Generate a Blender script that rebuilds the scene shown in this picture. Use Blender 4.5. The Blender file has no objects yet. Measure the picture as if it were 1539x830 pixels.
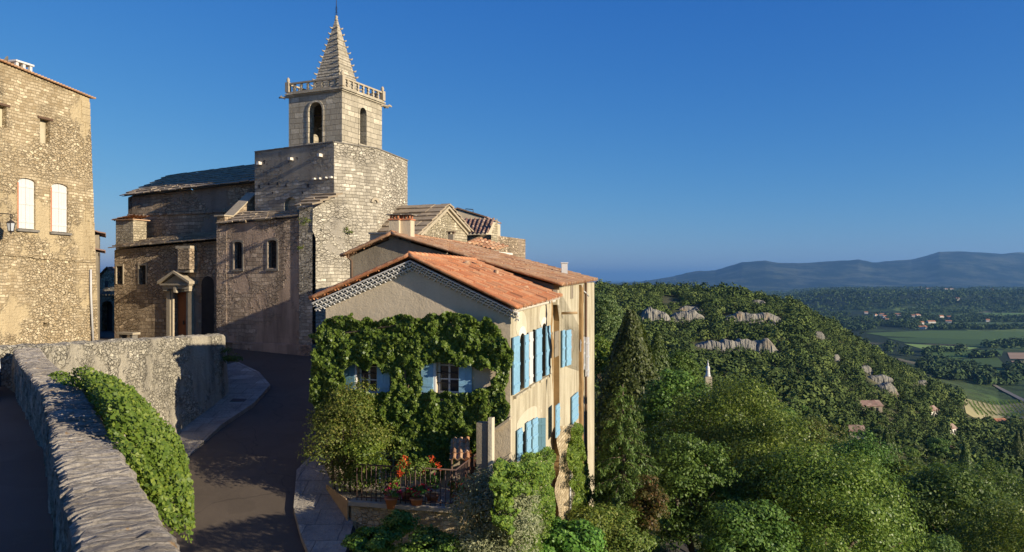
import bpy, bmesh, math, random
import numpy as np
from mathutils import Vector, Matrix, noise
from mathutils.geometry import tessellate_polygon
R = math.radians
SC = bpy.context.scene
COL = SC.collection

# ------------------------------------------------------------------ camera, sky, sun, exposure
F, CX, HY = 1170.0, 769.5, 420.0          # focal length and horizon of the photograph, in its pixels
cam_d = bpy.data.cameras.new('camera'); cam = bpy.data.objects.new('camera', cam_d); COL.objects.link(cam)
cam.location = (0, 0, 0); cam.rotation_euler = (R(90), 0, 0)
cam_d.sensor_width = 36; cam_d.lens = 36 * F / 1539; cam_d.shift_y = (HY - 415) / 1539
cam_d.clip_start = .1; cam_d.clip_end = 120000
SC.camera = cam
SUN_AZ, SUN_EL = -30.5, 17.5              # degrees from +X, and above the horizon
w = bpy.data.worlds.new('World'); SC.world = w; w.use_nodes = True
nt = w.node_tree; bg = nt.nodes['Background']; sky = nt.nodes.new('ShaderNodeTexSky')
sky.sky_type = 'NISHITA'; sky.sun_disc = False; sky.sun_elevation = R(SUN_EL); sky.sun_rotation = R(90 - SUN_AZ)
sky.altitude = 1200; sky.air_density = 1.0; sky.dust_density = .5; sky.ozone_density = 3.5
sep = nt.nodes.new('ShaderNodeSeparateColor'); cmb = nt.nodes.new('ShaderNodeCombineColor'); nt.links.new(sky.outputs[0], sep.inputs[0])
for i, (gam, k) in enumerate(((1.52, .215), (.95, .60), (.45, 1.93))):      # a clear, saturated evening blue
    p_ = nt.nodes.new('ShaderNodeMath'); p_.operation = 'POWER'; p_.inputs[1].default_value = gam; q_ = nt.nodes.new('ShaderNodeMath'); q_.operation = 'MULTIPLY'; q_.inputs[1].default_value = k
    nt.links.new(sep.outputs[i], p_.inputs[0]); nt.links.new(p_.outputs[0], q_.inputs[0]); nt.links.new(q_.outputs[0], cmb.inputs[i])
nt.links.new(cmb.outputs[0], bg.inputs[0]); bg.inputs[1].default_value = .10
sl = bpy.data.lights.new('sun', 'SUN'); sl.energy = 5.0; sl.angle = R(.5); sl.color = (1, .88, .70)
so = bpy.data.objects.new('sun', sl); COL.objects.link(so)
sv = Vector((math.cos(R(SUN_EL)) * math.cos(R(SUN_AZ)), math.cos(R(SUN_EL)) * math.sin(R(SUN_AZ)), math.sin(R(SUN_EL))))
so.rotation_euler = sv.to_track_quat('Z', 'Y').to_euler(); so.location = sv * 60
SC.view_settings.view_transform = 'Standard'; SC.view_settings.look = 'None'; SC.view_settings.gamma = 1
SC.view_settings.exposure = 0.6
try: SC.view_settings.use_curve_mapping = False
except Exception: pass
cy = SC.cycles
SC.render.engine = 'CYCLES'
cy.max_bounces = 5; cy.diffuse_bounces = 3; cy.glossy_bounces = 2; cy.transmission_bounces = 3; cy.volume_bounces = 0
cy.transparent_max_bounces = 8; cy.use_denoising = True; cy.caustics_reflective = False; cy.caustics_refractive = False

# ------------------------------------------------------------------ helpers
OFF = {}
def P(px, py, d): return Vector(((px - CX) / F * d, d, (HY - py) / F * d))
class Face:
    """a vertical plane: origin at pixel column px and depth d, horizontal direction u, outward normal n (towards the camera side)"""
    def __init__(s, px, d, u, o=None):
        s.u = Vector((u[0], u[1])).normalized()
        s.o = Vector(((px - CX) / F * d, d)) if o is None else Vector(o)
        n = Vector((s.u.y, -s.u.x))
        if n.dot(-s.o) < 0: n = -n
        s.n = n
    def t(s, px, off=0):
        k = (px - CX) / F; o = s.o + s.n * off
        return (k * o.y - o.x) / (s.u.x - k * s.u.y)
    def tz(s, px, py, off=0):
        t = s.t(px, off); q = s.o + s.n * off + s.u * t
        return t, (HY - py) / F * q.y
    def pt(s, t, z, off=0):
        q = s.o + s.u * t + s.n * off; return Vector((q.x, q.y, z))
    def at(s, px, py, off=0):
        t, z = s.tz(px, py, off); return s.pt(t, z, off)
    def shift(s, off):
        f = Face(0, 1, s.u, s.o + s.n * off); f.n = s.n; return f

def tag(o, label=None, cat=None, group=None, kind=None):
    if label: o['label'] = label
    if cat: o['category'] = cat
    if group: o['group'] = group
    if kind: o['kind'] = kind
    return o
def thing(name, label, cat, loc=(0, 0, 0), group=None, kind=None):
    o = bpy.data.objects.new(name, None); COL.objects.link(o); o.location = loc; o.empty_display_size = .3
    OFF[o.name] = Vector(loc); return tag(o, label, cat, group, kind)
def link_mesh(name, me, parent=None, loc=None):
    o = bpy.data.objects.new(name, me); COL.objects.link(o)
    if parent is not None: o.parent = parent; OFF[o.name] = OFF[parent.name]
    else:
        o.location = loc or (0, 0, 0); OFF[o.name] = Vector(o.location)
    return o
class MB:
    def __init__(s): s.v = []; s.f = []; s.uv = []; s.sm = []
    def add(s, pts, faces, smooth=False, uvs=None):
        b = len(s.v); s.v += [Vector(p) for p in pts]
        for i, f in enumerate(faces):
            s.f.append([b + k for k in f]); s.sm.append(smooth); s.uv.append(uvs[i] if uvs else None)
        return s
    def quad(s, *pts): return s.add(pts, [list(range(len(pts)))])
    def box(s, o, a, b, c, jit=0):
        o, a, b, c = map(Vector, (o, a, b, c)); p = [o, o+a, o+a+b, o+b, o+c, o+a+c, o+a+b+c, o+b+c]
        if jit: p = [q + Vector([random.uniform(-jit, jit) for _ in range(3)]) for q in p]
        return s.add(p, [(0,3,2,1), (4,5,6,7), (0,1,5,4), (1,2,6,5), (2,3,7,6), (3,0,4,7)])
    def fbox(s, F_, t0, t1, z0, z1, o0, o1, jit=0):
        u = Vector((F_.u.x, F_.u.y, 0)); n = Vector((F_.n.x, F_.n.y, 0))
        return s.box(F_.pt(t0, z0, o0), u*(t1-t0), n*(o1-o0), Vector((0, 0, z1-z0)), jit)
    def prism(s, pts, ext):
        n = len(pts); ext = Vector(ext); a = [Vector(p) for p in pts]
        return s.add(a + [p + ext for p in a], [list(range(n))[::-1], list(range(n, 2*n))] + [(i, (i+1) % n, n+(i+1) % n, n+i) for i in range(n)])
    def tube(s, path, r, n=8, cap=True):
        path = [Vector(p) for p in path]; rs = r if isinstance(r, (list, tuple)) else [r]*len(path)
        pts = []; fs = []
        for i, p in enumerate(path):
            d = (path[min(i+1, len(path)-1)] - path[max(i-1, 0)]).normalized()
            x = d.orthogonal().normalized() if i == 0 else (x - d*x.dot(d)).normalized()
            y = d.cross(x)
            pts += [p + (x*math.cos(2*math.pi*k/n) + y*math.sin(2*math.pi*k/n))*rs[i] for k in range(n)]
        for i in range(len(path)-1):
            fs += [(i*n+k, i*n+(k+1) % n, (i+1)*n+(k+1) % n, (i+1)*n+k) for k in range(n)]
        if cap: fs += [list(range(n))[::-1], [(len(path)-1)*n+k for k in range(n)]]
        return s.add(pts, fs, True)
    def lathe(s, c, prof, n=16, sq=False):
        c = Vector(c); pts = []; fs = []
        for r, z in prof: pts += [c + Vector((r*math.cos(2*math.pi*k/n), r*math.sin(2*math.pi*k/n), z)) for k in range(n)]
        for i in range(len(prof)-1): fs += [(i*n+k, i*n+(k+1) % n, (i+1)*n+(k+1) % n, (i+1)*n+k) for k in range(n)]
        fs += [list(range(n))[::-1], [(len(prof)-1)*n+k for k in range(n)]]
        return s.add(pts, fs, not sq)
    def wall(s, F_, poly, holes=(), depth=.25, off=0, back=False):
        """a wall sheet on a Face: outline poly [(t,z)], holes [[(t,z)..]] with reveals going inwards"""
        loops = [[Vector((t, z, 0)) for t, z in poly]] + [[Vector((t, z, 0)) for t, z in h] for h in holes]
        flat = [p for l in loops for p in l]
        tris = tessellate_polygon(loops)
        s.add([F_.pt(p.x, p.y, off) for p in flat], [list(t) for t in tris])
        for h in holes:
            n = len(h)
            s.add([F_.pt(t, z, off) for t, z in h] + [F_.pt(t, z, off-depth) for t, z in h], [(i, (i+1) % n, n+(i+1) % n, n+i) for i in range(n)])
            if back: s.add([F_.pt(t, z, off-depth) for t, z in h], [list(range(n))])
        return s
    def build(s, name, mat, parent=None, loc=None):
        me = bpy.data.meshes.new(name); off = OFF[parent.name] if parent is not None else Vector(loc or (0, 0, 0))
        me.from_pydata([v - off for v in s.v], [], s.f)
        ul = me.uv_layers.new(name='UVMap'); buf = np.zeros(len(me.loops)*2, np.float32); k = 0
        for fi, f in enumerate(s.f):
            cu = s.uv[fi]
            if cu is None:
                a, b, c = s.v[f[0]], s.v[f[1]], s.v[f[2]]; n = (b-a).cross(c-a)
                if len(f) > 3 and n.length < 1e-9: n = (c-a).cross(s.v[f[3]]-a)
                n.normalize()
                if abs(n.z) > .8: cu = [(s.v[i].x, s.v[i].y) for i in f]
                else:
                    t = Vector((-n.y, n.x, 0)).normalized()
                    if t.x < -.2 or (abs(t.x) <= .2 and t.y < 0): t = -t
                    cu = [(s.v[i].dot(t), s.v[i].z) for i in f]
            for q in cu: buf[k] = q[0]; buf[k+1] = q[1]; k += 2
        ul.data.foreach_set('uv', buf)
        me.polygons.foreach_set('use_smooth', s.sm)
        me.materials.append(mat); me.update()
        return link_mesh(name, me, parent, loc)
def rect(t0, t1, z0, z1): return [(t0, z0), (t1, z0), (t1, z1), (t0, z1)]
def arch(t0, t1, z0, z1, rise=None, n=8):
    """z1 is the crown; rise None = semicircle"""
    r = (t1-t0)/2; rise = abs(r) if rise is None else rise; zc = z1 - rise; c = (t0+t1)/2
    return [(t0, z0), (t1, z0)] + [(c + r*math.cos(math.pi*i/n), zc + rise*math.sin(math.pi*i/n)) for i in range(n+1)]
def px_rect(F_, x0, x1, y0, y1, off=0):
    """pixel box on a face -> t0,t1,z0(bottom),z1(top) measured at the middle column"""
    xm = (x0+x1)/2; t0 = F_.t(x0, off); t1 = F_.t(x1, off); z1 = F_.tz(xm, y0, off)[1]; z0 = F_.tz(xm, y1, off)[1]
    return (min(t0, t1), max(t0, t1), z0, z1)

# ------------------------------------------------------------------ materials
V3 = lambda f: Vector((f.n.x, f.n.y, 0))
U3 = lambda f: Vector((f.u.x, f.u.y, 0))
MT = {}
class NT:
    def __init__(s, name, rough=.9, spec=.2):
        s.m = bpy.data.materials.new(name); s.m.use_nodes = True; s.t = s.m.node_tree; s.b = s.t.nodes['Principled BSDF']
        s.b.inputs['Roughness'].default_value = rough; s.b.inputs['Specular IOR Level'].default_value = spec; MT[name] = s.m
    def n(s, typ, **kw):
        nd = s.t.nodes.new('ShaderNode'+typ)
        for k, v in kw.items():
            if k.startswith('_'): setattr(nd, k[1:], v)
            else: s.set(nd, k, v)
        return nd
    def set(s, nd, k, v):
        i = nd.inputs[int(k[1:])] if k[0] == 'i' and k[1:].isdigit() else nd.inputs[k.replace('_', ' ')]
        if isinstance(v, bpy.types.NodeSocket): s.t.links.new(v, i)
        elif isinstance(v, tuple) and len(v) == 3 and i.type == 'RGBA': i.default_value = (*v, 1)
        else: i.default_value = v
    def uv(s): return s.n('UVMap').outputs[0]
    def obj(s): return s.n('TexCoord').outputs['Object']
    def geo(s): return s.n('NewGeometry').outputs['Position']
    def map(s, v, sc=(1, 1, 1), rot=(0, 0, 0), loc=(0, 0, 0)): return s.n('Mapping', Vector=v, Scale=sc, Rotation=rot, Location=loc).outputs[0]
    def noise(s, v, sc, det=4, rough=.55, dist=0): 
        nd = s.n('TexNoise', Vector=v, Scale=sc, Detail=det, Roughness=rough, Distortion=dist); return nd.outputs[0]
    def noisec(s, v, sc, det=2): return s.n('TexNoise', Vector=v, Scale=sc, Detail=det).outputs[1]
    def ramp(s, f, stops, mode='LINEAR'):
        nd = s.n('ValToRGB'); s.t.links.new(f, nd.inputs[0]); cr = nd.color_ramp; cr.interpolation = mode
        while len(cr.elements) > 1: cr.elements.remove(cr.elements[-1])
        for i, (p, c) in enumerate(stops):
            e = cr.elements[0] if i == 0 else cr.elements.new(p)
            e.position = p; e.color = (c, c, c, 1) if isinstance(c, (int, float)) else (*c, 1)
        return nd.outputs[0]
    def mix(s, f, a, b, mode='MIX'):
        nd = s.n('Mix', _data_type='RGBA', _blend_type=mode); 
        for i, v in ((0, f), (6, a), (7, b)):
            if isinstance(v, bpy.types.NodeSocket): s.t.links.new(v, nd.inputs[i])
            else: nd.inputs[i].default_value = v if not isinstance(v, tuple) else (*v, 1)
        return nd.outputs[2]
    def math(s, op, a, b=None, clamp=False):
        nd = s.n('Math', _operation=op, _use_clamp=clamp)
        for i, v in ((0, a), (1, b)):
            if v is None: continue
            if isinstance(v, bpy.types.NodeSocket): s.t.links.new(v, nd.inputs[i])
            else: nd.inputs[i].default_value = v
        return nd.outputs[0]
    def bump(s, h, dist=.02, strength=1.0):
        nd = s.n('Bump', Height=h, Distance=dist, Strength=strength); s.t.links.new(nd.outputs[0], s.b.inputs['Normal'])
    def col(s, c):
        if isinstance(c, tuple): s.b.inputs['Base Color'].default_value = (*c, 1)
        else: s.t.links.new(c, s.b.inputs['Base Color'])
        return s
def plain(name, c, rough=.8, spec=.2, var=.25, sc=3, metal=0):
    m = NT(name, rough, spec); f = m.noise(m.obj(), sc, 5)
    m.col(m.mix(f, tuple(x*(1-var) for x in c), tuple(min(1, x*(1+var)) for x in c))); m.b.inputs['Metallic'].default_value = metal
    m.bump(m.noise(m.obj(), sc*12, 3), .004); return m.m
def masonry(name, ca, cb, mortar, bw=.42, bh=.2, rub=.5, plaster=None, plaster_amt=0, stain=(.1, .09, .08), stain_amt=.4, warp=.06, holes=0):
    """coursed or rubble stone in wall metres; rub mixes coursed ashlar (0) and rubble (1)"""
    m = NT(name, .93, .15); uv = m.uv(); g = m.geo()
    wv = m.n('VectorMath', _operation='MULTIPLY_ADD', i0=m.noisec(g, 1.3, 3), i1=(warp*3, warp*3, 0), i2=uv).outputs[0]
    wv2 = m.n('VectorMath', _operation='MULTIPLY_ADD', i0=m.noisec(g, 6, 2), i1=(warp, warp, 0), i2=wv).outputs[0]
    br = m.n('TexBrick', Vector=wv2, Color1=(0, 0, 0), Color2=(1, 1, 1), Mortar=(.5, .5, .5), Scale=1.0, Mortar_Size=.012, Mortar_Smooth=.4, Brick_Width=bw, Row_Height=bh, _offset=.45)
    br.squash = .75; br.squash_frequency = 3
    vv = m.map(wv2, (1/(bw*.62), 1/(bh*.8), 1))
    vo = m.n('TexVoronoi', Vector=vv, Scale=1.0, Randomness=.85); ve = m.n('TexVoronoi', Vector=vv, Scale=1.0, Randomness=.85, _feature='DISTANCE_TO_EDGE')
    sep = m.n('SeparateColor', Color=vo.outputs['Color'])
    rmask = m.ramp(m.noise(g, .35, 3), [(max(0, .62-rub*.5), 0.0), (min(1, .72-rub*.5), 1.0)]) if 0 < rub < 1 else float(rub)
    tone = m.mix(rmask, br.outputs['Color'], sep.outputs[0])
    edge = m.mix(rmask, m.ramp(br.outputs['Fac'], [(0, 0.0), (1, 1.0)]), m.ramp(ve.outputs[0], [(.015, 1.0), (.075, 0.0)]))
    c = m.mix(m.ramp(tone, [(.05, 0.0), (.9, 1.0)]), ca, cb)
    c = m.mix(m.math('GREATER_THAN', tone, .9), c, tuple(min(1, x*1.25) for x in cb))
    c = m.mix(m.ramp(m.noise(g, 9, 4), [(.3, 0.0), (.75, .6)]), c, tuple(x*.72 for x in ca))
    c = m.mix(m.math('MULTIPLY', edge, .85), c, mortar)
    big = m.ramp(m.noise(g, .28, 5, .62), [(.42, 0.0), (.66, 1.0)])
    if plaster:
        pm = m.ramp(m.noise(g, .42, 6, .65), [(.35+plaster_amt*.3, 1.0), (.40+plaster_amt*.3, 0.0)])
        pc = m.mix(m.noise(g, 2.2, 6, .7), tuple(x*.78 for x in plaster), tuple(x*1.15 for x in plaster))
        c = m.mix(pm, c, pc); hmask = m.math('SUBTRACT', 1.0, pm)
    else: hmask = 1.0
    st = m.ramp(m.noise(m.map(g, (1.4, 1.4, .22)), 1.1, 5, .6), [(.48, 0.0), (.72, 1.0)])
    c = m.mix(m.math('MULTIPLY', st, stain_amt), c, stain)
    c = m.mix(m.math('MULTIPLY', big, stain_amt*.5), c, tuple(x*.5 for x in ca))
    if holes:
        hv = m.n('TexVoronoi', Vector=m.map(uv, (1/1.15, 1/.95, 1)), Scale=1.0, Randomness=.6)
        hm = m.ramp(hv.outputs[0], [(.04, 1.0), (.075, 0.0)]); c = m.mix(m.math('MULTIPLY', hm, holes), c, (.02, .018, .015))
    m.col(c)
    h = m.math('ADD', m.math('MULTIPLY', m.math('SUBTRACT', 1.0, edge), hmask), m.math('MULTIPLY', tone, .35))
    h = m.math('ADD', h, m.math('MULTIPLY', m.noise(g, 14, 4, .65), .9)); m.bump(h, .06, 1.0)
    return m.m
def render_plaster(name, c, c2, dirt=(.2, .15, .09), amt=.5, crack=0):
    m = NT(name, .92, .15); g = m.geo()
    f = m.noise(g, .9, 7, .68); k = m.mix(m.ramp(f, [(.3, 0.0), (.7, 1.0)]), c, c2)
    st = m.ramp(m.noise(m.map(g, (2.2, 2.2, .3)), 1.0, 6, .66), [(.46, 0.0), (.66, 1.0)])
    k = m.mix(m.math('MULTIPLY', st, amt), k, dirt)
    sp = m.ramp(m.noise(g, 3.1, 6, .7), [(.62, 0.0), (.66, 1.0)]); k = m.mix(m.math('MULTIPLY', sp, amt*.5), k, tuple(min(1, x*1.35) for x in c))
    fine = m.noise(g, 22, 4); k = m.mix(.25, k, m.mix(fine, tuple(x*.6 for x in c), tuple(min(1, x*1.3) for x in c)))
    if crack:
        ve = m.n('TexVoronoi', Vector=m.n('VectorMath', _operation='MULTIPLY_ADD', i0=m.noisec(g, 2, 4), i1=(.7, .7, .7), i2=g).outputs[0], Scale=.33, _feature='DISTANCE_TO_EDGE')
        k = m.mix(m.math('MULTIPLY', m.ramp(ve.outputs[0], [(.002, 1.0), (.012, 0.0)]), crack), k, (.09, .07, .045))
    m.col(k); m.bump(m.math('ADD', m.noise(g, 5, 6, .7), m.math('MULTIPLY', fine, .4)), .02, .8); return m.m
def tile_mat(name, ca, cb, cc, lichen=.3):
    """clay tiles; UV.x counts tile columns, UV.y counts courses"""
    m = NT(name, .85, .25); uv = m.uv(); g = m.geo()
    fl = m.n('VectorMath', _operation='FLOOR', i0=uv).outputs[0]
    wn = m.n('TexWhiteNoise', Vector=fl, _noise_dimensions='3D')
    c = m.ramp(wn.outputs[0], [(0, ca), (.45, cb), (.8, cc), (1, tuple(x*.55 for x in ca))])
    c = m.mix(m.ramp(m.noise(g, 1.2, 6, .7), [(.45, 0.0), (.7, lichen)]), c, (.30, .24, .15))
    c = m.mix(m.ramp(m.noise(g, 7, 5, .7), [(.55, 0.0), (.75, .6)]), c, tuple(x*.45 for x in ca))
    m.col(c); m.bump(m.noise(g, 18, 4), .01); return m.m
def leaf_mat(name, dark, mid, light, transl=.3, rough=.5, patch=(1, 1, 1), ps=.6):
    dark, mid, light = (tuple(x*g for x, g in zip(c, (1.3, 1.25, 1.1))) for c in (dark, mid, light))
    m = NT(name, rough, .3); rnd = m.n('NewGeometry').outputs['Random Per Island']
    c = m.ramp(rnd, [(0, dark), (.5, mid), (1, light)])
    c = m.mix(m.ramp(m.noise(m.obj(), ps, 3), [(.4, 0.0), (.65, .6)]), c, tuple(a*b for a, b in zip(mid, patch)))
    oi = m.n('ObjectInfo').outputs['Random']; hsv = m.n('HueSaturation', Color=c)
    m.t.links.new(m.math('ADD', .47, m.math('MULTIPLY', oi, .05)), hsv.inputs['Hue']); m.t.links.new(m.math('ADD', .75, m.math('MULTIPLY', oi, .5)), hsv.inputs['Value'])
    c = hsv.outputs[0]; m.col(c)
    tr = m.n('BsdfTranslucent', Color=m.mix(.5, c, (.16, .24, .03))); ms = m.n('MixShader', Fac=transl)
    m.t.links.new(m.b.outputs[0], ms.inputs[1]); m.t.links.new(tr.outputs[0], ms.inputs[2])
    m.t.links.new(ms.outputs[0], m.t.nodes['Material Output'].inputs[0]); return m.m

M = dict(
 left=masonry('golden_rubble', (.40, .30, .17), (.66, .54, .35), (.40, .31, .18), .25, .115, .4, (.52, .41, .24), .25, (.16, .11, .06), .3, .05, .5),
 church=masonry('brown_church_stone', (.34, .25, .16), (.62, .48, .32), (.22, .17, .11), .42, .19, .3, (.33, .25, .18), .25, (.09, .065, .045), .55, .05, .7),
 chapel=masonry('pinkish_church_stone', (.37, .28, .20), (.62, .49, .36), (.24, .19, .145), .42, .19, .3, (.50, .37, .27), .42, (.08, .065, .055), .6, .05, .6),
 tower=masonry('grey_tower_stone', (.38, .335, .25), (.70, .63, .49), (.30, .255, .185), .40, .16, .35, (.36, .32, .25), .05, (.15, .13, .11), .45, .05, .8),
 belfry=masonry('belfry_ashlar', (.42, .365, .265), (.57, .50, .37), (.32, .275, .2), .55, .26, 0, None, 0, (.20, .17, .12), .35, .02, 0),
 trim=plain('carved_stone', (.40, .335, .235), .9, .15, .3, 5),
 lichen=plain('dark_lichened_stone', (.20, .18, .15), .95, .1, .5, 6),
 lauze=plain('stone_roof_slabs', (.34, .27, .185), .95, .15, .55, 3.5),
 gable=masonry('pale_gable_stone', (.36, .30, .19), (.62, .53, .37), (.26, .21, .14), .3, .14, .35, None, 0, (.25, .2, .13), .25, .03, 0),
 retain=masonry('retaining_wall_stone', (.34, .30, .22), (.62, .56, .42), (.27, .235, .17), .26, .115, .9, (.44, .39, .29), .4, (.08, .075, .065), .6, .08, .8),
 plaster=render_plaster('beige_render', (.60, .495, .345), (.50, .41, .28), (.34, .27, .18), .3),
 ochre=render_plaster('ochre_render', (.54, .475, .335), (.38, .33, .215), (.20, .155, .09), .9, 0),
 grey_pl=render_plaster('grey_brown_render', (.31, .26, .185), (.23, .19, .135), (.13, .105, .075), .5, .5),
 tile=tile_mat('orange_clay_tiles', (.42, .15, .065), (.52, .21, .09), (.58, .30, .15), .25),
 oldtile=tile_mat('weathered_clay_tiles', (.36, .16, .08), (.44, .25, .125), (.55, .35, .21), .4),
 darktile=tile_mat('brown_clay_tiles', (.20, .11, .08), (.30, .18, .13), (.40, .28, .2), .3),
 white=plain('white_paint', (.60, .58, .54), .6, .3, .08, 4),
 whitewash=plain('whitewashed_plaster', (.68, .62, .52), .85, .15, .14, 3),
 blue=plain('sky_blue_shutter_paint', (.22, .40, .52), .65, .3, .3, 7),
 dull_blue=plain('weathered_blue_paint', (.10, .20, .24), .65, .3, .2, 4),
 iron=plain('wrought_iron', (.035, .03, .028), .6, .4, .3, 8),
 rust=plain('rusty_iron_bars', (.085, .05, .038), .7, .3, .4, 9),
 door=plain('red_brown_door_wood', (.26, .085, .03), .6, .3, .3, 5),
 wood=plain('tan_boards', (.40, .27, .14), .8, .2, .35, 5),
 pipe=plain('brown_drainpipe', (.12, .07, .04), .6, .3, .3, 5),
 terracotta=plain('terracotta_clay', (.45, .18, .09), .8, .2, .25, 6),
 zinc=plain('pale_zinc', (.5, .49, .47), .5, .4, .15, 5),
 kerb=masonry('kerb_paving', (.36, .31, .24), (.45, .40, .31), (.16, .15, .13), .9, .7, 0, None, 0, (.14, .13, .12), .6, .03, 0),
 bark=plain('bark', (.13, .10, .07), .95, .1, .4, 4),
)
def glass_mat():
    m = NT('dark_window_glass', .08, .5); m.col(m.mix(m.noise(m.obj(), .7, 2), (.012, .012, .014), (.035, .035, .04))); return m.m
M['glass'] = glass_mat()
def asphalt(name, c):
    m = NT(name, .85, .25); g = m.geo(); f = m.noise(g, .5, 6, .65)
    k = m.mix(m.ramp(f, [(.35, 0.0), (.68, 1.0)]), tuple(x*.8 for x in c), tuple(x*1.2 for x in c))
    k = m.mix(m.ramp(m.noise(g, .33, 4, .45), [(.52, 0.0), (.53, .35)]), k, tuple(x*.62 for x in c)); k = m.mix(m.ramp(m.noise(g, 2.6, 5, .7), [(.58, 0.0), (.72, .5)]), k, tuple(x*1.5 for x in c))
    k = m.mix(.35, k, m.mix(m.noise(g, 60, 3), tuple(x*.4 for x in c), tuple(min(1, x*1.8) for x in c)))
    ve = m.n('TexVoronoi', Vector=m.n('VectorMath', _operation='MULTIPLY_ADD', i0=m.noisec(g, 1.1, 5), i1=(1.3, 1.3, 0), i2=g).outputs[0], Scale=.27, _feature='DISTANCE_TO_EDGE')
    k = m.mix(m.ramp(ve.outputs[0], [(.001, .45), (.004, 0.0)]), k, (.02, .018, .016)); m.col(k)
    m.bump(m.noise(g, 70, 3), .008, .8); return m.m
M['asphalt'] = asphalt('asphalt', (.10, .078, .055)); M['paving'] = asphalt('upper_pavement_asphalt', (.10, .083, .064))
L = dict(
 vine=leaf_mat('vine_leaves', (.045, .10, .014), (.085, .165, .026), (.18, .27, .055), .3, rough=.4),
 creeper=leaf_mat('parapet_creeper_leaves', (.035, .07, .010), (.095, .155, .020), (.20, .25, .04), .3),
 broad=leaf_mat('broad_leaves', (.055, .11, .016), (.125, .20, .030), (.23, .30, .07), .34, rough=.42, patch=(.8, .85, .8)),
 oak=leaf_mat('oak_leaves', (.038, .075, .014), (.072, .125, .022), (.14, .20, .042), .3),
 scrub=leaf_mat('hillside_scrub_leaves', (.045, .07, .022), (.08, .11, .034), (.14, .165, .06), .22, ps=.15),
 conifer=leaf_mat('conifer_needles', (.036, .07, .016), (.072, .115, .024), (.15, .19, .05), .27),
 cypress=leaf_mat('cypress_foliage', (.03, .054, .014), (.055, .088, .02), (.10, .135, .035), .22),
 olive=leaf_mat('olive_leaves', (.12, .135, .075), (.20, .22, .13), (.32, .33, .21), .3),
 rose=leaf_mat('yellowing_bush_leaves', (.055, .085, .014), (.10, .14, .025), (.19, .185, .045), .3),
 redleaf=leaf_mat('reddish_bush_leaves', (.06, .075, .014), (.09, .09, .02), (.17, .10, .03), .3),
 flower=leaf_mat('red_flower_petals', (.28, .012, .01), (.40, .02, .015), (.50, .05, .03), .25),
)

# ------------------------------------------------------------------ foliage
def rng(seed): return np.random.default_rng(seed)
def leaf_mesh(name, C, N, size, mat, seed=0, aspect=.62, droop=0):
    """one diamond leaf per point; C centres, N normals"""
    r = rng(seed); n = len(C); N = N / np.maximum(np.linalg.norm(N, axis=1, keepdims=True), 1e-6)
    A = r.normal(size=(n, 3)); 
    if droop: A[:, 2] -= droop
    A -= N * (A*N).sum(1, keepdims=True); A /= np.maximum(np.linalg.norm(A, axis=1, keepdims=True), 1e-6)
    B = np.cross(N, A); s = (size * r.uniform(.6, 1.35, n))[:, None] if not hasattr(size, 'shape') else size[:, None]
    V = np.empty((n, 4, 3)); V[:, 0] = C - A*s*.5; V[:, 1] = C + B*s*.5*aspect + N*s*.08; V[:, 2] = C + A*s*.5; V[:, 3] = C - B*s*.5*aspect + N*s*.08
    me = bpy.data.meshes.new(name); me.vertices.add(n*4); me.vertices.foreach_set('co', V.reshape(-1).astype(np.float32))
    me.loops.add(n*4); me.loops.foreach_set('vertex_index', np.arange(n*4, dtype=np.int32))
    me.polygons.add(n); me.polygons.foreach_set('loop_start', np.arange(0, n*4, 4, dtype=np.int32)); me.polygons.foreach_set('loop_total', np.full(n, 4, np.int32))
    me.materials.append(mat); me.update(calc_edges=True); return me
def dirs(r, n):
    d = r.normal(size=(n, 3)); return d / np.linalg.norm(d, axis=1, keepdims=True)
def crown_pts(seed, Rx, Rz, ncl, nleaf, flat=0.0, inner=.45, cl=.34, low=-.75):
    """leaf centres and normals of a clumpy crown centred on the origin"""
    r = rng(seed); d = dirs(r, ncl*2); d = d[d[:, 2] > low][:ncl]; ncl = len(d)
    rad = inner + (1-inner)*r.uniform(0, 1, ncl)**.5; c = d*rad[:, None]*np.array([Rx, Rx, Rz])*.86
    lump = 1 + .22*np.sin(3*np.arctan2(d[:, 1], d[:, 0])+seed) ; c[:, :2] *= lump[:, None]
    cr = cl*min(Rx, Rz)*r.uniform(.55, 1.25, ncl); w_ = cr**2; which = r.choice(ncl, nleaf, p=w_/w_.sum())
    e = dirs(r, nleaf); e[:, 2] = np.where(e[:, 2] < -.3, -e[:, 2]*.6, e[:, 2])
    C = c[which] + e*(cr[which]*r.uniform(.55, 1.08, nleaf))[:, None]*np.array([1.15, 1.15, .8])
    N = e*.75 + C/np.array([Rx, Rx, Rz])*.3 + r.normal(size=(nleaf, 3))*.42 + np.array([0, 0, .25]); return C, N
def trunk_mb(h, r0, seed, spread, ztop, lean=0):
    rn = random.Random(seed); m = MB(); p = [Vector((0, 0, -1.5))]
    for i in range(1, 6): p.append(Vector((rn.uniform(-.05, .05)*h*i/5 + lean*i/5, rn.uniform(-.05, .05)*h*i/5, h*i/5)))
    m.tube(p, [r0*1.35, r0*1.05, r0*.9, r0*.75, r0*.55, r0*.3], 8)
    for k in range(7):
        a = k*2.4 + rn.random(); i = rn.choice([2, 3, 3, 4]); q = p[i]; e = Vector((math.cos(a)*spread*.75, math.sin(a)*spread*.75, ztop*rn.uniform(.3, .8)))
        m.tube([q, q + e*.45 + Vector((0, 0, .1*h)), q + e], [r0*.45, r0*.28, r0*.08], 6)
    return m
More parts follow.
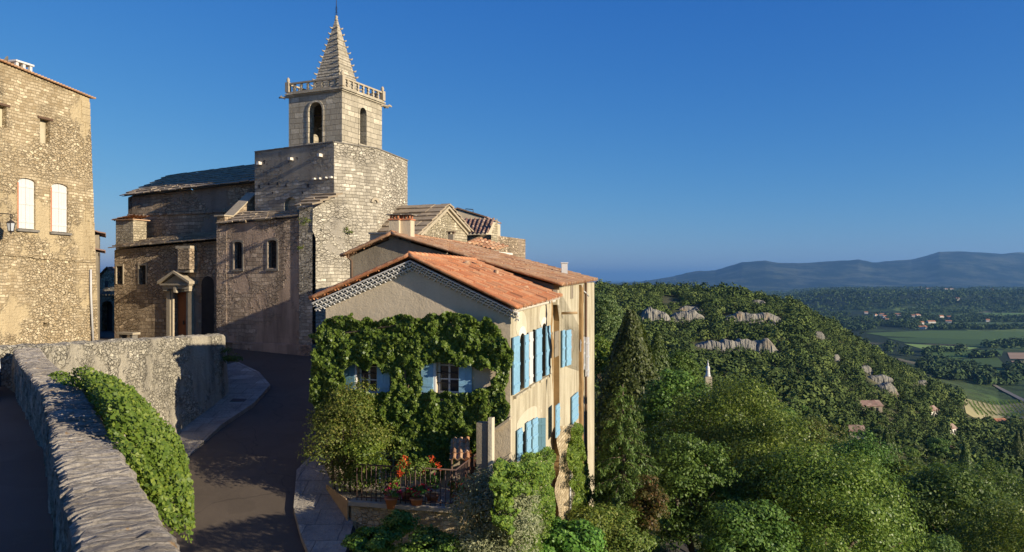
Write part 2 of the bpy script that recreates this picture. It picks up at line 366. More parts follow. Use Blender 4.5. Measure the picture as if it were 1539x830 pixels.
def finish_tree(name, label, trunk, crown_me, loc, cat='tree', group=None, crown_z=0, barkm=None):
    t = thing(name, label, cat, loc, group)
    tm = bpy.data.meshes.new('trunk'); tm.from_pydata(trunk.v, [], trunk.f); tm.materials.append(barkm or M['bark']); tm.polygons.foreach_set('use_smooth', [True]*len(trunk.f))
    a = bpy.data.objects.new('trunk', tm); COL.objects.link(a); a.parent = t
    b = bpy.data.objects.new('crown', crown_me); COL.objects.link(b); b.parent = t; b.location = (0, 0, crown_z); return t
def copy_thing(o, loc, rz=0, sc=1, label=None, group=None):
    c = o.copy(); COL.objects.link(c); c.location = loc; c.rotation_euler = (0, 0, rz); c.scale = (sc, sc, sc) if not isinstance(sc, tuple) else sc
    if label: c['label'] = label
    if group: c['group'] = group
    for ch in list(o.children):
        k = ch.copy(); COL.objects.link(k); k.parent = c
        for g in list(ch.children): q = g.copy(); COL.objects.link(q); q.parent = k
    return c
# ------------------------------------------------------------------ terrain: one sheet from the village hill to the horizon
TC = np.array([700, 850, 900, 1000, 1100, 1200, 1300, 1400, 1500, 1700], float)
TD = np.array([40, 60, 100, 150, 200, 250, 300, 350, 400, 480, 600, 900, 1300], float)
TZ = np.array([
 [-4, -4, -12, -25, -36, -45, -52, -58, -64, -72, -82, -100, -110],
 [-14, -18, -26, -30, -30, -27, -22, -16, -12, -8, -22, -60, -110],
 [-14, -20, -30, -33, -31, -27, -22, -16, -11, -7, -20, -62, -110],
 [-14, -21, -32, -34, -33, -30, -26, -22, -14.5, -7, -20, -65, -110],
 [-15, -22, -33, -35, -34, -33, -30, -23, -16, -9, -22, -70, -110],
 [-15, -22, -34, -36, -37, -36, -33, -26, -20, -19, -34, -78, -110],
 [-16, -23, -35, -39, -42, -42.5, -41.5, -40, -39, -46, -60, -94, -110],
 [-17, -24, -37, -43, -48, -52, -55, -57.5, -60, -69, -85, -106, -110],
 [-18, -25, -38, -46, -53, -59, -66, -73, -80, -92, -103, -110, -110],
 [-18, -26, -40, -48, -54, -60, -66, -72, -78, -88, -98, -109.5, -110]], float)
PKX = np.array([880, 960, 1000, 1050, 1075, 1095, 1115, 1150, 1168, 1200, 1240, 1290, 1312, 1345, 1370, 1392, 1412, 1450, 1500, 1560, 1700, 2300], float)
PKY = np.array([428, 424, 418, 410, 408, 402, 396, 391, 393.5, 395, 393.5, 390, 394, 392, 392, 387, 380, 380, 381, 383, 388, 400], float)
def sm(a, b, x): t = np.clip((x-a)/(b-a), 0, 1); return t*t*(3-2*t)
def vnoise(x, y, seed=0):
    """value noise on numpy arrays"""
    xi = np.floor(x); yi = np.floor(y); fx = x-xi; fy = y-yi; fx = fx*fx*(3-2*fx); fy = fy*fy*(3-2*fy)
    def h(a, b): v = np.sin(a*127.1 + b*311.7 + seed*74.7)*43758.5453; return v - np.floor(v)
    return (h(xi, yi)*(1-fx) + h(xi+1, yi)*fx)*(1-fy) + (h(xi, yi+1)*(1-fx) + h(xi+1, yi+1)*fx)*fy
def fbm(x, y, s, octv=4, seed=0):
    o = np.zeros_like(x); a = 1; t = 0
    for i in range(octv): o += a*(vnoise(x/s, y/s, seed+i)-.5)*2; t += a; a *= .5; s /= 2.03
    return o/t
RD = np.array([4, 14, 18.5, 22.5, 30, 38, 45, 80], float); RZ = np.array([-8.6, -6.95, -6.15, -5.15, -4.15, -3.3, -3.1, -3.0], float)
def road_z(Y): return np.interp(Y, RD, RZ)
def plaza_z(Y): return -2.2 - .04*np.clip(Y-16, 0, 25)
XE = (np.array([-10, 10, 17, 19, 20.5, 36, 60, 100], float), np.array([-7, -5.6, -4.1, -3.6, -.6, 3.0, 3.4, 3], float))
def height(X, Y):
    X = np.asarray(X, float); Y = np.asarray(Y, float); r = np.hypot(X, Y)
    s = X - np.interp(Y, *XE)
    near = np.where(s < 0, road_z(Y) - .35, -6.4 - np.interp(s, [0, 1.2, 4, 14, 60], [0.0, 1.0, 3.0, 8.0, 20.0]) - np.clip(Y-20, 0, 14)*.34)
    near = np.where(s < 0, near, np.minimum(near, road_z(Y)-.35))
    Ye = np.maximum(Y, r*.7); px = np.where(Y > .1, CX + F*X/np.maximum(Y, .1), np.where(X > 0, 9000, -9000)); px = np.clip(px, 700, 1700)
    ic = np.clip(np.searchsorted(TC, px)-1, 0, len(TC)-2); fc = (px-TC[ic])/(TC[ic+1]-TC[ic])
    idd = np.clip(np.searchsorted(TD, Ye)-1, 0, len(TD)-2); fd = np.clip((Ye-TD[idd])/(TD[idd+1]-TD[idd]), 0, 1)
    tb = (TZ[ic, idd]*(1-fd) + TZ[ic, idd+1]*fd)*(1-fc) + (TZ[ic+1, idd]*(1-fd) + TZ[ic+1, idd+1]*fd)*fc
    z = near*(1-sm(38, 75, Ye)) + tb*sm(38, 75, Ye)
    z += sm(90, 250, Ye)*(1-sm(700, 1100, Ye))*fbm(X, Y, 60, 4)*2.2
    pxr = np.where(Y > .1, CX + F*X/np.maximum(Y, .1), 9000)
    # low wooded plateau across the plain and the mountains behind it
    pl = sm(2650, 3050, Ye + 350*fbm(X, Y, 1400, 3, 5))*(1-sm(5200, 7000, Ye))*sm(1120, 1260, pxr)*48
    z += pl + sm(1500, 2600, Ye)*fbm(X, Y, 700, 4, 9)*5
    pk = (HY - np.interp(pxr, PKX, PKY))/F*11000 + 110; pk = np.where((pxr > 880) & (Y > 0), pk, 0)*np.where(pxr > 2300, 0, 1)
    rise = sm(7600, 11000, Ye)*(1-sm(11000, 17000, Ye)*.8)
    rg = 1 - np.abs(fbm(X, Y, 2600, 5, 3)); rg2 = fbm(X, Y, 800, 4, 21)
    z += pk*rise**1.3*(1 - (1-rise)*.5*rg) + pk*rise*(1-rise)*(rg2*.55+.12*rg) + rise*rg2*14 + sm(.6, 1, rise)*fbm(X, Y, 520, 4, 33)*38*np.where(pk > 150, 1, 0)
    return z
def hz(x, y): return float(height(np.array([x]), np.array([y]))[0])
def gh(px, py, dmin=30, dmax=9000):
    """where the sight line through a pixel meets the ground"""
    d = np.geomspace(dmin, dmax, 4000); X = (px-CX)/F*d; Z = (HY-py)/F*d; h = height(X, d)
    k = np.nonzero(Z <= h)[0]; i = k[0] if len(k) else len(d)-1; return Vector((X[i], d[i], h[i]))
def make_ground():
    a = np.radians(np.concatenate([np.arange(-180, -45, 5), np.arange(-45, -2, .75), np.arange(-2, 40, .085), np.arange(40, 60, 1), np.arange(60, 180.1, 5)]))
    rr = np.concatenate([[.01], np.geomspace(2.5, 60, 150), np.geomspace(61, 1400, 260), np.geomspace(1430, 60000, 190)])
    A, Q = np.meshgrid(a, rr); X = Q*np.sin(A); Y = Q*np.cos(A); Z = height(X, Y); ni, nj = X.shape
    V = np.stack([X, Y, Z], -1).reshape(-1, 3).astype(np.float32); idx = np.arange(ni*nj).reshape(ni, nj)
    Q4 = np.stack([idx[:-1, :-1], idx[:-1, 1:], idx[1:, 1:], idx[1:, :-1]], -1).reshape(-1, 4); n = len(Q4)
    me = bpy.data.meshes.new('ground'); me.vertices.add(len(V)); me.vertices.foreach_set('co', V.reshape(-1)); me.loops.add(n*4)
    me.loops.foreach_set('vertex_index', Q4.reshape(-1).astype(np.int32)); me.polygons.add(n)
    me.polygons.foreach_set('loop_start', np.arange(0, n*4, 4, dtype=np.int32)); me.polygons.foreach_set('loop_total', np.full(n, 4, np.int32))
    me.polygons.foreach_set('use_smooth', np.ones(n, bool)); me.update(calc_edges=True)
    m = NT('ground_cover', .95, .1); g = m.geo(); s = m.n('SeparateXYZ', Vector=g)
    near = m.mix(m.ramp(m.noise(g, .09, 6, .65), [(.4, 0.0), (.62, 1.0)]), (.045, .055, .02), (.13, .12, .06))
    near = m.mix(m.ramp(m.noise(g, .7, 5, .7), [(.5, 0.0), (.7, .5)]), near, (.025, .035, .014))
    vo = m.n('TexVoronoi', Vector=m.map(g, (1/190, 1/330, 0)), Scale=1.0, Randomness=.8)
    wn = m.n('SeparateColor', Color=vo.outputs['Color']).outputs[0]
    fld = m.ramp(wn, [(0, (.05, .085, .025)), (.25, (.09, .14, .04)), (.45, (.065, .10, .035)), (.62, (.15, .21, .06)), (.8, (.075, .12, .04)), (.93, (.20, .17, .10)), (1, (.09, .12, .04))], 'CONSTANT')
    wood = m.ramp(m.noise(m.map(g, (1, 1, 0)), .0021, 7, .62), [(.46, 0.0), (.53, 1.0)])
    fld = m.mix(.0, fld, (0, 0, 0)); fld = m.mix(wood, fld, (.028, .042, .02))
    fld = m.mix(m.ramp(m.noise(m.map(g, (1, 1, 0)), .03, 5, .75), [(.5, 0.0), (.6, .75)]), fld, (.022, .035, .016))
    mt = m.mix(m.ramp(m.noise(g, .0022, 8, .75), [(.46, 0.0), (.6, 1.0)]), (.010, .020, .013), (.08, .09, .06))
    lowm = m.n('MapRange', Value=s.outputs[2], From_Min=-88.0, From_Max=-104.0).outputs[0]; farm = m.n('MapRange', Value=s.outputs[1], From_Min=1500.0, From_Max=1900.0).outputs[0]
    c = m.mix(m.math('MAXIMUM', lowm, farm), near, fld)
    c = m.mix(m.n('MapRange', Value=s.outputs[1], From_Min=6500.0, From_Max=8500.0).outputs[0], c, mt)
    pm = m.math('MULTIPLY', m.n('MapRange', Value=s.outputs[2], From_Min=-104.0, From_Max=-92.0).outputs[0], m.math('MULTIPLY', m.math('GREATER_THAN', s.outputs[1], 2300.0), m.math('LESS_THAN', s.outputs[1], 3600.0)))
    c = m.mix(m.math('MULTIPLY', pm, .85), c, (.022, .033, .017))  # forest tone on the scarp front, with its shadow put into the colour
    m.col(c); m.bump(m.noise(g, .25, 6, .7), 1.2, .8)
    me.materials.append(m.m); o = link_mesh('ground', me); o['kind'] = 'structure'; return o
make_ground()
def haze():
    m = bpy.data.materials.new('haze_air'); m.use_nodes = True; t = m.node_tree; t.nodes.remove(t.nodes['Principled BSDF'])
    pv = t.nodes.new('ShaderNodeVolumePrincipled'); pv.inputs['Color'].default_value = (.20, .46, .84, 1); pv.inputs['Density'].default_value = HAZE_D; pv.inputs['Anisotropy'].default_value = .2
    t.links.new(pv.outputs[0], t.nodes['Material Output'].inputs['Volume'])
    b = MB(); b.box((-62000, -62000, -160), (124000, 0, 0), (0, 124000, 0), (0, 0, 160+460)); o = b.build('haze', m); o['kind'] = 'stuff'
HAZE_D = 5.5e-5
haze()

# plaza / upper pavement, road, kerbs
def strip(name, rows, mat, zf=None):
    """rows: list of lists of points, lofted into a sheet"""
    b = MB(); n = len(rows[0]); pts = [p for r_ in rows for p in r_]
    b.add(pts, [(i*n+j, i*n+j+1, (i+1)*n+j+1, (i+1)*n+j) for i in range(len(rows)-1) for j in range(n-1)], True)
    o = b.build(name, mat); o['kind'] = 'structure'; return o
PW = [(-10.58, 16.3), (-10.58, 28.3), (-10.85, 29.3), (-11.6, 30.4), (-13.2, 33.5), (-15.2, 38.5)]       # retaining wall line
def plaza_edge(Y):
    if Y < 16.3:
        return np.interp(Y, [-12, 4.14, 5.91, 9.9, 15.3, 16.3], [8.2, -2.1, -3.25, -5.75, -9.7, -10.5])
    return float(np.interp(Y, [p[1] for p in PW], [p[0] for p in PW]))
rows = []
for Y in np.concatenate([np.arange(-12, 16, 1.0), np.arange(16.3, 70, 1.5)]):
    e = plaza_edge(Y) - .08 if Y < 38.5 else -5.0
    rows.append([Vector((e + (-60-e)*k/12, Y, plaza_z(Y))) for k in range(13)])
strip('upper_pavement', rows, M['paving'])
rows = []
for Y in np.arange(3, 48, .75):
    l = -10.62 if Y < 28.3 else float(np.interp(Y, [28.3, 30.4, 38.5, 48], [-10.62, -11.7, -15.3, -16]))
    if Y < 16: l = plaza_edge(Y) + .1
    rt = float(np.interp(Y, [3, 10, 17, 19, 20.5, 24, 40, 48], [-5.2, -4.6, -3.75, -3.75, -4.7, -4.0, -4, -4]))
    if l > rt - .3: l = rt - .3
    rows.append([Vector((l + (rt-l)*k/10, Y, road_z(Y))) for k in range(11)])
strip('road', rows, M['asphalt'])
def pavement(name, inner, outer, mat, h=.13):
    """inner and outer polylines (x,y) at road level; raised slab with a kerb face"""
    b = MB(); n = len(inner)
    zi = [float(road_z(p[1])) for p in inner]; zo = [float(road_z(p[1])) for p in outer]
    I = [Vector((p[0], p[1], z+h)) for p, z in zip(inner, zi)]; O = [Vector((p[0], p[1], z+h)) for p, z in zip(outer, zo)]
    D = [Vector((p[0], p[1], z-.1)) for p, z in zip(outer, zo)]
    K = [o + (i-o).normalized()*.14 for i, o in zip(I, O)]
    b.add(I + K, [(i, i+1, n+i+1, n+i) for i in range(n-1)]); b.add([k+Vector((0,0,.012)) for k in K] + [o+Vector((0,0,.012)) for o in O] + D, [(i, i+1, n+i+1, n+i) for i in range(n-1)] + [(n+i, n+i+1, 2*n+i+1, 2*n+i) for i in range(n-1)])
    o = b.build(name, mat); o['kind'] = 'structure'; return o
pavement('left_pavement', [(-10.5, 17), (-10.5, 21), (-10.5, 25), (-10.5, 28.3), (-10.8, 29.3), (-11.5, 30.4), (-12.6, 32.6)],
         [(-9.4, 17), (-9.4, 21), (-9.35, 25.0), (-9.1, 27.4), (-9.25, 29.8), (-10.4, 32.0), (-12.0, 34.0)], M['kerb'])
pavement('right_pavement', [(-3.75, 16.2), (-3.75, 17.4), (-3.85, 18.9), (-4.5, 20.2), (-5.0, 21.2), (-5.3, 23.5), (-4.2, 28)],
         [(-3.9, 15.8), (-4.3, 17.0), (-4.95, 18.3), (-5.5, 19.6), (-5.95, 21.5), (-5.6, 24.0), (-4.6, 28.2)], M['kerb'])
dr = MB(); dp = Vector((-10.0, 27.6, float(road_z(27.6))+.14)); dr.box(dp, (.5, .03, -.012), (-.02, .35, .04), (0, 0, .012)); dr.build('drain_cover', M['iron']); tag(bpy.data.objects['drain_cover'], 'small dark drain cover set in the left pavement below the retaining wall', 'drain cover')
def fieldpoly(name, pts, c, rows_=0, zoff=.5, ang=0):
    m = NT(name+'_soil', .95, .1); g = m.geo()
    k = m.mix(m.noise(g, .06, 5, .7), tuple(x*.7 for x in c), tuple(x*1.25 for x in c))
    if rows_:
        wv = m.n('TexWave', Vector=m.map(g, (1, 1, 0), (0, 0, ang)), Scale=rows_, Distortion=.5); k = m.mix(m.ramp(wv.outputs[1], [(.3, 0.0), (.6, .6)]), k, tuple(x*.45 for x in c))
    m.col(k); b = MB(); w3 = []
    for px, py in pts: p = gh(px, py, 600); w3.append(p + Vector((0, 0, zoff)))
    b.quad(*w3); o = b.build(name, m.m); o['kind'] = 'structure'
fieldpoly('green_field', [(1300, 501), (1400, 497), (1539, 499), (1700, 503), (1700, 512), (1539, 513), (1330, 506)], (.12, .19, .05), .035, ang=1.2)
fieldpoly('bright_field', [(1358, 517), (1470, 523), (1452, 527.5), (1395, 527.5)], (.26, .36, .09))
fieldpoly('long_field', [(1330, 508), (1420, 507.5), (1560, 514.5), (1560, 519), (1480, 520), (1360, 515)], (.09, .15, .045), .04, ang=1.25)
fieldpoly('plain_field', [(1380, 530), (1500, 526), (1508, 528), (1505, 536), (1420, 540)], (.10, .17, .045), .05, ang=1.2)
fieldpoly('ploughed_field', [(1514, 530.5), (1600, 531), (1600, 541), (1518, 540)], (.42, .28, .17))
fieldpoly('bare_field', [(1519, 543), (1600, 543.5), (1600, 553), (1530, 552)], (.38, .26, .15))
fieldpoly('far_field', [(1476, 470), (1700, 472), (1700, 479), (1492, 477)], (.14, .22, .06))
fieldpoly('orchard_field', [(1385, 483.5), (1560, 485), (1560, 495), (1400, 493)], (.10, .155, .05), .03, ang=.9)
fieldpoly('pale_far_field', [(1290, 460.5), (1480, 461), (1480, 463), (1296, 463)], (.16, .23, .08))
fieldpoly('hedged_field', [(1395, 542), (1500, 538), (1512, 552), (1430, 556)], (.085, .14, .04), .05, ang=1.1)
fieldpoly('meadow', [(1440, 553), (1539, 556), (1620, 560), (1620, 575), (1480, 568)], (.12, .19, .045), .05, ang=1.2)
# ------------------------------------------------------------------ near parapet, retaining wall
def parapet():
    inn = [(8.0, -12.0), (-2.29, 4.14), (-3.43, 5.91), (-5.95, 9.9), (-9.06, 14.26), (-10.15, 15.9)]
    # resample along the wall; on-edge coping stones, each with its own height and length
    P2 = [Vector(p) for p in inn]; seg = []; tot = 0
    for a, b in zip(P2, P2[1:]): seg.append((tot, a, b, (b-a).length)); tot += (b-a).length
    start = 14.0
    rn = random.Random(4); st = []; x = start
    while x < tot + .35: wd = rn.uniform(.025, .075); st.append((x, x+wd, rn.uniform(-.009, .008), rn.uniform(-.018, .016), rn.uniform(-.015, .015), rn.uniform(-.004, .004))); x += wd
    def at(x):
        for s0, a, b, l in seg:
            if x <= s0 + l or (s0, a, b, l) == seg[-1]: k = (x-s0)/l; p = a.lerp(b, k); d = (b-a).normalized(); return p, d
    rows = []; W = .47
    for (x0, x1, h, ji, jo, tl) in st:
        for x, dz in ((x0+.002, -.012), (x0+.008, 0), (x1-.008, tl), (x1-.002, tl-.012)):
            p, d = at(x); n = Vector((d.y, -d.x)); top = -1.45 + h + dz; base = float(plaza_z(max(p.y, 16))) if p.y > 16 else -2.2
            prof = []
            for (o, z, rough) in ((ji, base-.3, .02), (ji+.01, base+.1, .04), (ji, base+.4, .045), (ji, top-.16, .03), (ji-.01, top-.03, .012), (ji+.03, top, .01), (.11, top+.004, .022), (.19, top+.006, .022), (.27, top+.005, .022), (.35, top, .022), (W-.04+jo, top-.004, .01), (W+jo, top-.05, .015), (W+jo*.5, top-.25, .03), (W, top-.8, .04), (W+.04, top-2, .05), (W+.1, top-6.5, .05)):
                q = p + n*o; v = Vector((q.x, q.y, z)); nz = noise.noise_vector(v*6)*rough*1.2 + noise.noise_vector(v*15)*rough*.9 + noise.noise_vector(v*41)*rough*.35; prof.append(v + nz)
            rows.append(prof)
    b = MB(); n = len(rows[0]); b.add([p for r_ in rows for p in r_], [(i*n+j, i*n+j+1, (i+1)*n+j+1, (i+1)*n+j) for i in range(len(rows)-1) for j in range(n-1)])
    b.add(rows[-1], [list(range(n))]); b.add(rows[0], [list(range(n))])
    m = NT('parapet_rubble', .95, .12); g = m.geo()
    rot = m.map(g, (1, 1, 1), (0, 0, R(-33))); st_ = m.map(rot, (3.5, 16, 8))
    f = m.noise(st_, 1.6, 6, .7); c = m.mix(m.ramp(f, [(.32, 0.0), (.66, 1.0)]), (.17, .145, .115), (.62, .55, .45))
    c = m.mix(m.ramp(m.noise(g, 1.1, 5, .65), [(.45, 0.0), (.68, .7)]), c, (.24, .205, .165))
    c = m.mix(m.ramp(m.noise(g, 5, 4, .6), [(.66, 0.0), (.70, .8)]), c, (.42, .25, .10))
    c = m.mix(m.ramp(m.noise(g, 22, 4, .7), [(.5, 0.0), (.75, .6)]), c, (.07, .06, .055))
    m.col(c); m.bump(m.math('ADD', m.noise(st_, 3, 6, .75), m.math('MULTIPLY', m.noise(g, 34, 5, .7), .5)), .05, 1)
    o = b.build('parapet_wall', m.m); tag(o, 'low rubble parapet with rough on-edge stone coping running along the upper pavement', 'wall')
parapet()
def ret_wall():
    path = [(-10.58, 16.0), (-10.58, 18), (-10.58, 20), (-10.58, 22), (-10.58, 24), (-10.58, 26), (-10.58, 28.3), (-10.68, 28.9), (-10.85, 29.4), (-11.15, 29.9), (-11.6, 30.5), (-12.3, 31.8), (-13.2, 33.5), (-15.2, 38.5)]
    pts = []
    for a, b_ in zip(path, path[1:]):
        n = max(2, int((Vector(b_)-Vector(a)).length/.22))
        pts += [Vector(a).lerp(Vector(b_), k/n) for k in range(n)]
    pts.append(Vector(path[-1])); rows = []
    for i, p in enumerate(pts):
        d = (pts[min(i+1, len(pts)-1)] - pts[max(0, i-1)]).normalized(); n = Vector((d.y, -d.x))
        top = -1.42 - (p.y-16.3)*.0492 if p.y < 28.5 else -2.02 - (p.y-28.5)*.13
        top += .012*math.sin(i*1.7) + random.Random(i).uniform(-.012, .012); zr = float(road_z(p.y)) - .6; row = []
        for o, z in [(-.38, zr)] + [(-.38, top-.6), (-.38, top-.04), (-.34, top), (-.17, top+.03), (-.02, top), (.02, top-.04)] + [(.02 + .012*k, top + (zr-top)*k/14) for k in range(1, 15)]:
            q = p + n*o; v = Vector((q.x, q.y, z)); row.append(v + noise.noise_vector(v*3.5)*.045)
        rows.append(row)
    b = MB(); n = len(rows[0]); b.add([p for r_ in rows for p in r_], [(i*n+j, i*n+j+1, (i+1)*n+j+1, (i+1)*n+j) for i in range(len(rows)-1) for j in range(n-1)])
    for r_ in (rows[0], rows[-1]): b.add(r_, [list(range(n))])
    o = b.build('retaining_wall', M['retain']); tag(o, 'tall rubble retaining wall curving above the left side of the road, half in shadow', 'wall')
ret_wall()
# ------------------------------------------------------------------ golden rubble building at the left edge
def win(F_, parent, x0, x1, y0, y1, arched=False, rise=None, mat_frame='white', bars=(1, 2), inset=.18, off=0, grille=False, dull=False):
    """window in a wall hole: returns the hole outline; builds frame with pane child"""
    t0, t1, z0, z1 = px_rect(F_, x0, x1, y0, y1, off); o = off - inset; b = MB(); fw = min(.05, (t1-t0)*.13)
    for r_ in ((t0, t0+fw, z0, z1), (t1-fw, t1, z0, z1), (t0+fw, t1-fw, z0, z0+fw), (t0+fw, t1-fw, z1-fw, z1)): b.fbox(F_, *r_, o-.05, o)
    for k in range(bars[0]):
        c = t0 + (t1-t0)*(k+1)/(bars[0]+1); b.fbox(F_, c-fw*.5, c+fw*.5, z0+fw, z1-fw, o-.045, o-.004)
    for k in range(bars[1]):
        c = z0 + (z1-z0)*(k+1)/(bars[1]+1); b.fbox(F_, t0+fw, t1-fw, c-.015, c+.015, o-.042, o-.006)
    f = b.build('window', M[mat_frame], parent)
    g = MB(); g.fbox(F_, t0+.004, t1-.004, z0+.004, z1-.004, o-.04, o-.025); g.build('pane', M['glass'], f)
    return arch(t0, t1, z0, z1, rise) if arched else rect(t0, t1, z0, z1)
def shutter(F_, parent, t0, t1, z0, z1, mat, off=.03, ang=0, hinge='l', arch_rise=0):
    """one plank shutter leaf; ang swings it out from the wall about the hinge side"""
    u = Vector((F_.u.x, F_.u.y, 0)); n = Vector((F_.n.x, F_.n.y, 0)); wd = t1-t0; h0 = F_.pt(t0 if hinge == 'l' else t1, 0, off); s = 1 if hinge == 'l' else -1
    du = (u*s*math.cos(R(ang)) + n*math.sin(R(ang))); dn = (n*math.cos(R(ang)) - u*s*math.sin(R(ang))); b = MB(); npl = max(2, int(wd/.13))
    for k in range(npl):
        a = wd*k/npl + .003; e = wd*(k+1)/npl - .003
        if arch_rise:
            def za(x): q = (x if hinge == 'l' else wd-x)/wd; return z1 - arch_rise*(1-math.sin(math.pi*min(1, max(0, q))/1))*1.0
            pts = [Vector((0,0,z0))+h0+du*a, Vector((0,0,z0))+h0+du*e, Vector((0,0,za(e)))+h0+du*e, Vector((0,0,za((a+e)/2)))+h0+du*(a+e)/2, Vector((0,0,za(a)))+h0+du*a]
            b.prism(pts, dn*.035)
        else: b.box(h0 + du*a + Vector((0, 0, z0)), du*(e-a), dn*.035, Vector((0, 0, z1-z0)))
    for zz in (z0+(z1-z0)*.14, z0+(z1-z0)*.5, z0+(z1-z0)*.84): b.box(h0 + du*.01 + dn*.036 + Vector((0, 0, zz-.04)), du*(wd-.02), dn*.016, Vector((0, 0, .08)))
    return b.build('shutter', M[mat], parent)

HV = (.233, .972); HU = (-.972, .233)
def left_building():
    Lf = Face(140, 33, HV)
    t_far = Lf.t(141); t_near = Lf.t(0) - 16
    root = thing('stone_building', 'tall golden rubble stone building with two closed white shuttered windows at the left edge', 'building', tuple(Lf.pt(t_far-5, -2.8)))
    z_far = Lf.tz(134, 148)[1]; tn, zn = Lf.tz(0, 93); sl_ = (zn-z_far)/(tn-t_far)
    ztop = lambda t: z_far + sl_*(t-t_far)
    holes = []
    w1 = px_rect(Lf, 27, 53.5, 268, 345); w2 = px_rect(Lf, 77, 102.5, 276, 349.5)
    for q in (w1, w2): holes.append(arch(*q, rise=.16))
    n1 = px_rect(Lf, 60, 75, 180, 216); n2 = px_rect(Lf, -14, 10, 158, 190); holes += [rect(*n1), rect(*n2)]
    putlog = px_rect(Lf, 65, 74, 485, 491); holes.append(rect(*putlog))
    b = MB(); tb = Lf.t(147)
    b.wall(Lf, [(t_near, -4), (tb, -4), (tb - .05, -1), (t_far-.25, ztop(t_far)), (t_near, ztop(t_near))], holes, .3, back=True)
    nn = Vector((Lf.n.x, Lf.n.y, 0)); A = Lf.pt(tb, -4); B_ = Lf.pt(t_far-.25, ztop(t_far)); A2 = Lf.pt(tb-.05, -1)
    b.quad(A, A - nn*9, A2 - nn*9, A2); b.quad(A2, A2-nn*9, B_-nn*9 + Vector((0, 0, .8)), B_)
    C_ = Lf.pt(t_near, -4); D_ = Lf.pt(t_near, ztop(t_near)); b.quad(A-nn*9, C_-nn*9, D_-nn*9 + Vector((0, 0, .8)), B_-nn*9 + Vector((0, 0, .8))); b.quad(C_, C_-nn*9, D_-nn*9, D_)
    # quoins at the far corner and string course
    b.build('wall', M['left'], root)
    q = MB(); rn = random.Random(2); z = -2.9
    while z < z_far-.3: h = rn.uniform(.22, .34); k = rn.choice([.28, .45]); x = np.interp(z+h, [-4, -1, z_far], [tb, tb-.05, t_far-.25]); q.fbox(Lf, x-k, x+.014, z+.008, z+h-.008, -.1, .018, .006); z += h
    q.build('quoins', M['left'], root)
    s = MB(); ta, za = Lf.tz(-60, 377); tc, zc = Lf.tz(135, 392)
    for k in range(14):
        x0 = ta + (tc-ta)*k/14; zz = za + (zc-za)*k/14; s.fbox(Lf, x0, x0+(tc-ta)/14-.01, zz-.07+rn.uniform(-.02, .02), zz+.01, -.02, .05+rn.uniform(-.01, .015), .008)
    s.build('string_course', M['left'], root)
    r_ = MB(); x = t_near
    while x < t_far-.1:
        zz = ztop(x+.1); e = Lf.pt(x+.1, zz+.06, .14); r_.tube([e - Vector((0, 0, .02)), e - nn*.5 + Vector((0, 0, .05))], .042, 7); x += .15
    r_.quad(Lf.pt(t_near, ztop(t_near)+.03, .1), Lf.pt(t_far-.2, z_far+.03, .1), Lf.pt(t_far-.2, z_far+.9, -9), Lf.pt(t_near, ztop(t_near)+.9, -9))
    r_.build('roof', M['oldtile'], root)
    for q in (w1, w2):
        m_ = (q[0]+q[1])/2
        shutter(Lf, root, q[0]+.015, m_-.004, q[2]+.03, q[3]-.015, 'white', -.10, 0, 'l'); shutter(Lf, root, m_+.004, q[1]-.015, q[2]+.03, q[3]-.015, 'white', -.10, 0, 'l')
        j_ = MB(); j_.fbox(Lf, q[0]-.05, q[0]+.012, q[2]+.02, q[3]-.2, -.1, .024); j_.build('jamb', M['terracotta'], root); f = MB(); f.fbox(Lf, q[0]-.1, q[1]+.1, q[2]-.09, q[2]-.003, -.25, .1); f.build('sill', M['lichen'], root)
        a = MB(); ar = arch(q[0]-.0, q[1]+.0, q[2], q[3], .16, 10)[2:]; ao = arch(q[0]-.14, q[1]+.14, q[2], q[3]+.16, .19, 10)[2:]
        for i in range(len(ar)-1):
            a.prism([Lf.pt(*ar[i], -.02), Lf.pt(*ao[i], -.02), Lf.pt(*ao[i+1], -.02), Lf.pt(*ar[i+1], -.02)], nn*.04)
        a.fbox(Lf, q[0]-.09, q[0]-.003, q[2], q[3]-.2, -.1, .02); a.build('surround', M['left'], root)
    for q, nm in ((n1, 'blocked_window'), (n2, 'blocked_window')):
        a = MB(); a.fbox(Lf, q[0]+.01, q[1]-.01, q[2]+.01, q[3]-.01, -.29, -.2); a.build(nm, M['ochre'], root)
        l_ = MB(); l_.fbox(Lf, q[0]-.12, q[1]+.12, q[3]+.005, q[3]+.09, -.25, .05); l_.build('lintel', M['pipe'], root)
    p = MB(); t, z = Lf.tz(134, 440); p.tube([Lf.pt(t, Lf.tz(131, 405)[1], .08), Lf.pt(t, z, .08), Lf.pt(t+.1, Lf.tz(133, 512)[1], .1)], .045, 8); p.build('drainpipe', M['zinc'], root)
    # chimney with slab cap, two dark smoke openings, and a satellite dish
    c = Lf.pt(Lf.t(31, -.9)-.2, 0, -.9); zt = (HY-86)/F*c.y; zb = zt-1.5; u = Vector((Lf.u.x, Lf.u.y, 0)); n3 = -nn
    ch = MB(); ch.box(c + Vector((0, 0, zb)), u*.75, n3*.5, Vector((0, 0, 1.05))); chim = ch.build('chimney', M['ochre'], root)
    k = MB()
    for a_, b2 in ((0, 0), (.32, 0), (.64, 0), (0, .4), (.64, .4)): k.box(c + u*a_ + n3*b2 + Vector((0, 0, zb+1.05)), u*.11, n3*.1, Vector((0, 0, .28)))
    k.box(c - u*.05 - n3*.05 + Vector((0, 0, zb+1.33)), u*.85, n3*.6, Vector((0, 0, .07))); k.build('chimney_cap', M['white'], chim)
    d = Lf.pt(Lf.t(13, -.5)-.1, 0, -.5); dz = (HY-95)/F*d.y; D = MB(); ax = Vector((-.75, -.3, .3)).normalized(); x_ = ax.orthogonal().normalized(); y_ = ax.cross(x_); pr = []
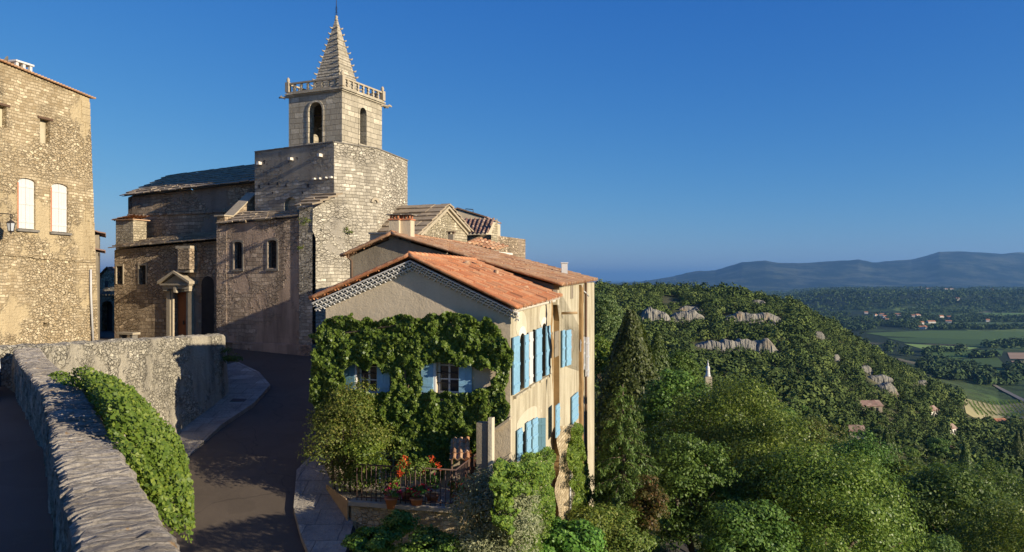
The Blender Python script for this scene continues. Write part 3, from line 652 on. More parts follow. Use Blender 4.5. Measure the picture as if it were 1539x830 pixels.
    for i in range(5):
        for j in range(16): rr_ = .27*i/4; pr.append(Vector((d.x, d.y, dz)) + x_*rr_*math.cos(j*math.pi/8) + y_*rr_*math.sin(j*math.pi/8) + ax*(rr_**2*.6))
    D.add(pr, [(i*16+j, i*16+(j+1) % 16, (i+1)*16+(j+1) % 16, (i+1)*16+j) for i in range(4) for j in range(16)], True)
    D.tube([Vector((d.x, d.y, dz)), Vector((d.x, d.y, dz)) - ax*.1 - Vector((0, 0, .7))], .025, 6); D.tube([Vector((d.x, d.y, dz-.3)), Vector((d.x, d.y, dz)) + ax*.4], .012, 5)
    D.build('satellite_dish', M['lichen'], root)
    return Lf, nn
Lf, Ln = left_building()
def wall_lamp():
    a = Lf.at(-8, 322); c = Lf.at(-8, 322) + Ln*.72; c.z = a.z - .02
    root = thing('wall_lantern', 'black wrought iron street lantern hanging from a scrolled bracket on the golden stone wall', 'street lamp', tuple(a))
    b = MB(); b.tube([a, a+Ln*.35+Vector((0,0,.02)), c], .018, 6); b.tube([a-Vector((0,0,.35)), a+Vector((0,0,.25))], .02, 6)
    sc_ = [c + Ln*(.09*math.sin(t_)*(1-t_/9)) + Vector((0, 0, -.09+.09*math.cos(t_)*(1-t_/9))) for t_ in np.linspace(0, 5.5, 14)]; b.tube(sc_, .012, 5)
    b.tube([a-Vector((0,0,.3)), a+Ln*.12-Vector((0,0,.12)), a+Ln*.35-Vector((0,0,.02))], .012, 5); b.tube([c, c-Vector((0,0,.16))], .012, 6)
    b.build('bracket', M['iron'], root)
    t = c - Vector((0, 0, .16)); l = MB(); l.lathe(t, [(.02, 0), (.03, -.05), (.16, -.14), (.17, -.155), (.15, -.16)], 6, True); l.lathe(t, [(.1, -.44), (.11, -.46), (.03, -.5), (.02, -.56)], 6, True)
    for k in range(6): an = k*math.pi/3; l.tube([t+Vector((.15*math.cos(an), .15*math.sin(an), -.16)), t+Vector((.10*math.cos(an), .10*math.sin(an), -.45))], .009, 4)
    lant = l.build('lantern', M['iron'], root); g = MB(); g.lathe(t, [(.135, -.165), (.09, -.44)], 6, True)
    gm_ = NT('lamp_glass', .15, .5); gm_.col((.45, .47, .48)); g.build('lamp_glass', gm_.m, lant)
wall_lamp()
# ------------------------------------------------------------------ things in the gap between the building and the church
def gable_house(name, label, F_, t0, t1, zb, ze, zr_, depth, wall_m, roof_m, over=.2, cat='house', extra=None, tilem=True):
    root = thing(name, label, cat, tuple(F_.pt((t0+t1)/2, zb))); n3 = -Vector((F_.n.x, F_.n.y, 0)); tm = (t0+t1)/2
    b = MB(); pts = [F_.pt(t0, zb), F_.pt(t1, zb), F_.pt(t1, ze), F_.pt(tm, zr_), F_.pt(t0, ze)]; b.prism(pts, n3*depth); w_ = b.build('wall', M[wall_m], root)
    for s_ in (0, 1):
        te = t0-over if s_ == 0 else t1+over; sl2 = (zr_-ze)/(tm-t0); e0 = F_.pt(te, ze-over*sl2+.06, over); e1 = e0+n3*(depth+2*over); r0 = F_.pt(tm, zr_+.06, over); r1 = r0+n3*(depth+2*over)
        r_ = MB(); tile_surface(r_, e0, e1, r0, r1); r_.build('roof', M[roof_m], root)
    return root
def tile_surface(mb, e0, e1, r0, r1, per=.22, crs=.36, amp=.035, seed=0, nu=6):
    """canal tiles between an eave line e0-e1 and a ridge line r0-r1; UV counts columns and courses"""
    e0, e1, r0, r1 = map(Vector, (e0, e1, r0, r1)); rn = random.Random(seed)
    nc = max(2, int((e1-e0).length/per)); nr = max(2, int(((r0-e0).length+(r1-e1).length)/2/crs))
    nrm = (e1-e0).cross(r0-e0).normalized(); nrm = nrm if nrm.z > 0 else -nrm; base = rn.randint(0, 500)
    jit = [[rn.uniform(-.008, .014) for _ in range(nc+1)] for _ in range(nr)]
    for j in range(nr):
        pts = []; n = nc*nu+1
        for jj, lift in ((j, .03), (j+1, .0)):
            v = jj/nr; ov = .08 if lift == 0 and j < nr-1 else 0
            for i in range(n):
                u = i/(n-1); ph = (i % nu)/nu; c = min(nc-1, i//nu)
                h = amp*(1.7*math.sin(math.pi*min(1, ph/.62)) if ph < .62 else -.55*math.sin(math.pi*(ph-.62)/.38))
                p = e0.lerp(e1, u).lerp(r0.lerp(r1, u), v + (ov/nr if ov else 0)); pts.append(p + nrm*(h + lift + jit[j][c]))
        uvs = []; fs = []
        for i in range(n-1):
            c = i//nu + base; fs.append((i, i+1, n+i+1, n+i)); uvs.append([(c+.3, j+.3), (c+.6, j+.3), (c+.6, j+.6), (c+.3, j+.6)])
        # front lip of the course
        mb.add(pts, fs, False, uvs); lp = pts[:n] + [p - nrm*.05 for p in pts[:n]]
        mb.add(lp, [(i, i+1, n+i+1, n+i) for i in range(n-1)], False, uvs)
    return mb
def slab_surface(mb, e0, e1, r0, r1, crs=.5, wmin=.35, wmax=.75, th=.05, seed=0, jit=.02):
    """overlapping stone slabs (lauzes)"""
    e0, e1, r0, r1 = map(Vector, (e0, e1, r0, r1)); rn = random.Random(seed); L_ = (e1-e0).length; nr = max(1, round(((r0-e0).length+(r1-e1).length)/2/crs))
    nrm = (e1-e0).cross(r0-e0).normalized(); nrm = nrm if nrm.z > 0 else -nrm
    for j in range(nr):
        x = 0; v0 = j/nr; v1 = min(1, (j+1.25)/nr)
        while x < L_:
            w_ = min(rn.uniform(wmin, wmax), L_-x); 
            if L_-x-w_ < wmin*.5: w_ = L_-x
            a, c = x/L_, (x+w_)/L_; d = rn.uniform(-.06, .06)/nr/crs if j else rn.uniform(-.1, .02)/nr/crs; q = [e0.lerp(e1, a).lerp(r0.lerp(r1, a), v0+d), e0.lerp(e1, c).lerp(r0.lerp(r1, c), v0+d), e0.lerp(e1, c).lerp(r0.lerp(r1, c), v1), e0.lerp(e1, a).lerp(r0.lerp(r1, a), v1)]
            g = [(q[1]-q[0])*.012, -(q[1]-q[0])*.012]; q[0] += g[0]; q[3] += g[0]; q[1] += g[1]; q[2] += g[1]
            lift = [th*1.3+rn.uniform(0, jit), th*1.3+rn.uniform(0, jit), th*.15, th*.15]; t_ = th*rn.uniform(.8, 1.4)
            top = [p + nrm*(l+t_) for p, l in zip(q, lift)]; bot = [p + nrm*l for p, l in zip(q, lift)]
            mb.add(bot+top, [(0,3,2,1), (4,5,6,7), (0,1,5,4), (1,2,6,5), (2,3,7,6), (3,0,4,7)]); x += w_
    return mb
def gap_things():
    # narrow shadowed house just beyond the golden building, seen almost edge-on
    f = Face(147.5, 37, (-.515, 1)); f.n = Vector((1, .515)).normalized(); root = thing('shaded_house', 'narrow dark house side with two projecting eaves just behind the golden building', 'house', tuple(f.pt(0, -3)))
    nn = V3(f); u = U3(f); z1 = (HY-380)/F*37; z2 = (HY-355)/F*41
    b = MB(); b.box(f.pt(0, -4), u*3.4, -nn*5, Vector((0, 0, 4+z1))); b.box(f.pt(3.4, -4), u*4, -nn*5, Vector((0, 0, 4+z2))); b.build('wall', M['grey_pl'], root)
    for t_, l_, z_ in ((-.1, 3.4, z1), (3.4, 4.2, z2)):
        e0 = f.pt(t_, z_+.05, .28); r = MB(); tile_surface(r, e0, e0+u*l_, e0 - nn*3 + Vector((0, 0, .8)), e0+u*l_ - nn*3 + Vector((0, 0, .8))); r.build('roof', M['darktile'], root)
    # pale gable house at the end of the alley
    g = Face(152, 56, (1, -.25)); t0 = g.t(140); t1 = g.t(186); z = g.tz(172, 408)[1]
    r = gable_house('gable_house', 'pale rubble gable end with a small round-headed opening at the end of the alley', g, t0, t1, -4, g.tz(150, 424)[1]-.2, z+.25, 6, 'gable', 'darktile')
    o = MB(); o.wall(g, arch(*px_rect(g, 157.5, 162.5, 422, 432), rise=.14), [], 0, .012); o.build('opening', M['iron'], r)
    # dark gateway wall below it
    h = Face(150, 48, (1, -.2)); root = thing('gateway_wall', 'dark shadowed gateway arch closing the alley beside the church', 'gateway', tuple(h.at(160, 505)))
    b = MB(); a0 = h.t(140); a1 = h.t(190); zt = h.tz(160, 446)[1]; ho = arch(*px_rect(h, 152.5, 169, 452, 506)); b.wall(h, rect(a0, a1, -4.2, zt), [ho], .6, back=True)
    b.fbox(h, a0, a1, zt, zt+.08, -.65, .05); b.build('wall', M['church'], root)
    t = MB(); tile_surface(t, h.pt(a0, zt+.1, .12), h.pt(a1, zt+.1, .12), h.pt(a0, zt+.3, -.6), h.pt(a1, zt+.3, -.6)); t.build('coping', M['oldtile'], root)
    d = MB(); q = px_rect(h, 152.5, 169, 452, 506); d.fbox(h, q[0], q[1], q[2], q[3]-.2, -.58, -.5); d.build('gate', M['iron'], root)
    # stone bench
    c = P(187, 509, 38.0); c.z = float(plaza_z(38)); root = thing('stone_bench', 'low stone bench with a pale slab top on the square before the church wall', 'bench', tuple(c)); u = Vector((.927, -.375, 0)); v = Vector((.375, .927, 0))
    b = MB(); b.box(c - u*.55 + Vector((0, 0, .38)), u*1.1, v*.45, Vector((0, 0, .1)), .008); b.build('seat', M['trim'], root)
    for k in (-.42, .28): b = MB(); b.box(c + u*k + v*.06, u*.16, v*.33, Vector((0, 0, .377)), .006); b.build('leg', M['lichen'], root)
gap_things()
def car():
    c = Vector((-10.12, 14.0, -2.2)); root = thing('parked_car', 'white car parked against the parapet at the left edge, mostly outside the picture', 'car', tuple(c))
    fw = Vector((.70, -.714, 0)).normalized(); sd = Vector((fw.y, -fw.x, 0)); sd = -sd if sd.x < 0 else sd   # faces the camera, sd to the right
    # side silhouette lofted across the width with tumblehome
    prof = [(.0, .28), (.03, .55), (.12, .78), (.35, .90), (.95, .98), (1.15, 1.02), (1.75, 1.42), (2.6, 1.47), (3.4, 1.40), (3.85, 1.02), (4.05, .95), (4.1, .5), (4.05, .28)]
    o = c - sd*1.0; b = MB(); rows = []
    for w_, sh, dz in ((-.80, .03, -.06), (-.78, .0, 0), (-.55, -.01, .02), (0, -.05, .035), (.55, -.01, .02), (.78, 0, 0), (.80, .03, -.06)):
        rows.append([c + sd*(w_*(1 - max(0, z-.95)*.28)) - fw*(x+sh) + Vector((0, 0, z + (dz if z > .6 else 0))) for x, z in prof])
    n = len(prof); b.add([p for r_ in rows for p in r_], [(i*n+j, i*n+j+1, (i+1)*n+j+1, (i+1)*n+j) for i in range(len(rows)-1) for j in range(n-1)], True)
    for r_ in (rows[0], rows[-1]): b.add(r_, [list(range(n))])
    paint = NT('white_car_paint', .3, .5); paint.col((.62, .61, .57)); b.build('body', paint.m, root)
    bb = MB(); bb.box(c - sd*.79 + fw*.05 + Vector((0, 0, .2)), sd*1.58, -fw*.3, Vector((0, 0, .27))); bb.box(c - sd*.76 + Vector((0, 0, .16)) - fw*.3, sd*1.52, -fw*3.5, Vector((0, 0, .16))); bb.build('bumper', M['iron'], root)
    p = MB(); p.box(c + sd*.12 + fw*.085 + Vector((0, 0, .48)), sd*.52, fw*.015, Vector((0, 0, .11))); pl = p.build('number_plate', M['white'], root)
    gl = MB(); gl.quad(*[c + sd*(s_*(1 - max(0, z-.95)*.28)) - fw*(x-.01) + Vector((0, 0, z+.045)) for s_, x, z in ((-.68, 1.2, 1.05), (.68, 1.2, 1.05), (.68, 1.68, 1.38), (-.68, 1.68, 1.38))]); gl.build('windscreen', M['glass'], root)
    for s_ in (-1, 1):
        h = MB(); h.box(c + sd*(s_*.62-.13) + fw*.0 + Vector((0, 0, .6)), sd*.26, fw*.03, Vector((0, 0, .14)), .004); h.build('headlight', M['zinc'], root)
        q = MB(); q.quad(*[c + sd*(s_*(.785 - max(0, z-.95)*.2)) - fw*x + Vector((0, 0, z)) for x, z in ((1.35, 1.03), (3.6, 1.03), (3.3, 1.34), (1.8, 1.36))]); q.build('side_window', M['glass'], root)
        for x in (.75, 3.3):
            w_ = MB(); ce = c + sd*s_*.72 - fw*x + Vector((0, 0, .31)); w_.tube([ce - sd*.1, ce + sd*.1], .31, 20); tw = w_.build('wheel', M['iron'], root)
            r_ = MB(); r_.tube([ce + sd*s_*.09, ce + sd*s_*.112], .19, 16); r_.build('rim', M['zinc'], tw)
car()
# ------------------------------------------------------------------ the church
def ph(deg): return (-math.cos(R(deg)), math.sin(R(deg)))
def pv(deg): return (math.sin(R(deg)), math.cos(R(deg)))
church = thing('church', 'old stone church with a square bell tower, balustrade and crocketed stone spire above the road', 'church', (-11, 40, -3.3))
T_ = Vector(((502-CX)/F*36.6, 36.6)); FT = Face(0, 1, ph(29), T_); FS1 = Face(0, 1, (.713, .701), T_); FS1.n = Vector((.701, -.713)); ZT = 6.43
def deco_block(F_, px, py, s, parent, hole=True, out=.22):
    t, z = F_.tz(px, py); b = MB(); b.fbox(F_, t-s/2, t+s/2, z-s*.4, z+s*.4, -.05, out, .015); b.build('projecting_stone', M['whitewash'], parent)
def church_base_tower():
    t1 = FS1.t(565.5); C1 = FS1.pt(t1, 0); FS2 = Face(0, 1, (.239, .971), (C1.x, C1.y)); FS2.n = Vector((.971, -.239)); t2 = FS2.t(612.5); tl = FT.t(383)
    # buttress corner in the plane of FS1
    tb = FS1.t(471)
    b = MB()
    niche = arch(*px_rect(FT, 427, 446, 296, 328)); b.wall(FT, [(0, -4), (tl, -4), (tl, 6.38), (0, ZT)], [niche], .22, back=True)
    ar = arch(*px_rect(FS1, 559, 565, 301, 312)) 
    # sunlit plane with the buttress outline
    zc = FS1.tz(471, 314)[1]; zs = FS1.tz(501.8, 295)[1]
    b.wall(FS1, [(tb+.12, -4), (t1, -4), (t1, ZT), (0, ZT), (0, zs), (tb-.02, zc), (tb-.04, zc-1.0), (tb+.12, zc-1.35)], [], .1)
    b.wall(FS2, [(0, -4), (t2, -4), (t2, ZT), (0, ZT)], [], .1)
    back = FS2.pt(t2, -4); lft = FT.pt(tl, -4); bk = lft + Vector((.45, .89, 0))*4.5; up = Vector((0, 0, 4+ZT))
    b.quad(back, bk, bk+up, back+up); b.quad(bk, lft, lft + Vector((0, 0, 10.38)), bk+up)
    top = [FT.pt(0, ZT-.03), FS1.pt(t1, ZT-.03), FS2.pt(t2, ZT-.03), bk + Vector((0, 0, 3.97+ZT)), FT.pt(tl, ZT-.03)]; b.quad(*top)
    w_ = b.build('tower_base', M['tower'], church)
    # thin coping slabs at the top edge
    c = MB()
    for F_, a, e in ((FT, 0, tl), (FS1, 0, t1), (FS2, 0, t2)):
        x = a; rn = random.Random(7)
        while x < e: k = min(rn.uniform(.5, .9), e-x); c.fbox(F_, x+.004, x+k-.004, ZT+.002-(.05*x/tl if F_ is FT else 0), ZT+.055-(.05*x/tl if F_ is FT else 0), -.4, .04, .004); x += k
    c.build('coping', M['lichen'], church)
    # upper rendered band of the shaded side
    r = MB(); zr0 = FT.tz(440, 272)[1]; n = 30
    lo = [(tl*i/n, zr0 + .12*noise.noise(Vector((i*.5, 3, 0)))+.08*math.sin(i*1.9)) for i in range(n+1)]
    r.wall(FT, lo + [(tl, 6.36), (0, ZT-.02)], [], 0, .012); r.build('render_band', MT['grey_render_band'], church)
    for px, py in ((392, 246), (439, 239.5), (483, 234)): deco_block(FT, px, py, .17, church)
    for px, py in ((474, 269), (482, 268.5), (491, 267.5), (499, 267)): deco_block(FT, px, py, .10, church, out=.14)
    h = MB()
    for px, py, s in ((397.5, 244, .2), (446, 239, .16), (433, 243, .14), (434, 249, .12), (404, 277, .12), (418, 276, .14), (430, 279, .13), (463, 279, .16), (390, 281, .12), (455, 290, .1), (410, 290, .1), (421, 318, .1)):
        t, z = FT.tz(px, py); h.fbox(FT, t-s/2, t+s/2, z-s/2, z+s/2, -.02, .016, .02)
    h.build('putlog_holes', M['iron'], church)['kind'] = 'stuff'
    # blind arch on the lit side
    a = MB(); q = px_rect(FS1, 557, 566, 297, 313); ri = arch(q[0]+.12, q[1]-.0, q[2], q[3]-.12, None, 8)[2:]; ro = arch(q[0]-.0, q[1]+.12, q[2], q[3], None, 8)[2:]
    for i in range(len(ri)-1): a.prism([FS1.pt(*ri[i], -.01), FS1.pt(*ro[i], -.01), FS1.pt(*ro[i+1], -.01), FS1.pt(*ri[i+1], -.01)], V3(FS1)*.09)
    a.build('blind_arch', M['trim'], church)
    return FS2, t1, t2, tl, tb, zc, zs
masonry('grey_render_band', (.36, .31, .23), (.52, .46, .35), (.28, .24, .18), .42, .18, .2, (.43, .375, .28), .5, (.16, .135, .10), .5, .04, .3)
FS2, t1s, t2s, tlt, tbs, zcap, zcs = church_base_tower()

def belfry():
    c0 = Vector(((514-CX)/F*37.6, 37.6)); U = Vector(ph(24.4)); V = Vector(pv(24.4)); FL = Face(0, 1, tuple(U), c0); FR = Face(0, 1, tuple(V), c0); FR.n = -Vector((U.x, U.y)); FL.n = -V
    W = FL.t(434); D = FR.t(574); z0 = ZT-.05; z1 = 9.12; b = MB()
    hl = arch(*px_rect(FL, 464, 484.5, 153.5, 215)); hr = arch(*px_rect(FR, 540.5, 550.5, 162, 217.5))
    b.wall(FL, rect(0, W, z0, z1), [hl], .38); b.wall(FR, rect(0, D, z0, z1), [hr], .38)
    A = FL.pt(W, z0); B_ = A + Vector((V.x, V.y, 0))*D; C_ = FR.pt(D, z0); up = Vector((0, 0, z1-z0)); b.quad(A, B_, B_+up, A+up); b.quad(B_, C_, C_+up, B_+up); b.quad(*(p + up for p in (FL.pt(0, z0), C_, B_, A)))
    b.build('belfry', M['belfry'], church)
    # inner dark lining so that the openings lead into a room
    for F_, h in ((FL, hl), (FR, hr)):
        a = MB(); ts = [p[0] for p in h]; zs = [p[1] for p in h]; ro = arch(min(ts)-.1, max(ts)+.1, min(zs), max(zs)+.1, None, 12)[2:]; ri = arch(min(ts), max(ts), min(zs), max(zs), None, 12)[2:]
        for i in range(len(ri)-1): a.prism([F_.pt(*ri[i], -.005), F_.pt(*ro[i], -.005), F_.pt(*ro[i+1], -.005), F_.pt(*ri[i+1], -.005)], V3(F_)*.03)
        zb = min(zs); zsp = ri[0][1]
        for tt in (min(ts)-.1, max(ts)+.003): a.fbox(F_, tt, tt+.097, zb, zsp, -.005, .025)
        a.fbox(F_, min(ts)-.14, max(ts)+.14, zb-.08, zb-.004, -.005, .06); a.build('arch_surround', M['belfry'], church)
    # bell on a yoke
    u3 = Vector((U.x, U.y, 0)); v3 = Vector((V.x, V.y, 0)); bc = FL.pt(FL.t(477), 0) + v3*.75; bc.z = z0+1.15; bm = plain('dark_bronze', (.05, .045, .035), .5, .4, .3, 6, .6)
    k = MB(); k.lathe(bc, [(.06, .62), (.2, .58), (.25, .45), (.28, .2), (.36, .04), (.42, 0), (.38, -.01)], 20); bell = k.build('bell', bm, church)
    y = MB(); y.tube([bc - u3*1.2 + Vector((0,0,.7)), bc + u3*1.2 + Vector((0,0,.7))], .06, 8); y.box(bc - u3*.3 - v3*.08 + Vector((0, 0, .64)), u3*.6, v3*.16, Vector((0, 0, .3))); y.build('yoke', M['pipe'], bell)
    # cornice in two steps
    def ring(mb, g0, g1, za, zb):
        o0, o1 = -g1, 0
        P4 = [FL.pt(0, 0), FL.pt(W, 0), B_.copy(), FR.pt(D, 0)]; P4[2].z = 0; ctr = sum(P4, Vector())/4
        def grow(g): return [FL.pt(0, 0) - u3*g - v3*g, FL.pt(W, 0) + u3*g - v3*g, FL.pt(W, 0) + u3*g + v3*(D+g), FL.pt(0, 0) - u3*g + v3*(D+g)]
        return grow
    grow = ring(None, 0, 0, 0, 0); c = MB()
    for g, za, zb in ((.07, z1+.002, z1+.07), (.14, z1+.072, z1+.15)):
        q = grow(g); c.prism([p + Vector((0, 0, za)) for p in q], Vector((0, 0, zb-za)))
    c.build('cornice', M['belfry'], church)
    zb = z1+.152; ht = .52; bal = MB(); q = grow(.08); qi = grow(-.04)
    for i in range(4):
        a, e = q[i], q[(i+1) % 4]; ai, ei = qi[i], qi[(i+1) % 4]
        for za, zz in ((0, .07), (ht-.08, ht)): bal.add([Vector((p.x, p.y, zb+za)) for p in (a, e, ei, ai)] + [Vector((p.x, p.y, zb+zz)) for p in (a, e, ei, ai)], [(0,1,2,3), (4,5,6,7), (0,1,5,4), (1,2,6,5), (2,3,7,6), (3,0,4,7)])
    bal.build('balustrade_rails', M['trim'], church)
    for i in range(4):
        a, e = grow(.02)[i], grow(.02)[(i+1) % 4]; n = 8
        for k in range(1, n):
            p = a.lerp(e, k/n); d = (e-a).normalized(); nn = Vector((d.y, -d.x, 0)); m = MB(); hh = ht-.15; o = []
            prof = [(.055, 0), (.075, .05), (.03, .12), (.085, .22), (.03, .5), (.085, .74), (.03, .86), (.075, .95), (.055, 1)]
            L1 = [(-w_, z*hh) for w_, z in prof]; R1 = [(w_, z*hh) for w_, z in prof][::-1]
            for w_, z in L1 + R1: o.append(p + d*w_ + Vector((0, 0, zb+.075+z)) - nn*.045)
            N_ = len(prof)
            m.add(o + [x + nn*.09 for x in o], [(j, j+1, 2*N_-2-j, 2*N_-1-j) for j in range(N_-1)] + [(2*N_+j, 2*N_+j+1, 4*N_-2-j, 4*N_-1-j) for j in range(N_-1)] + [(j, (j+1) % (2*N_), 2*N_+(j+1) % (2*N_), 2*N_+j) for j in range(2*N_)])
            m.build('baluster', M['trim'], church)
    for i, p in enumerate(grow(.02)):
        m = MB(); m.box(p - u3*.11 - v3*.11 + Vector((0, 0, zb+.07)), u3*.22, v3*.22, Vector((0, 0, ht-.03))); m.lathe(p + Vector((0, 0, zb+ht+.04)), [(.10, 0), (.06, .04), (.09, .1), (.075, .18), (.03, .25)], 10); m.build('corner_post', M['trim'], church)
    # gargoyles at the left and right ends of the cornice
    for p, dr in ((FL.pt(W, z1-.02), (u3 - v3*.3)), (FR.pt(D, z1-.05), (-u3*.6 + v3*.5)), (FR.pt(D, z1-.05), (v3 - u3*.1))):
        dr = dr.normalized(); m = MB(); m.tube([p - dr*.1, p + dr*.15 + Vector((0, 0, .02)), p + dr*.3 + Vector((0, 0, -.01)), p + dr*.4 + Vector((0, 0, .03)), p + dr*.52 + Vector((0, 0, -.02))], [.07, .065, .05, .07, .03], 7)
        m.tube([p + dr*.38 + Vector((0, 0, .05)), p + dr*.36 + Vector((0, 0, .12))], [.03, .008], 5); m.tube([p + dr*.2, p + dr*.22 + Vector((0, 0, -.12))], [.03, .015], 5); m.build('gargoyle', M['trim'], church)
    # spire: courses stepping in, hooked crockets on every edge
    ctr = c0 + U*(W/2) + V*(D/2); ctr = Vector((ctr.x, ctr.y)); ztop = (HY-30)/F*ctr.y; zb0 = zb-.1; hw = .88; n = 27; s = MB(); cks = [MB() for _ in range(4)]; rn = random.Random(3)
    for k in range(n):
        f0, f1 = k/n, (k+1)/n; w0 = hw*(1-f0)+.05; w1 = hw*(1-f1)+.05-.006; z0_, z1_ = zb0+(ztop-zb0)*f0, zb0+(ztop-zb0)*f1
        A4 = [Vector((ctr.x, ctr.y, 0)) + u3*a*w0 + v3*b_*w0 + Vector((0, 0, z0_)) for a, b_ in ((-1, -1), (1, -1), (1, 1), (-1, 1))]
        B4 = [Vector((ctr.x, ctr.y, 0)) + u3*a*w1 + v3*b_*w1 + Vector((0, 0, z1_)) for a, b_ in ((-1, -1), (1, -1), (1, 1), (-1, 1))]
        sh = [(p - Vector((ctr.x, ctr.y, p.z)))*.03 for p in A4]; A4 = [p + q_ for p, q_ in zip(A4, sh)]
        s.add(A4 + B4, [(0,1,5,4), (1,2,6,5), (2,3,7,6), (3,0,4,7), (0,1,2,3), (4,5,6,7)])
        if k % 2 == 0 and k < n-1:
            for ck, (a, b_), p in zip(cks, ((-1, -1), (1, -1), (1, 1), (-1, 1)), A4):
                d = (u3*a + v3*b_).normalized(); l = .14*(1-.35*f0)*rn.uniform(.8, 1.2); ck.tube([p - d*.02, p + d*l*.7 + Vector((0, 0, .02)), p + d*l*1.05 + Vector((0, 0, .075))], [.05, .042, .018], 5)
    s.build('spire', M['belfry'], church); 
    for ck in cks: ck.build('crocket_row', M['trim'], church)['kind'] = 'stuff'
    tp = Vector((ctr.x, ctr.y, ztop)); f = MB(); f.lathe(tp - Vector((0, 0, .05)), [(.07, 0), (.1, .06), (.05, .12), (.09, .2), (.02, .28)], 10); f.build('finial', M['trim'], church)
    v = MB(); v.tube([tp + Vector((0, 0, .1)), tp + Vector((0, 0, 2.0))], .017, 6); 
    for sg in (-1, 1):
        for z, r_ in ((.3, .1), (.55, .07), (1.35, .09)):
            v.tube([tp + Vector((0, 0, z-.1)) + u3*sg*.01, tp + u3*sg*r_ + Vector((0, 0, z)), tp + u3*sg*r_*.4 + Vector((0, 0, z+.12)), tp + Vector((0, 0, z+.02))], .009, 5)
    v.tube([tp - u3*.28 + Vector((0, 0, 1.5)), tp + u3*.28 + Vector((0, 0, 1.5))], .014, 5); v.build('iron_cross', M['iron'], church)
belfry()

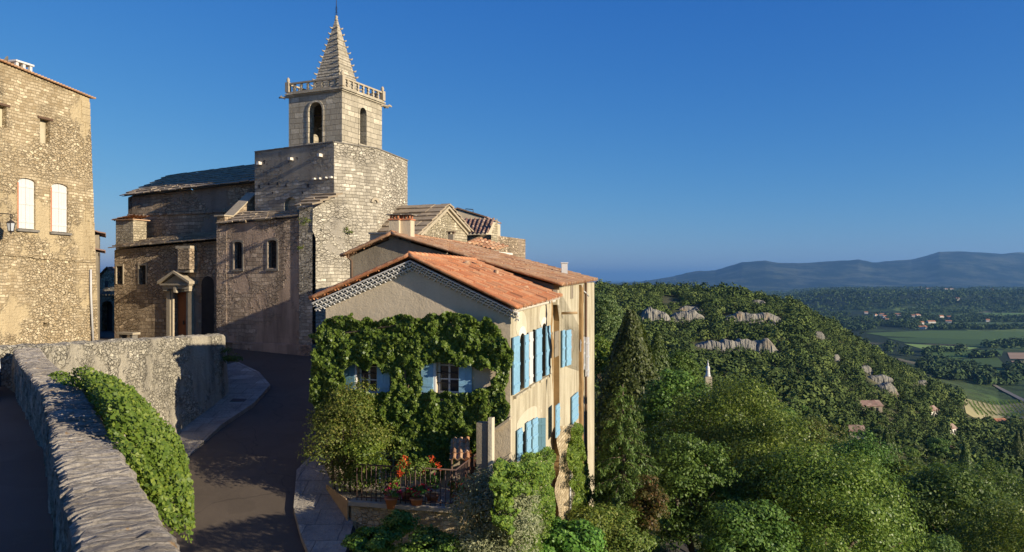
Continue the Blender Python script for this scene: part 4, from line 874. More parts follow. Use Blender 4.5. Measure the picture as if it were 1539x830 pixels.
def chapel():
    # chapel block (two windows) with its buttress and lean-to slab roof
    X0 = FS1.pt(tbs, 0); FC = Face(0, 1, ph(23.5), (X0.x, X0.y)); FC.n = Vector((-math.sin(R(23.5)), -math.cos(R(23.5)))); FCi = FC.shift(-.07)
    tl = FCi.t(326); tr = FCi.t(449.5); ze1 = FCi.tz(336, 338)[1]; ze2 = FCi.tz(446, 327)[1]; b = MB()
    w1 = px_rect(FCi, 351.5, 364, 363.5, 404); w2 = px_rect(FCi, 402.5, 416, 361, 403)
    hs_ = [arch(*w1, rise=.1), arch(*w2, rise=.1)]
    b.wall(FCi, [(tr, -4.4), (tl, -4.4), (tl, ze1), (tr, ze2)], hs_, .35)
    n3 = -V3(FC); lb = FCi.pt(tl, -4.4); b.quad(lb, lb + n3*4, lb + n3*4 + Vector((0, 0, 5.5+4.4)), lb + Vector((0, 0, ze1+4.4)))
    b.build('chapel_wall', M['chapel'], church)
    for q in (w1, w2):
        g = MB(); g.fbox(FCi, q[0], q[1], q[2], q[3], -.34, -.3); g.build('window', M['glass'], church)
        k = MB(); n = 4
        for i in range(1, n): x = q[0] + (q[1]-q[0])*i/n; k.fbox(FCi, x-.012, x+.012, q[2], q[3]-.05, -.15, -.12)
        for z in np.linspace(q[2], q[3]-.1, 7)[1:]: k.fbox(FCi, q[0], q[1], z-.01, z+.01, -.155, -.125)
        k.build('window_grille', M['iron'], church)
        f = MB(); f.fbox(FCi, q[1]+.003, q[1]+.09, q[2]-.05, q[3]-.1, -.02, .025); f.fbox(FCi, q[0]-.09, q[0]-.003, q[2]-.05, q[3]-.1, -.02, .025); f.fbox(FCi, q[0]-.12, q[1]+.12, q[2]-.13, q[2]-.054, -.02, .05)
        ri = arch(*q, rise=.1)[2:]; ro = arch(q[0]-.09, q[1]+.09, q[2], q[3]+.1, .13)[2:]
        for i in range(len(ri)-1): f.prism([FCi.pt(*ri[i], -.015), FCi.pt(*ro[i], -.015), FCi.pt(*ro[i+1], -.015), FCi.pt(*ri[i+1], -.015)], V3(FC)*.04)
        f.build('window_surround', M['lichen'], church)
    # left pilaster
    p = MB(); x = tl; rn = random.Random(5); z = -4.4
    a0 = FCi.t(341) if FCi.t(341) < tl else tl-.4
    while z < ze1-.1: h = rn.uniform(.2, .32); p.fbox(FCi, a0, tl+.004, z+.0, min(z+h-.002, ze1)-.0, -.1, .02, 0); z += h
    p.build('pilaster', M['chapel'], church)
    # buttress at the right corner
    bt = MB(); t449 = FC.t(449.5); zt = FC.tz(460, 312)[1]
    bt.wall(FC, [(.12*.5, -4.4), (t449, -4.4), (t449, zt), (.0, zt), (-.0, zt-1.0), (.06, zt-1.35)], [], .1)
    l0 = FC.pt(t449, -4.4); bt.quad(l0, l0 + n3*.35, l0 + n3*.35 + Vector((0, 0, zt+4.4)), l0 + Vector((0, 0, zt+4.4))); bt.build('buttress', M['tower'], church)
    q = MB(); slab_surface(q, FC.pt(-.12, zt+.02, .1), FC.pt(t449+.08, zt+.02, .1), FC.pt(-.95, zcs+.05, -1.0), FC.pt(t449-.2, zcs+.1, -1.0), .34, .5, 1.1, .07, 3); q.build('buttress_cap', M['lauze'], church)
    # lean-to slab roof
    r = MB(); e0 = FCi.pt(t449-.02, ze2+.0, .12); e1 = FCi.pt(tl-.1, ze1+.0, .12); k0 = FT.pt(FT.t(449)+.1, FT.tz(440, 318)[1], .0); k1 = FT.pt(tlt+.2, FT.tz(383, 322)[1], 0)
    slab_surface(r, e0, e1, k0, k1 + Vector((-1.0, .3, .12)), .45, .3, .6, .045, 11); r.build('chapel_roof', M['lauze'], church)
    # raking parapet wall at the chapel's left end
    s = pv(23.5); FP = Face(0, 1, s, tuple((FCi.pt(tl, 0)).xy)); FP.n = Vector((s[1], -s[0])); z0 = ze1; L_ = 2.6
    m = MB(); za = (HY-326)/F*38.2; zb_ = (HY-293)/F*40.3
    m.prism([FP.pt(0, z0-1, 0), FP.pt(L_, z0-1, 0), FP.pt(L_, zb_, 0), FP.pt(L_*.8, zb_, 0), FP.pt(.5, za, 0), FP.pt(0, za, 0)], Vector((FP.n.x, FP.n.y, 0))*.5)
    m.build('raking_wall', M['church'], church)
    c = MB(); A = FP.pt(-.12, za+.01, -.08); B_ = FP.pt(.5, za+.02, -.08); C_ = FP.pt(L_*.82, zb_+.02, -.08); wv = Vector((FP.n.x, FP.n.y, 0))*.66
    c.prism([A, B_, C_, C_+Vector((0,0,.07)), B_+Vector((0,0,.07)), A+Vector((0,0,.07))], wv); c.build('raking_coping', M['trim'], church)
    return FC, FCi, tl
FC, FCi, chl = chapel()

def nave():
    J = FCi.pt(chl, 0); FA = Face(0, 1, ph(22), (J.x + pv(26)[0]*.4, J.y + pv(26)[1]*.4)); FA.n = Vector((-math.sin(R(22)), -math.cos(R(22)))); n3 = -V3(FA); u = U3(FA)
    tR = FA.t(325)-.3; tL = FA.t(172); zL = FA.tz(172, 376)[1]; zR = FA.tz(323, 362)[1]
    w1 = px_rect(FA, 175.5, 184.5, 400, 427); w2 = px_rect(FA, 209.5, 219.5, 399, 427.5)
    nic = px_rect(FA, 304, 322, 392, 500); d1 = px_rect(FA, 262, 282, 439, 506)
    b = MB(); b.wall(FA, [(tR, -4.4), (tL, -4.4), (tL, zL), (tR, zR)], [arch(*w1, rise=.05), arch(*w2, rise=.05), rect(*d1)], .3)
    A = FA.pt(tL, -4.4); b.quad(A, A + n3*6, A + n3*6 + Vector((0, 0, 4.4+zL+1)), A + Vector((0, 0, 4.4+zL))); b.build('aisle_wall', M['church'], church)
    for q in (w1, w2):
        g = MB(); g.fbox(FA, q[0], q[1], q[2], q[3], -.29, -.25); g.build('window', M['glass'], church)
        f = MB(); f.fbox(FA, q[0]-.08, q[0]-.003, q[2], q[3], -.02, .03); f.fbox(FA, q[1]+.003, q[1]+.08, q[2], q[3], -.02, .03); f.fbox(FA, q[0]-.08, q[1]+.08, q[3]+.003, q[3]+.09, -.02, .032); f.build('window_surround', M['trim'], church)
        k = MB(); m_ = (q[0]+q[1])/2; k.fbox(FA, m_-.012, m_+.012, q[2], q[3], -.12, -.1)
        for z in np.linspace(q[2], q[3], 5)[1:-1]: k.fbox(FA, q[0], q[1], z-.01, z+.01, -.118, -.098)
        k.build('window_grille', M['iron'], church)
    # portal: door, jambs, pilasters, entablature, pediment
    dz0, dz1 = float(plaza_z(40))-.15, d1[3]; m_ = (d1[0]+d1[1])/2; hw = (d1[1]-d1[0])/2
    d = MB(); 
    for k in range(6): x = d1[0] + (d1[1]-d1[0])*k/6; d.fbox(FA, x+.004, x+(d1[1]-d1[0])/6-.004, dz0, dz1, -.28, -.22)
    for z in (dz0+.35, dz0+1.15, dz1-.25): d.fbox(FA, d1[0]+.02, d1[1]-.02, z, z+.1, -.219, -.195)
    dr = d.build('door', M['door'], church); h = MB(); h.fbox(FA, m_-.02, m_+.04, dz0+1.0, dz0+1.2, -.194, -.15); h.build('door_handle', M['iron'], dr)
    P_ = MB(); lo, hi = m_-hw-.42, m_+hw+.42
    for a, e in ((lo, m_-hw-.12), (m_+hw+.12, hi)):
        P_.fbox(FA, a, e, dz0, dz0+.35, -.02, .2); P_.fbox(FA, a+.03, e-.03, dz0+.352, dz1+.05, -.02, .14); P_.fbox(FA, a, e, dz1+.052, dz1+.16, -.02, .34)
    P_.fbox(FA, m_-hw-.12, m_-hw-.002, dz0, dz1+.1, -.2, .10); P_.fbox(FA, m_+hw+.002, m_+hw+.12, dz0, dz1+.1, -.2, .10); P_.fbox(FA, m_-hw-.12, m_+hw+.12, dz1+.002, dz1+.16, -.2, .12)
    P_.fbox(FA, lo-.02, hi+.02, dz1+.165, dz1+.34, -.02, .36); P_.fbox(FA, lo-.1, hi+.1, dz1+.343, dz1+.43, -.02, .46)
    P_.build('portal', M['trim'], church)
    pd = MB(); zb = dz1+.433; c3 = V3(FA); pk = .52
    pd.prism([FA.pt(lo-.02, zb, .0), FA.pt(hi+.02, zb, 0), FA.pt(m_, zb+pk-.06, 0)], c3*.3)
    for s_, e in ((-1, lo-.2), (1, hi+.2)):
        a = FA.pt(e, zb-.02, -.02); t = FA.pt(m_, zb+pk, -.02); pd.prism([a, t, t+Vector((0, 0, .13)), a+Vector((0, 0, .13))], c3*.55)
    pd.build('pediment', M['trim'], church)
    ks = MB(); ks.fbox(FA, m_-.08, m_+.08, dz1-.02, dz1+.3, .12, .42, .01); ks.build('keystone', M['trim'], church)
    # projecting stair turret / pier to the right of the portal, statue niche above
    s = MB(); nt0, nt1, nz0, nz1 = px_rect(FA, 268, 288, 374, 406, .3); s.fbox(FA, nt0, nt1, nz0-.12, nz0, -.02, .42); s.fbox(FA, nt0-.04, nt1+.04, nz1, nz1+.14, -.02, .45)
    s.fbox(FA, nt0, nt0+.08, nz0+.002, nz1-.002, -.02, .36); s.fbox(FA, nt1-.08, nt1, nz0+.002, nz1-.002, -.02, .36); s.fbox(FA, nt0+.08, nt1-.08, nz0+.002, nz1-.002, -.02, .03); s.build('statue_niche', M['trim'], church)
    st = FA.pt((nt0+nt1)/2, nz0+.005, .2); k = MB(); H = nz1-nz0-.1
    prof = [(.10, 0), (.13, .03), (.12, .1), (.105, .35), (.095, .55), (.11, .7), (.10, .78), (.045, .83), (.04, .85), (.062, .9), (.06, .95), (.03, .995)]
    k.lathe(st, [(r_, z*H) for r_, z in prof], 14); k.tube([st + c3*.05 + u*.1 + Vector((0, 0, .72*H)), st + c3*.12 + u*.07 + Vector((0, 0, .58*H)), st + c3*.13 + Vector((0, 0, .62*H))], [.04, .035, .025], 6)
    k.tube([st + c3*.05 - u*.1 + Vector((0, 0, .72*H)), st + c3*.12 - u*.07 + Vector((0, 0, .56*H)), st + c3*.13 + Vector((0, 0, .58*H))], [.04, .035, .025], 6); k.build('statue', M['whitewash'], church)
    pr = MB(); a0, a1 = FA.t(290), FA.t(283.5); p0, p1, _, _ = px_rect(FA, 279, 296, 380, 500, .0)
    pr.fbox(FA, p0, p1, dz1+1.15, FA.tz(288, 374)[1], -.02, .5, .01); pr.build('corner_pier', M['church'], church)
    # flat arch right of the portal, its shade painted on as dark colour
    rc = MB(); ra, rb_, r0, r1 = px_rect(FA, 303, 322, 415, 500); rc.wall(FA, arch(ra, rb_, -4, r1), [], 0, .01); rc.build('arch_shade', MT['recess_shade'], church)
    # aisle roof
    FN = Face(0, 1, ph(22), tuple(FA.o - FA.n*2.3)); FN.n = FA.n.copy(); r = MB()
    nl = FN.t(192.5); nr_ = FN.t(384); 
    slab_surface(r, FA.pt(tL+.15, zL+.02, .25), FA.pt(tR-.1, zR+.02, .25), FN.pt(FN.t(196), FN.tz(200, 362)[1], .02), FN.pt(FN.t(326), FN.tz(325, 350)[1], .02), .5, .3, .65, .05, 21)
    r.build('aisle_roof', M['lauze'], church)
    # upper nave wall
    zl = FN.tz(192.5, 297)[1]; zr2 = FN.tz(371, 276)[1]; b = MB(); b.wall(FN, [(nr_, -4), (nl, -4), (nl, zl), (nr_, zr2)], [], .2)
    A = FN.pt(nl, -4); b.prism([A, A+n3*6.4, A+n3*6.4+Vector((0, 0, 4+zl)), A+n3*3.2+Vector((0, 0, 4+zl+1.5)), A+Vector((0, 0, 4+zl))], -u*.3)
    b.build('nave_wall', M['church'], church)
    st_ = MB(); rn = random.Random(9); z = FN.tz(280, 320)[1]; x = nr_
    while x < nl-.1: k_ = rn.uniform(.25, .5); st_.fbox(FN, x, min(x+k_-.01, nl), z-.06+rn.uniform(-.02, .02), z+.05, -.02, .08+rn.uniform(-.02, .02), .012); x += k_
    st_.build('string_course', M['church'], church)
    r = MB(); zrl = FN.tz(192.5, 297)[1]+.02; e0 = FN.pt(nl+.2, zrl, .3); e1 = FN.pt(nr_-.4, zr2+.02, .3); ur = -u
    # ridge
    FR_ = FN.shift(-3.3); k0 = FR_.pt(FR_.t(265), FR_.tz(265, 263.5)[1]); k1 = FR_.pt(FR_.t(384)-.6, FR_.tz(384, 247)[1])
    slab_surface(r, e0, e1, FR_.pt(nl+.15, k0.z-.0), k1, .5, .3, .65, .05, 31)
    r.quad(e0 + Vector((0, 0, .0)), e1, k1, k0); bk0 = FN.shift(-6.8).pt(nl+.2, zrl); bk1 = FN.shift(-6.8).pt(nr_, zrl); r.quad(k0, k1, bk1, bk0)
    r.build('nave_roof', M['lauze'], church)
    # small pier with a tiled cap at the left end of the aisle
    pt = MB(); p0, p1, z0, z1 = px_rect(FA, 174, 200, 331, 378, -1.0); pt.fbox(FA, p0, p1, z0-.3, z1, -1.9, -1.0); pt.fbox(FA, p1-.0, p1+.0, z0, z1, -1.9, -1.0); pt.build('end_pier', M['gable'], church)
    ct = MB(); tile_surface(ct, FA.pt(p1+.15, z1+.0, -.85), FA.pt(p1+.15, z1+.0, -2.1), FA.pt(p0-.15, z1+.25, -.85), FA.pt(p0-.15, z1+.25, -2.1)); ct.fbox(FA, p0-.12, p1+.12, z1+.002, z1+.05, -2.05, -.88); ct.build('pier_cap', M['oldtile'], church)
    # low plinth along the base
    pl = MB(); pl.fbox(FC, -.02, chl+.1, -4.4, -3.02, -.2, .14, .01); pl.build('plinth', M['chapel'], church)
m_ = plain('recess_shade', (.05, .042, .035), .95, .1, .4, 3)
nave()
# ------------------------------------------------------------------ roofs and houses behind
def outbuilding():
    FG = Face(628, 37.5, pv(22)); u = Vector((*ph(22), 0)); FG.n = Vector((-ph(22)[0], -ph(22)[1])); wd = FG.t(702); tm = wd*.54; zr_ = FG.tz(671, 308)[1]+.0; zr_ = (HY-311)/F*FG.pt(tm, 0).y; ze = FG.tz(628, 353)[1]; ze2 = FG.tz(702, 347)[1]
    root = thing('gabled_outbuilding', 'small stone building with a lit gable end and grey slab roof beside the tower', 'building', tuple(FG.pt(tm, -3)))
    b = MB(); b.prism([FG.pt(0, -3), FG.pt(wd, -3), FG.pt(wd, ze2), FG.pt(tm, zr_), FG.pt(0, ze)], u*5.2); b.build('wall', M['gable'], root)
    for k, (ta, za) in enumerate(((-.35, ze-.22), (wd+.3, ze2-.18))):
        r = MB(); e0 = FG.pt(ta, za+.08, .22); rr_ = FG.pt(tm, zr_+.08, .22); slab_surface(r, e0, e0+u*(4.2 if k == 0 else 5.3), rr_, rr_+u*(4.7 if k == 0 else 5.3), .52, .5, .9, .065, 40+k); r.build('roof', M['lauze'], root)
    c = MB(); zi = .25
    for (ta, za) in ((-.05, ze), (wd+.02, ze2)):
        a = FG.pt(ta, za-zi, .0); t = FG.pt(tm, zr_-zi, .0); c.prism([a, t, t+Vector((0, 0, .16)), a+Vector((0, 0, .16))], V3(FG)*.07)
        a = FG.pt(ta, za-.09, .0); t = FG.pt(tm, zr_-.09, .0); c.prism([a, t, t+Vector((0, 0, .12)), a+Vector((0, 0, .12))], V3(FG)*.2)
    c.build('cornice', M['trim'], root)
    ch = thing('small_chimney', 'small square chimney with a slab top standing before the stone gable', 'chimney', tuple(P(678, 375, 36.2))); f = Face(672, 36.2, (.972, -.233)); q = px_rect(f, 673, 681, 352, 380); m = MB(); m.fbox(f, q[0], q[1], q[2]-.3, q[3], -.25, 0); m.build('stack', M['grey_pl'], ch)
    m = MB(); m.fbox(f, q[0]-.06, q[1]+.06, q[3]+.09, q[3]+.13, -.3, .05); m.fbox(f, q[0], q[0]+.06, q[3]+.002, q[3]+.088, -.22, -.03); m.fbox(f, q[1]-.06, q[1], q[3]+.002, q[3]+.088, -.22, -.03); m.build('cap', M['pipe'], ch)
outbuilding()
def far_houses():
    # tiled house whose roof faces the camera
    root = thing('tiled_house', 'stone house with a brown tiled lean-to roof behind the small gabled building', 'house', tuple(P(718, 400, 47)))
    FE = Face(735, 46, ph(22)); FE.n = Vector((-math.sin(R(22)), -math.cos(R(22)))); tL = FE.t(696); n3 = -V3(FE); u = U3(FE)
    b = MB(); z1 = FE.tz(720, 353)[1]; b.fbox(FE, 0, tL, -3, z1, -6, 0); b.build('wall', M['church'], root)
    FK = FE.shift(-2.6); r = MB(); e0 = FE.pt(-.1, FE.tz(735, 353)[1]+.05, .35); e1 = FE.pt(tL+.3, FE.tz(697, 354)[1]+.05, .35); k0 = FK.pt(FK.t(743)-.05, FK.tz(743, 329)[1]); k1 = FK.pt(FK.t(690), FK.tz(690, 329)[1])
    tile_surface(r, e0, e1, k0, k1, .26, .4, .05); r.build('roof', M['darktile'], root)
    s = Face(735.5, 45.9, pv(22)); s.n = Vector((-ph(22)[0], -ph(22)[1])); m = MB(); te = s.t(745); m.wall(s, [(0, -3), (te, -3), (te, s.tz(744, 331)[1]), (te*.9, s.tz(742, 328)[1]), (0, s.tz(736, 352)[1])], [], 0, .12); m.build('side_wall', M['gable'], root)
    # beige gabled house behind
    g = Face(679, 55, (1, -.15)); t1 = g.t(731); root = thing('beige_house', 'plain beige gable wall just showing above the brown tiled roof', 'house', tuple(g.pt(t1/2, -3)))
    b = MB(); b.prism([g.pt(0, -3), g.pt(t1, -3), g.pt(t1, g.tz(731, 329)[1]), g.pt(g.t(688), g.tz(688, 315)[1]), g.pt(0, g.tz(679, 319)[1])], -V3(g)*6); b.build('wall', M['plaster'], root)
    r = MB(); a = g.pt(g.t(688), g.tz(688, 314)[1], .1); e = g.pt(t1+.1, g.tz(731, 328)[1], .1); r.prism([a, e, e+Vector((0, 0, .1)), a+Vector((0, 0, .1))], -V3(g)*6); a2 = g.pt(-.1, g.tz(679, 318)[1], .1); r.prism([a2, a, a+Vector((0, 0, .1)), a2+Vector((0, 0, .1))], -V3(g)*6); r.build('roof', M['darktile'], root)
    f = MB(); p0, p1 = g.at(700, 314), g.at(711, 315); f.tube([g.at(700, 320), p0, p1, g.at(711, 320)], .035, 5); f.build('roof_frame', M['iron'], root)
    # low tiled roof and whitewashed wall in front of it
    h = Face(745, 42.5, (-.95, .31)); root = thing('low_annex', 'low annex with a sloping tiled roof and whitewashed wall tucked beside the stone gable', 'house', tuple(h.pt(.5, -2))); tl = h.t(700)
    m = MB(); m.wall(h, [(0, -3), (tl, -3), (tl, h.tz(700, 368)[1]), (0, h.tz(742, 378)[1])], [], 0); m.quad(h.pt(0, -3), h.pt(0, -3, -3), h.pt(0, h.tz(742, 378)[1], -3), h.pt(0, h.tz(742, 378)[1])); m.build('wall', M['whitewash'], root)
    r = MB(); tile_surface(r, h.pt(-.1, h.tz(742, 377)[1], .2), h.pt(tl, h.tz(700, 366)[1], .2), h.pt(-.1, h.tz(742, 371)[1]+.1, -2.0), h.pt(tl, h.tz(700, 357)[1]+.1, -2.0), .24, .4, .04); r.build('roof', M['oldtile'], root)
    # hut further right
    k = Face(745.5, 50, (1, -.1)); t1 = k.t(756); root = thing('small_hut', 'small pale hut with a projecting dark eave at the right end of the village roofs', 'hut', tuple(k.pt(t1/2, -2)))
    m = MB(); m.fbox(k, 0, t1, -3, k.tz(750, 366)[1], -3, 0); m.build('wall', M['ochre'], root)
    r = MB(); tile_surface(r, k.pt(t1+.28, k.tz(759, 366)[1], .3), k.pt(t1+.28, k.tz(759, 366)[1], -3.2), k.pt(-.2, k.tz(745, 358)[1], .3), k.pt(-.2, k.tz(745, 358)[1], -3.2), .24, .4, .04); r.build('roof', M['darktile'], root)
    s = MB(); q = px_rect(k, 748.5, 750.5, 370, 385); s.fbox(k, *q[:2], q[2], q[3], -.02, .03); q = px_rect(k, 752, 754, 370, 385); s.fbox(k, *q[:2], q[2], q[3], -.02, .03); s.build('shutter', M['wood'], root)
far_houses()
# ------------------------------------------------------------------ the vine-clad house: gabled annex and the taller main block
H0 = Vector(((767-CX)/F*20.3, 20.3)); FRH = Face(0, 1, HV, (H0.x, H0.y)); FRH.n = Vector((.972, -.233)); FFH = Face(0, 1, HU, (H0.x, H0.y)); FFH.n = Vector((-.233, -.972))
uh, vh = Vector((*HU, 0)).normalized(), Vector((*HV, 0)).normalized(); nR = V3(FRH); nF = V3(FFH)
house = thing('vine_clad_house', 'ochre rendered house with blue shutters, clay tile roofs and a creeper over its front', 'house', tuple(FFH.pt(2.5, -6)))
wA = FFH.t(489.5)
zpk = FFH.tz(621, 392)[1]; tpk = FFH.t(621); zeR = FFH.tz(768, 463)[1]; zeL = FFH.tz(489, 449)[1]; tS = FRH.t(832); ZB = -14
def opening(F_, parent, x0, x1, y0, y1, arched=False, off=0, inset=.16, frame='white', bars=(1, 2), rise=None): return win(F_, parent, x0, x1, y0, y1, arched, rise, frame, bars, inset, off)
def annex():
    hs_ = [opening(FFH, house, 537, 566, 512, 592, bars=(1, 3)), opening(FFH, house, 656, 689, 508, 592, bars=(1, 3))]
    hs_.append(opening(FFH, house, 575, 600, 668, 745, frame='dull_blue', bars=(1, 2)))
    b = MB(); b.wall(FFH, [(0, ZB), (wA, ZB), (wA, zeL), (tpk, zpk), (0, zeR)], hs_, .22)
    l = FFH.pt(wA, ZB); b.quad(l, l+vh*tS, l+vh*tS+Vector((0, 0, zeL-ZB)), l+Vector((0, 0, zeL-ZB))); b.build('front_wall', M['plaster'], house)
    # right hand wall, annex part
    W = []
    def rwin(x0, x1, y0, y1, **k): W.append(opening(FRH, house, x0, x1, y0, y1, **k))
    rwin(780, 787.5, 501, 587, arched=True, rise=.16, inset=.08, frame='wood', bars=(1, 3)); rwin(799.8, 804.5, 495, 574, arched=True, rise=.1, inset=.08, frame='wood', bars=(0, 3)); rwin(813.5, 819.5, 486, 567, arched=True, rise=.18, inset=.08, frame='wood', bars=(1, 3))
    rwin(784, 790, 636, 688, inset=.08, bars=(0, 2))
    zt0, zt1 = FRH.tz(768, 462)[1], FRH.tz(831, 448)[1]
    b = MB(); b.wall(FRH, [(0, ZB), (tS, ZB), (tS, zt1), (0, zt0)], W, .2); b.build('side_wall', M['ochre'], house)
    # window surrounds, pale patches of newer plaster over the arches
    for i, (x0, x1, y0, y1) in enumerate(((780, 787.5, 501, 587), (813.5, 819.5, 486, 567))):
        q = px_rect(FRH, x0, x1, y0, y1); a = MB(); ri = arch(*q, rise=.17, n=10)[2:]; ro = arch(q[0]-.16, q[1]+.16, q[2], q[3]+.2, .24, 10)[2:]; r2 = arch(q[0]-.4, q[1]+.34, q[2], q[3]+.62, .46, 10)[2:]
        for k in range(len(ri)-1): a.prism([FRH.pt(*ri[k], -.01), FRH.pt(*ro[k], -.01), FRH.pt(*ro[k+1], -.01), FRH.pt(*ri[k+1], -.01)], nR*.04); 
        a.build('window_arch', M['whitewash'], house)
        p = MB()
        for k in range(len(ri)-1): p.quad(FRH.pt(*ro[k], .006), FRH.pt(*r2[k], .006), FRH.pt(*r2[k+1], .006), FRH.pt(*ro[k+1], .006))
        p.build('plaster_patch', MT['pale_patch'], house)
    for x0, x1, y in ((771, 792, 591), (794, 806, 578), (809, 826, 568)):
        m = MB(); t0, t1 = FRH.t(x0), FRH.t(x1); z = FRH.tz((x0+x1)/2, y)[1]; m.fbox(FRH, t0, t1, z-.04, z+.03, -.02, .09, .005); m.build('sill', M['ochre'], house)
    def sh(x0, x1, y0, y1, mat='blue', off=.05, ang=0, hinge='l', F_=FRH):
        q = px_rect(F_, x0, x1, y0, y1, off); return shutter(F_, house, q[0], q[1], q[2], q[3], mat, off, ang, hinge)
    sh(770.3, 779.6, 506, 591); sh(787.6, 792.3, 503, 582, ang=2); sh(794, 799.4, 499, 577, 'white'); sh(804.8, 808.5, 495, 573, ang=2); sh(809, 813, 493, 571, ang=0, off=.05); sh(819.8, 824.6, 490, 563, ang=3)
    sh(777, 783.5, 645, 691); sh(790.4, 795.8, 634, 686, ang=2); 
    q = px_rect(FRH, 796.8, 802.5, 629, 682); shutter(FRH, house, q[0], q[1], q[2], q[3], 'blue', .05, 4, 'l')
    q = px_rect(FRH, 803, 811, 626, 678); shutter(FRH, house, q[0]+.1, q[0]+.38, q[2], q[3], 'dull_blue', .05, 60, 'l')
    q = px_rect(FRH, 779, 805, 622, 634); p = MB(); p.wall(FRH, arch(q[0]-.2, q[1]+.2, q[2]-.2, q[3]+.12, .2), [], 0, .005); p.build('plaster_patch', MT['pale_patch'], house)
    for x0, x1, y0, y1, mt in ((514.5, 533.5, 516, 592, 'dull_blue'), (567, 586.5, 512, 592, 'blue'), (633.5, 651.5, 510, 590, 'blue'), (690, 709.5, 508, 590, 'blue')): sh(x0, x1, y0, y1, mt, .05, 0, 'l', FFH)
    sh(557, 573, 668, 742, 'blue', .05, 0, 'l', FFH)
    for x0, x1 in ((533.8, 536.8), (652, 655.8)):
        m = MB(); q = px_rect(FFH, x0, x1, 510, 592); m.fbox(FFH, *q, -.02, .06); m.build('window_post', M['white'], house)
    for x0, x1 in ((537, 566), (656, 689)):
        m = MB(); q = px_rect(FFH, x0, x1, 512, 592)
        for z in (q[2]+.28, q[2]+.55): m.tube([FFH.pt(q[0], z, -.05), FFH.pt(q[1], z, -.05)], .012, 5)
        m.build('window_bar', M['iron'], house)
    # roof: two tiled slopes, white scalloped genoise under the left verge and the eave
    ov, fo = .30, .32; slR = (zpk-zeR)/tpk; slL = (zpk-zeL)/(wA-tpk)
    ridge0 = FFH.pt(tpk, zpk+.13, fo); ridge1 = ridge0 + vh*(tS+fo)
    eR0 = FFH.pt(-ov, zeR-ov*slR+.13, fo); eR1 = FRH.pt(tS, zt1+.05, ov)
    r = MB(); tile_surface(r, eR0, eR1, ridge0, ridge1, .21, .34, .038, 3); r.build('right_roof_slope', M['tile'], house)
    eL0 = FFH.pt(wA+.32, zeL-.32*slL+.13, fo); eL1 = eL0 + vh*(tS+fo); r = MB(); tile_surface(r, eL1, eL0, ridge1, ridge0, .21, .34, .038, 4); r.build('left_roof_slope', M['tile'], house)
    # verge tiles along both rakes and ridge tiles
    v = MB(); rn = random.Random(1)
    for a, e in ((eR0, ridge0), (eL0, ridge0)):
        n = int((e-a).length/.3)*2
        v.tube([a.lerp(e, k/n)+Vector((0, 0, .02 if k % 2 else .026)) for k in range(n+1)], [.050 if k % 2 else .057 for k in range(n+1)], 8)
    v.build('verge_tiles', M['tile'], house); v = MB(); n = int((ridge1-ridge0).length/.38)
    for k in range(n): v.tube([ridge0.lerp(ridge1, k/n)+Vector((0, 0, .05)), ridge0.lerp(ridge1, (k+1.1)/n)+Vector((0, 0, .035))], [.075, .066], 8)
    v.build('ridge_tiles', M['tile'], house)
    g = MB(); gs = MB()
    for side, (t0, z0, t1, z1) in enumerate(((wA+.28, zeL-.28*slL, tpk, zpk), (-.26, zeR-.26*slR, tpk, zpk))):
        L_ = math.hypot(t1-t0, z1-z0); n = int(L_/.155); dd = Vector(((t1-t0)/L_, (z1-z0)/L_))
        tgt = g if side == 0 else gs
        for row, (dz, out) in enumerate(((-.02, .27), (-.11, .18), (-.20, .10))):
            tgt.prism([FFH.pt(t0, z0+dz, 0), FFH.pt(t1, z1+dz, 0), FFH.pt(t1, z1+dz+.028, 0), FFH.pt(t0, z0+dz+.028, 0)], nF*out)
            for k in range(n):
                for_t = t0+dd.x*(k+.5+(row % 2)*.5)*L_/n; zz = z0+dd.y*(k+.5+(row % 2)*.5)*L_/n
                if (for_t-t1)*(1 if t1 < t0 else -1) < 0: continue
                o = []
                for s_ in range(7): an = math.pi*s_/6; o.append(FFH.pt(for_t+.062*math.cos(an), zz+dz-.058+.062*math.sin(an)*.95, 0))
                o2 = []
                for s_ in range(7)[::-1]: an = math.pi*s_/6; o2.append(FFH.pt(for_t+.045*math.cos(an), zz+dz-.06+.045*math.sin(an)*.95, 0))
                for s_ in range(6): tgt.prism([o[s_], o[s_+1], o2[5-s_], o2[6-s_]], nF*(out-.02))
    g.build('genoise', M['white'], house); gs.build('genoise', M['whitewash'], house)
    e = MB(); n = int(tS/.16)
    for row, (dz, out) in enumerate(((.02, .24), (-.07, .15))):
        for k in range(n):
            ta = tS*k/n; za = zt0 + (zt1-zt0)*k/n; e.fbox(FRH, ta, ta+tS/n, za+dz+.05, za+dz+.07, 0, out)
            e.tube([FRH.pt(ta+tS/n/2, za+dz, 0), FRH.pt(ta+tS/n/2, za+dz, out-.01)], .055, 7)
    e.build('eave_genoise', M['oldtile'] if False else M['whitewash'], house)
    # loose tiles and debris on the slope, white flashing against the main wall
    d = MB()
    for k, (px, py) in enumerate(((699, 400), (716, 402), (745, 417), (750, 419), (786, 437), (730, 409), (790, 436))):
        f_ = (px-620)/(768-620); base = ridge0.lerp(eR0, min(1, f_*.9)) + vh*2.5 + Vector((0, 0, .16)); base = None
        # intersection of the sight line with the slope
        nr = (eR0-ridge0).cross(vh).normalized(); dv = P(px, py, 1); t_ = ridge0.dot(nr)/dv.dot(nr); p = dv*t_ + Vector((0, 0, .06))
        x = Vector((rn.uniform(-1, 1), rn.uniform(-.4, .4), -.1)).normalized(); d.tube([p - x*.16, p + x*.16], [.09, .07], 6)
    d.build('loose_tiles', M['oldtile'], house)['kind'] = 'stuff'
m_ = render_plaster('pale_patch', (.60, .53, .39), (.50, .43, .30), (.35, .27, .16), .3)
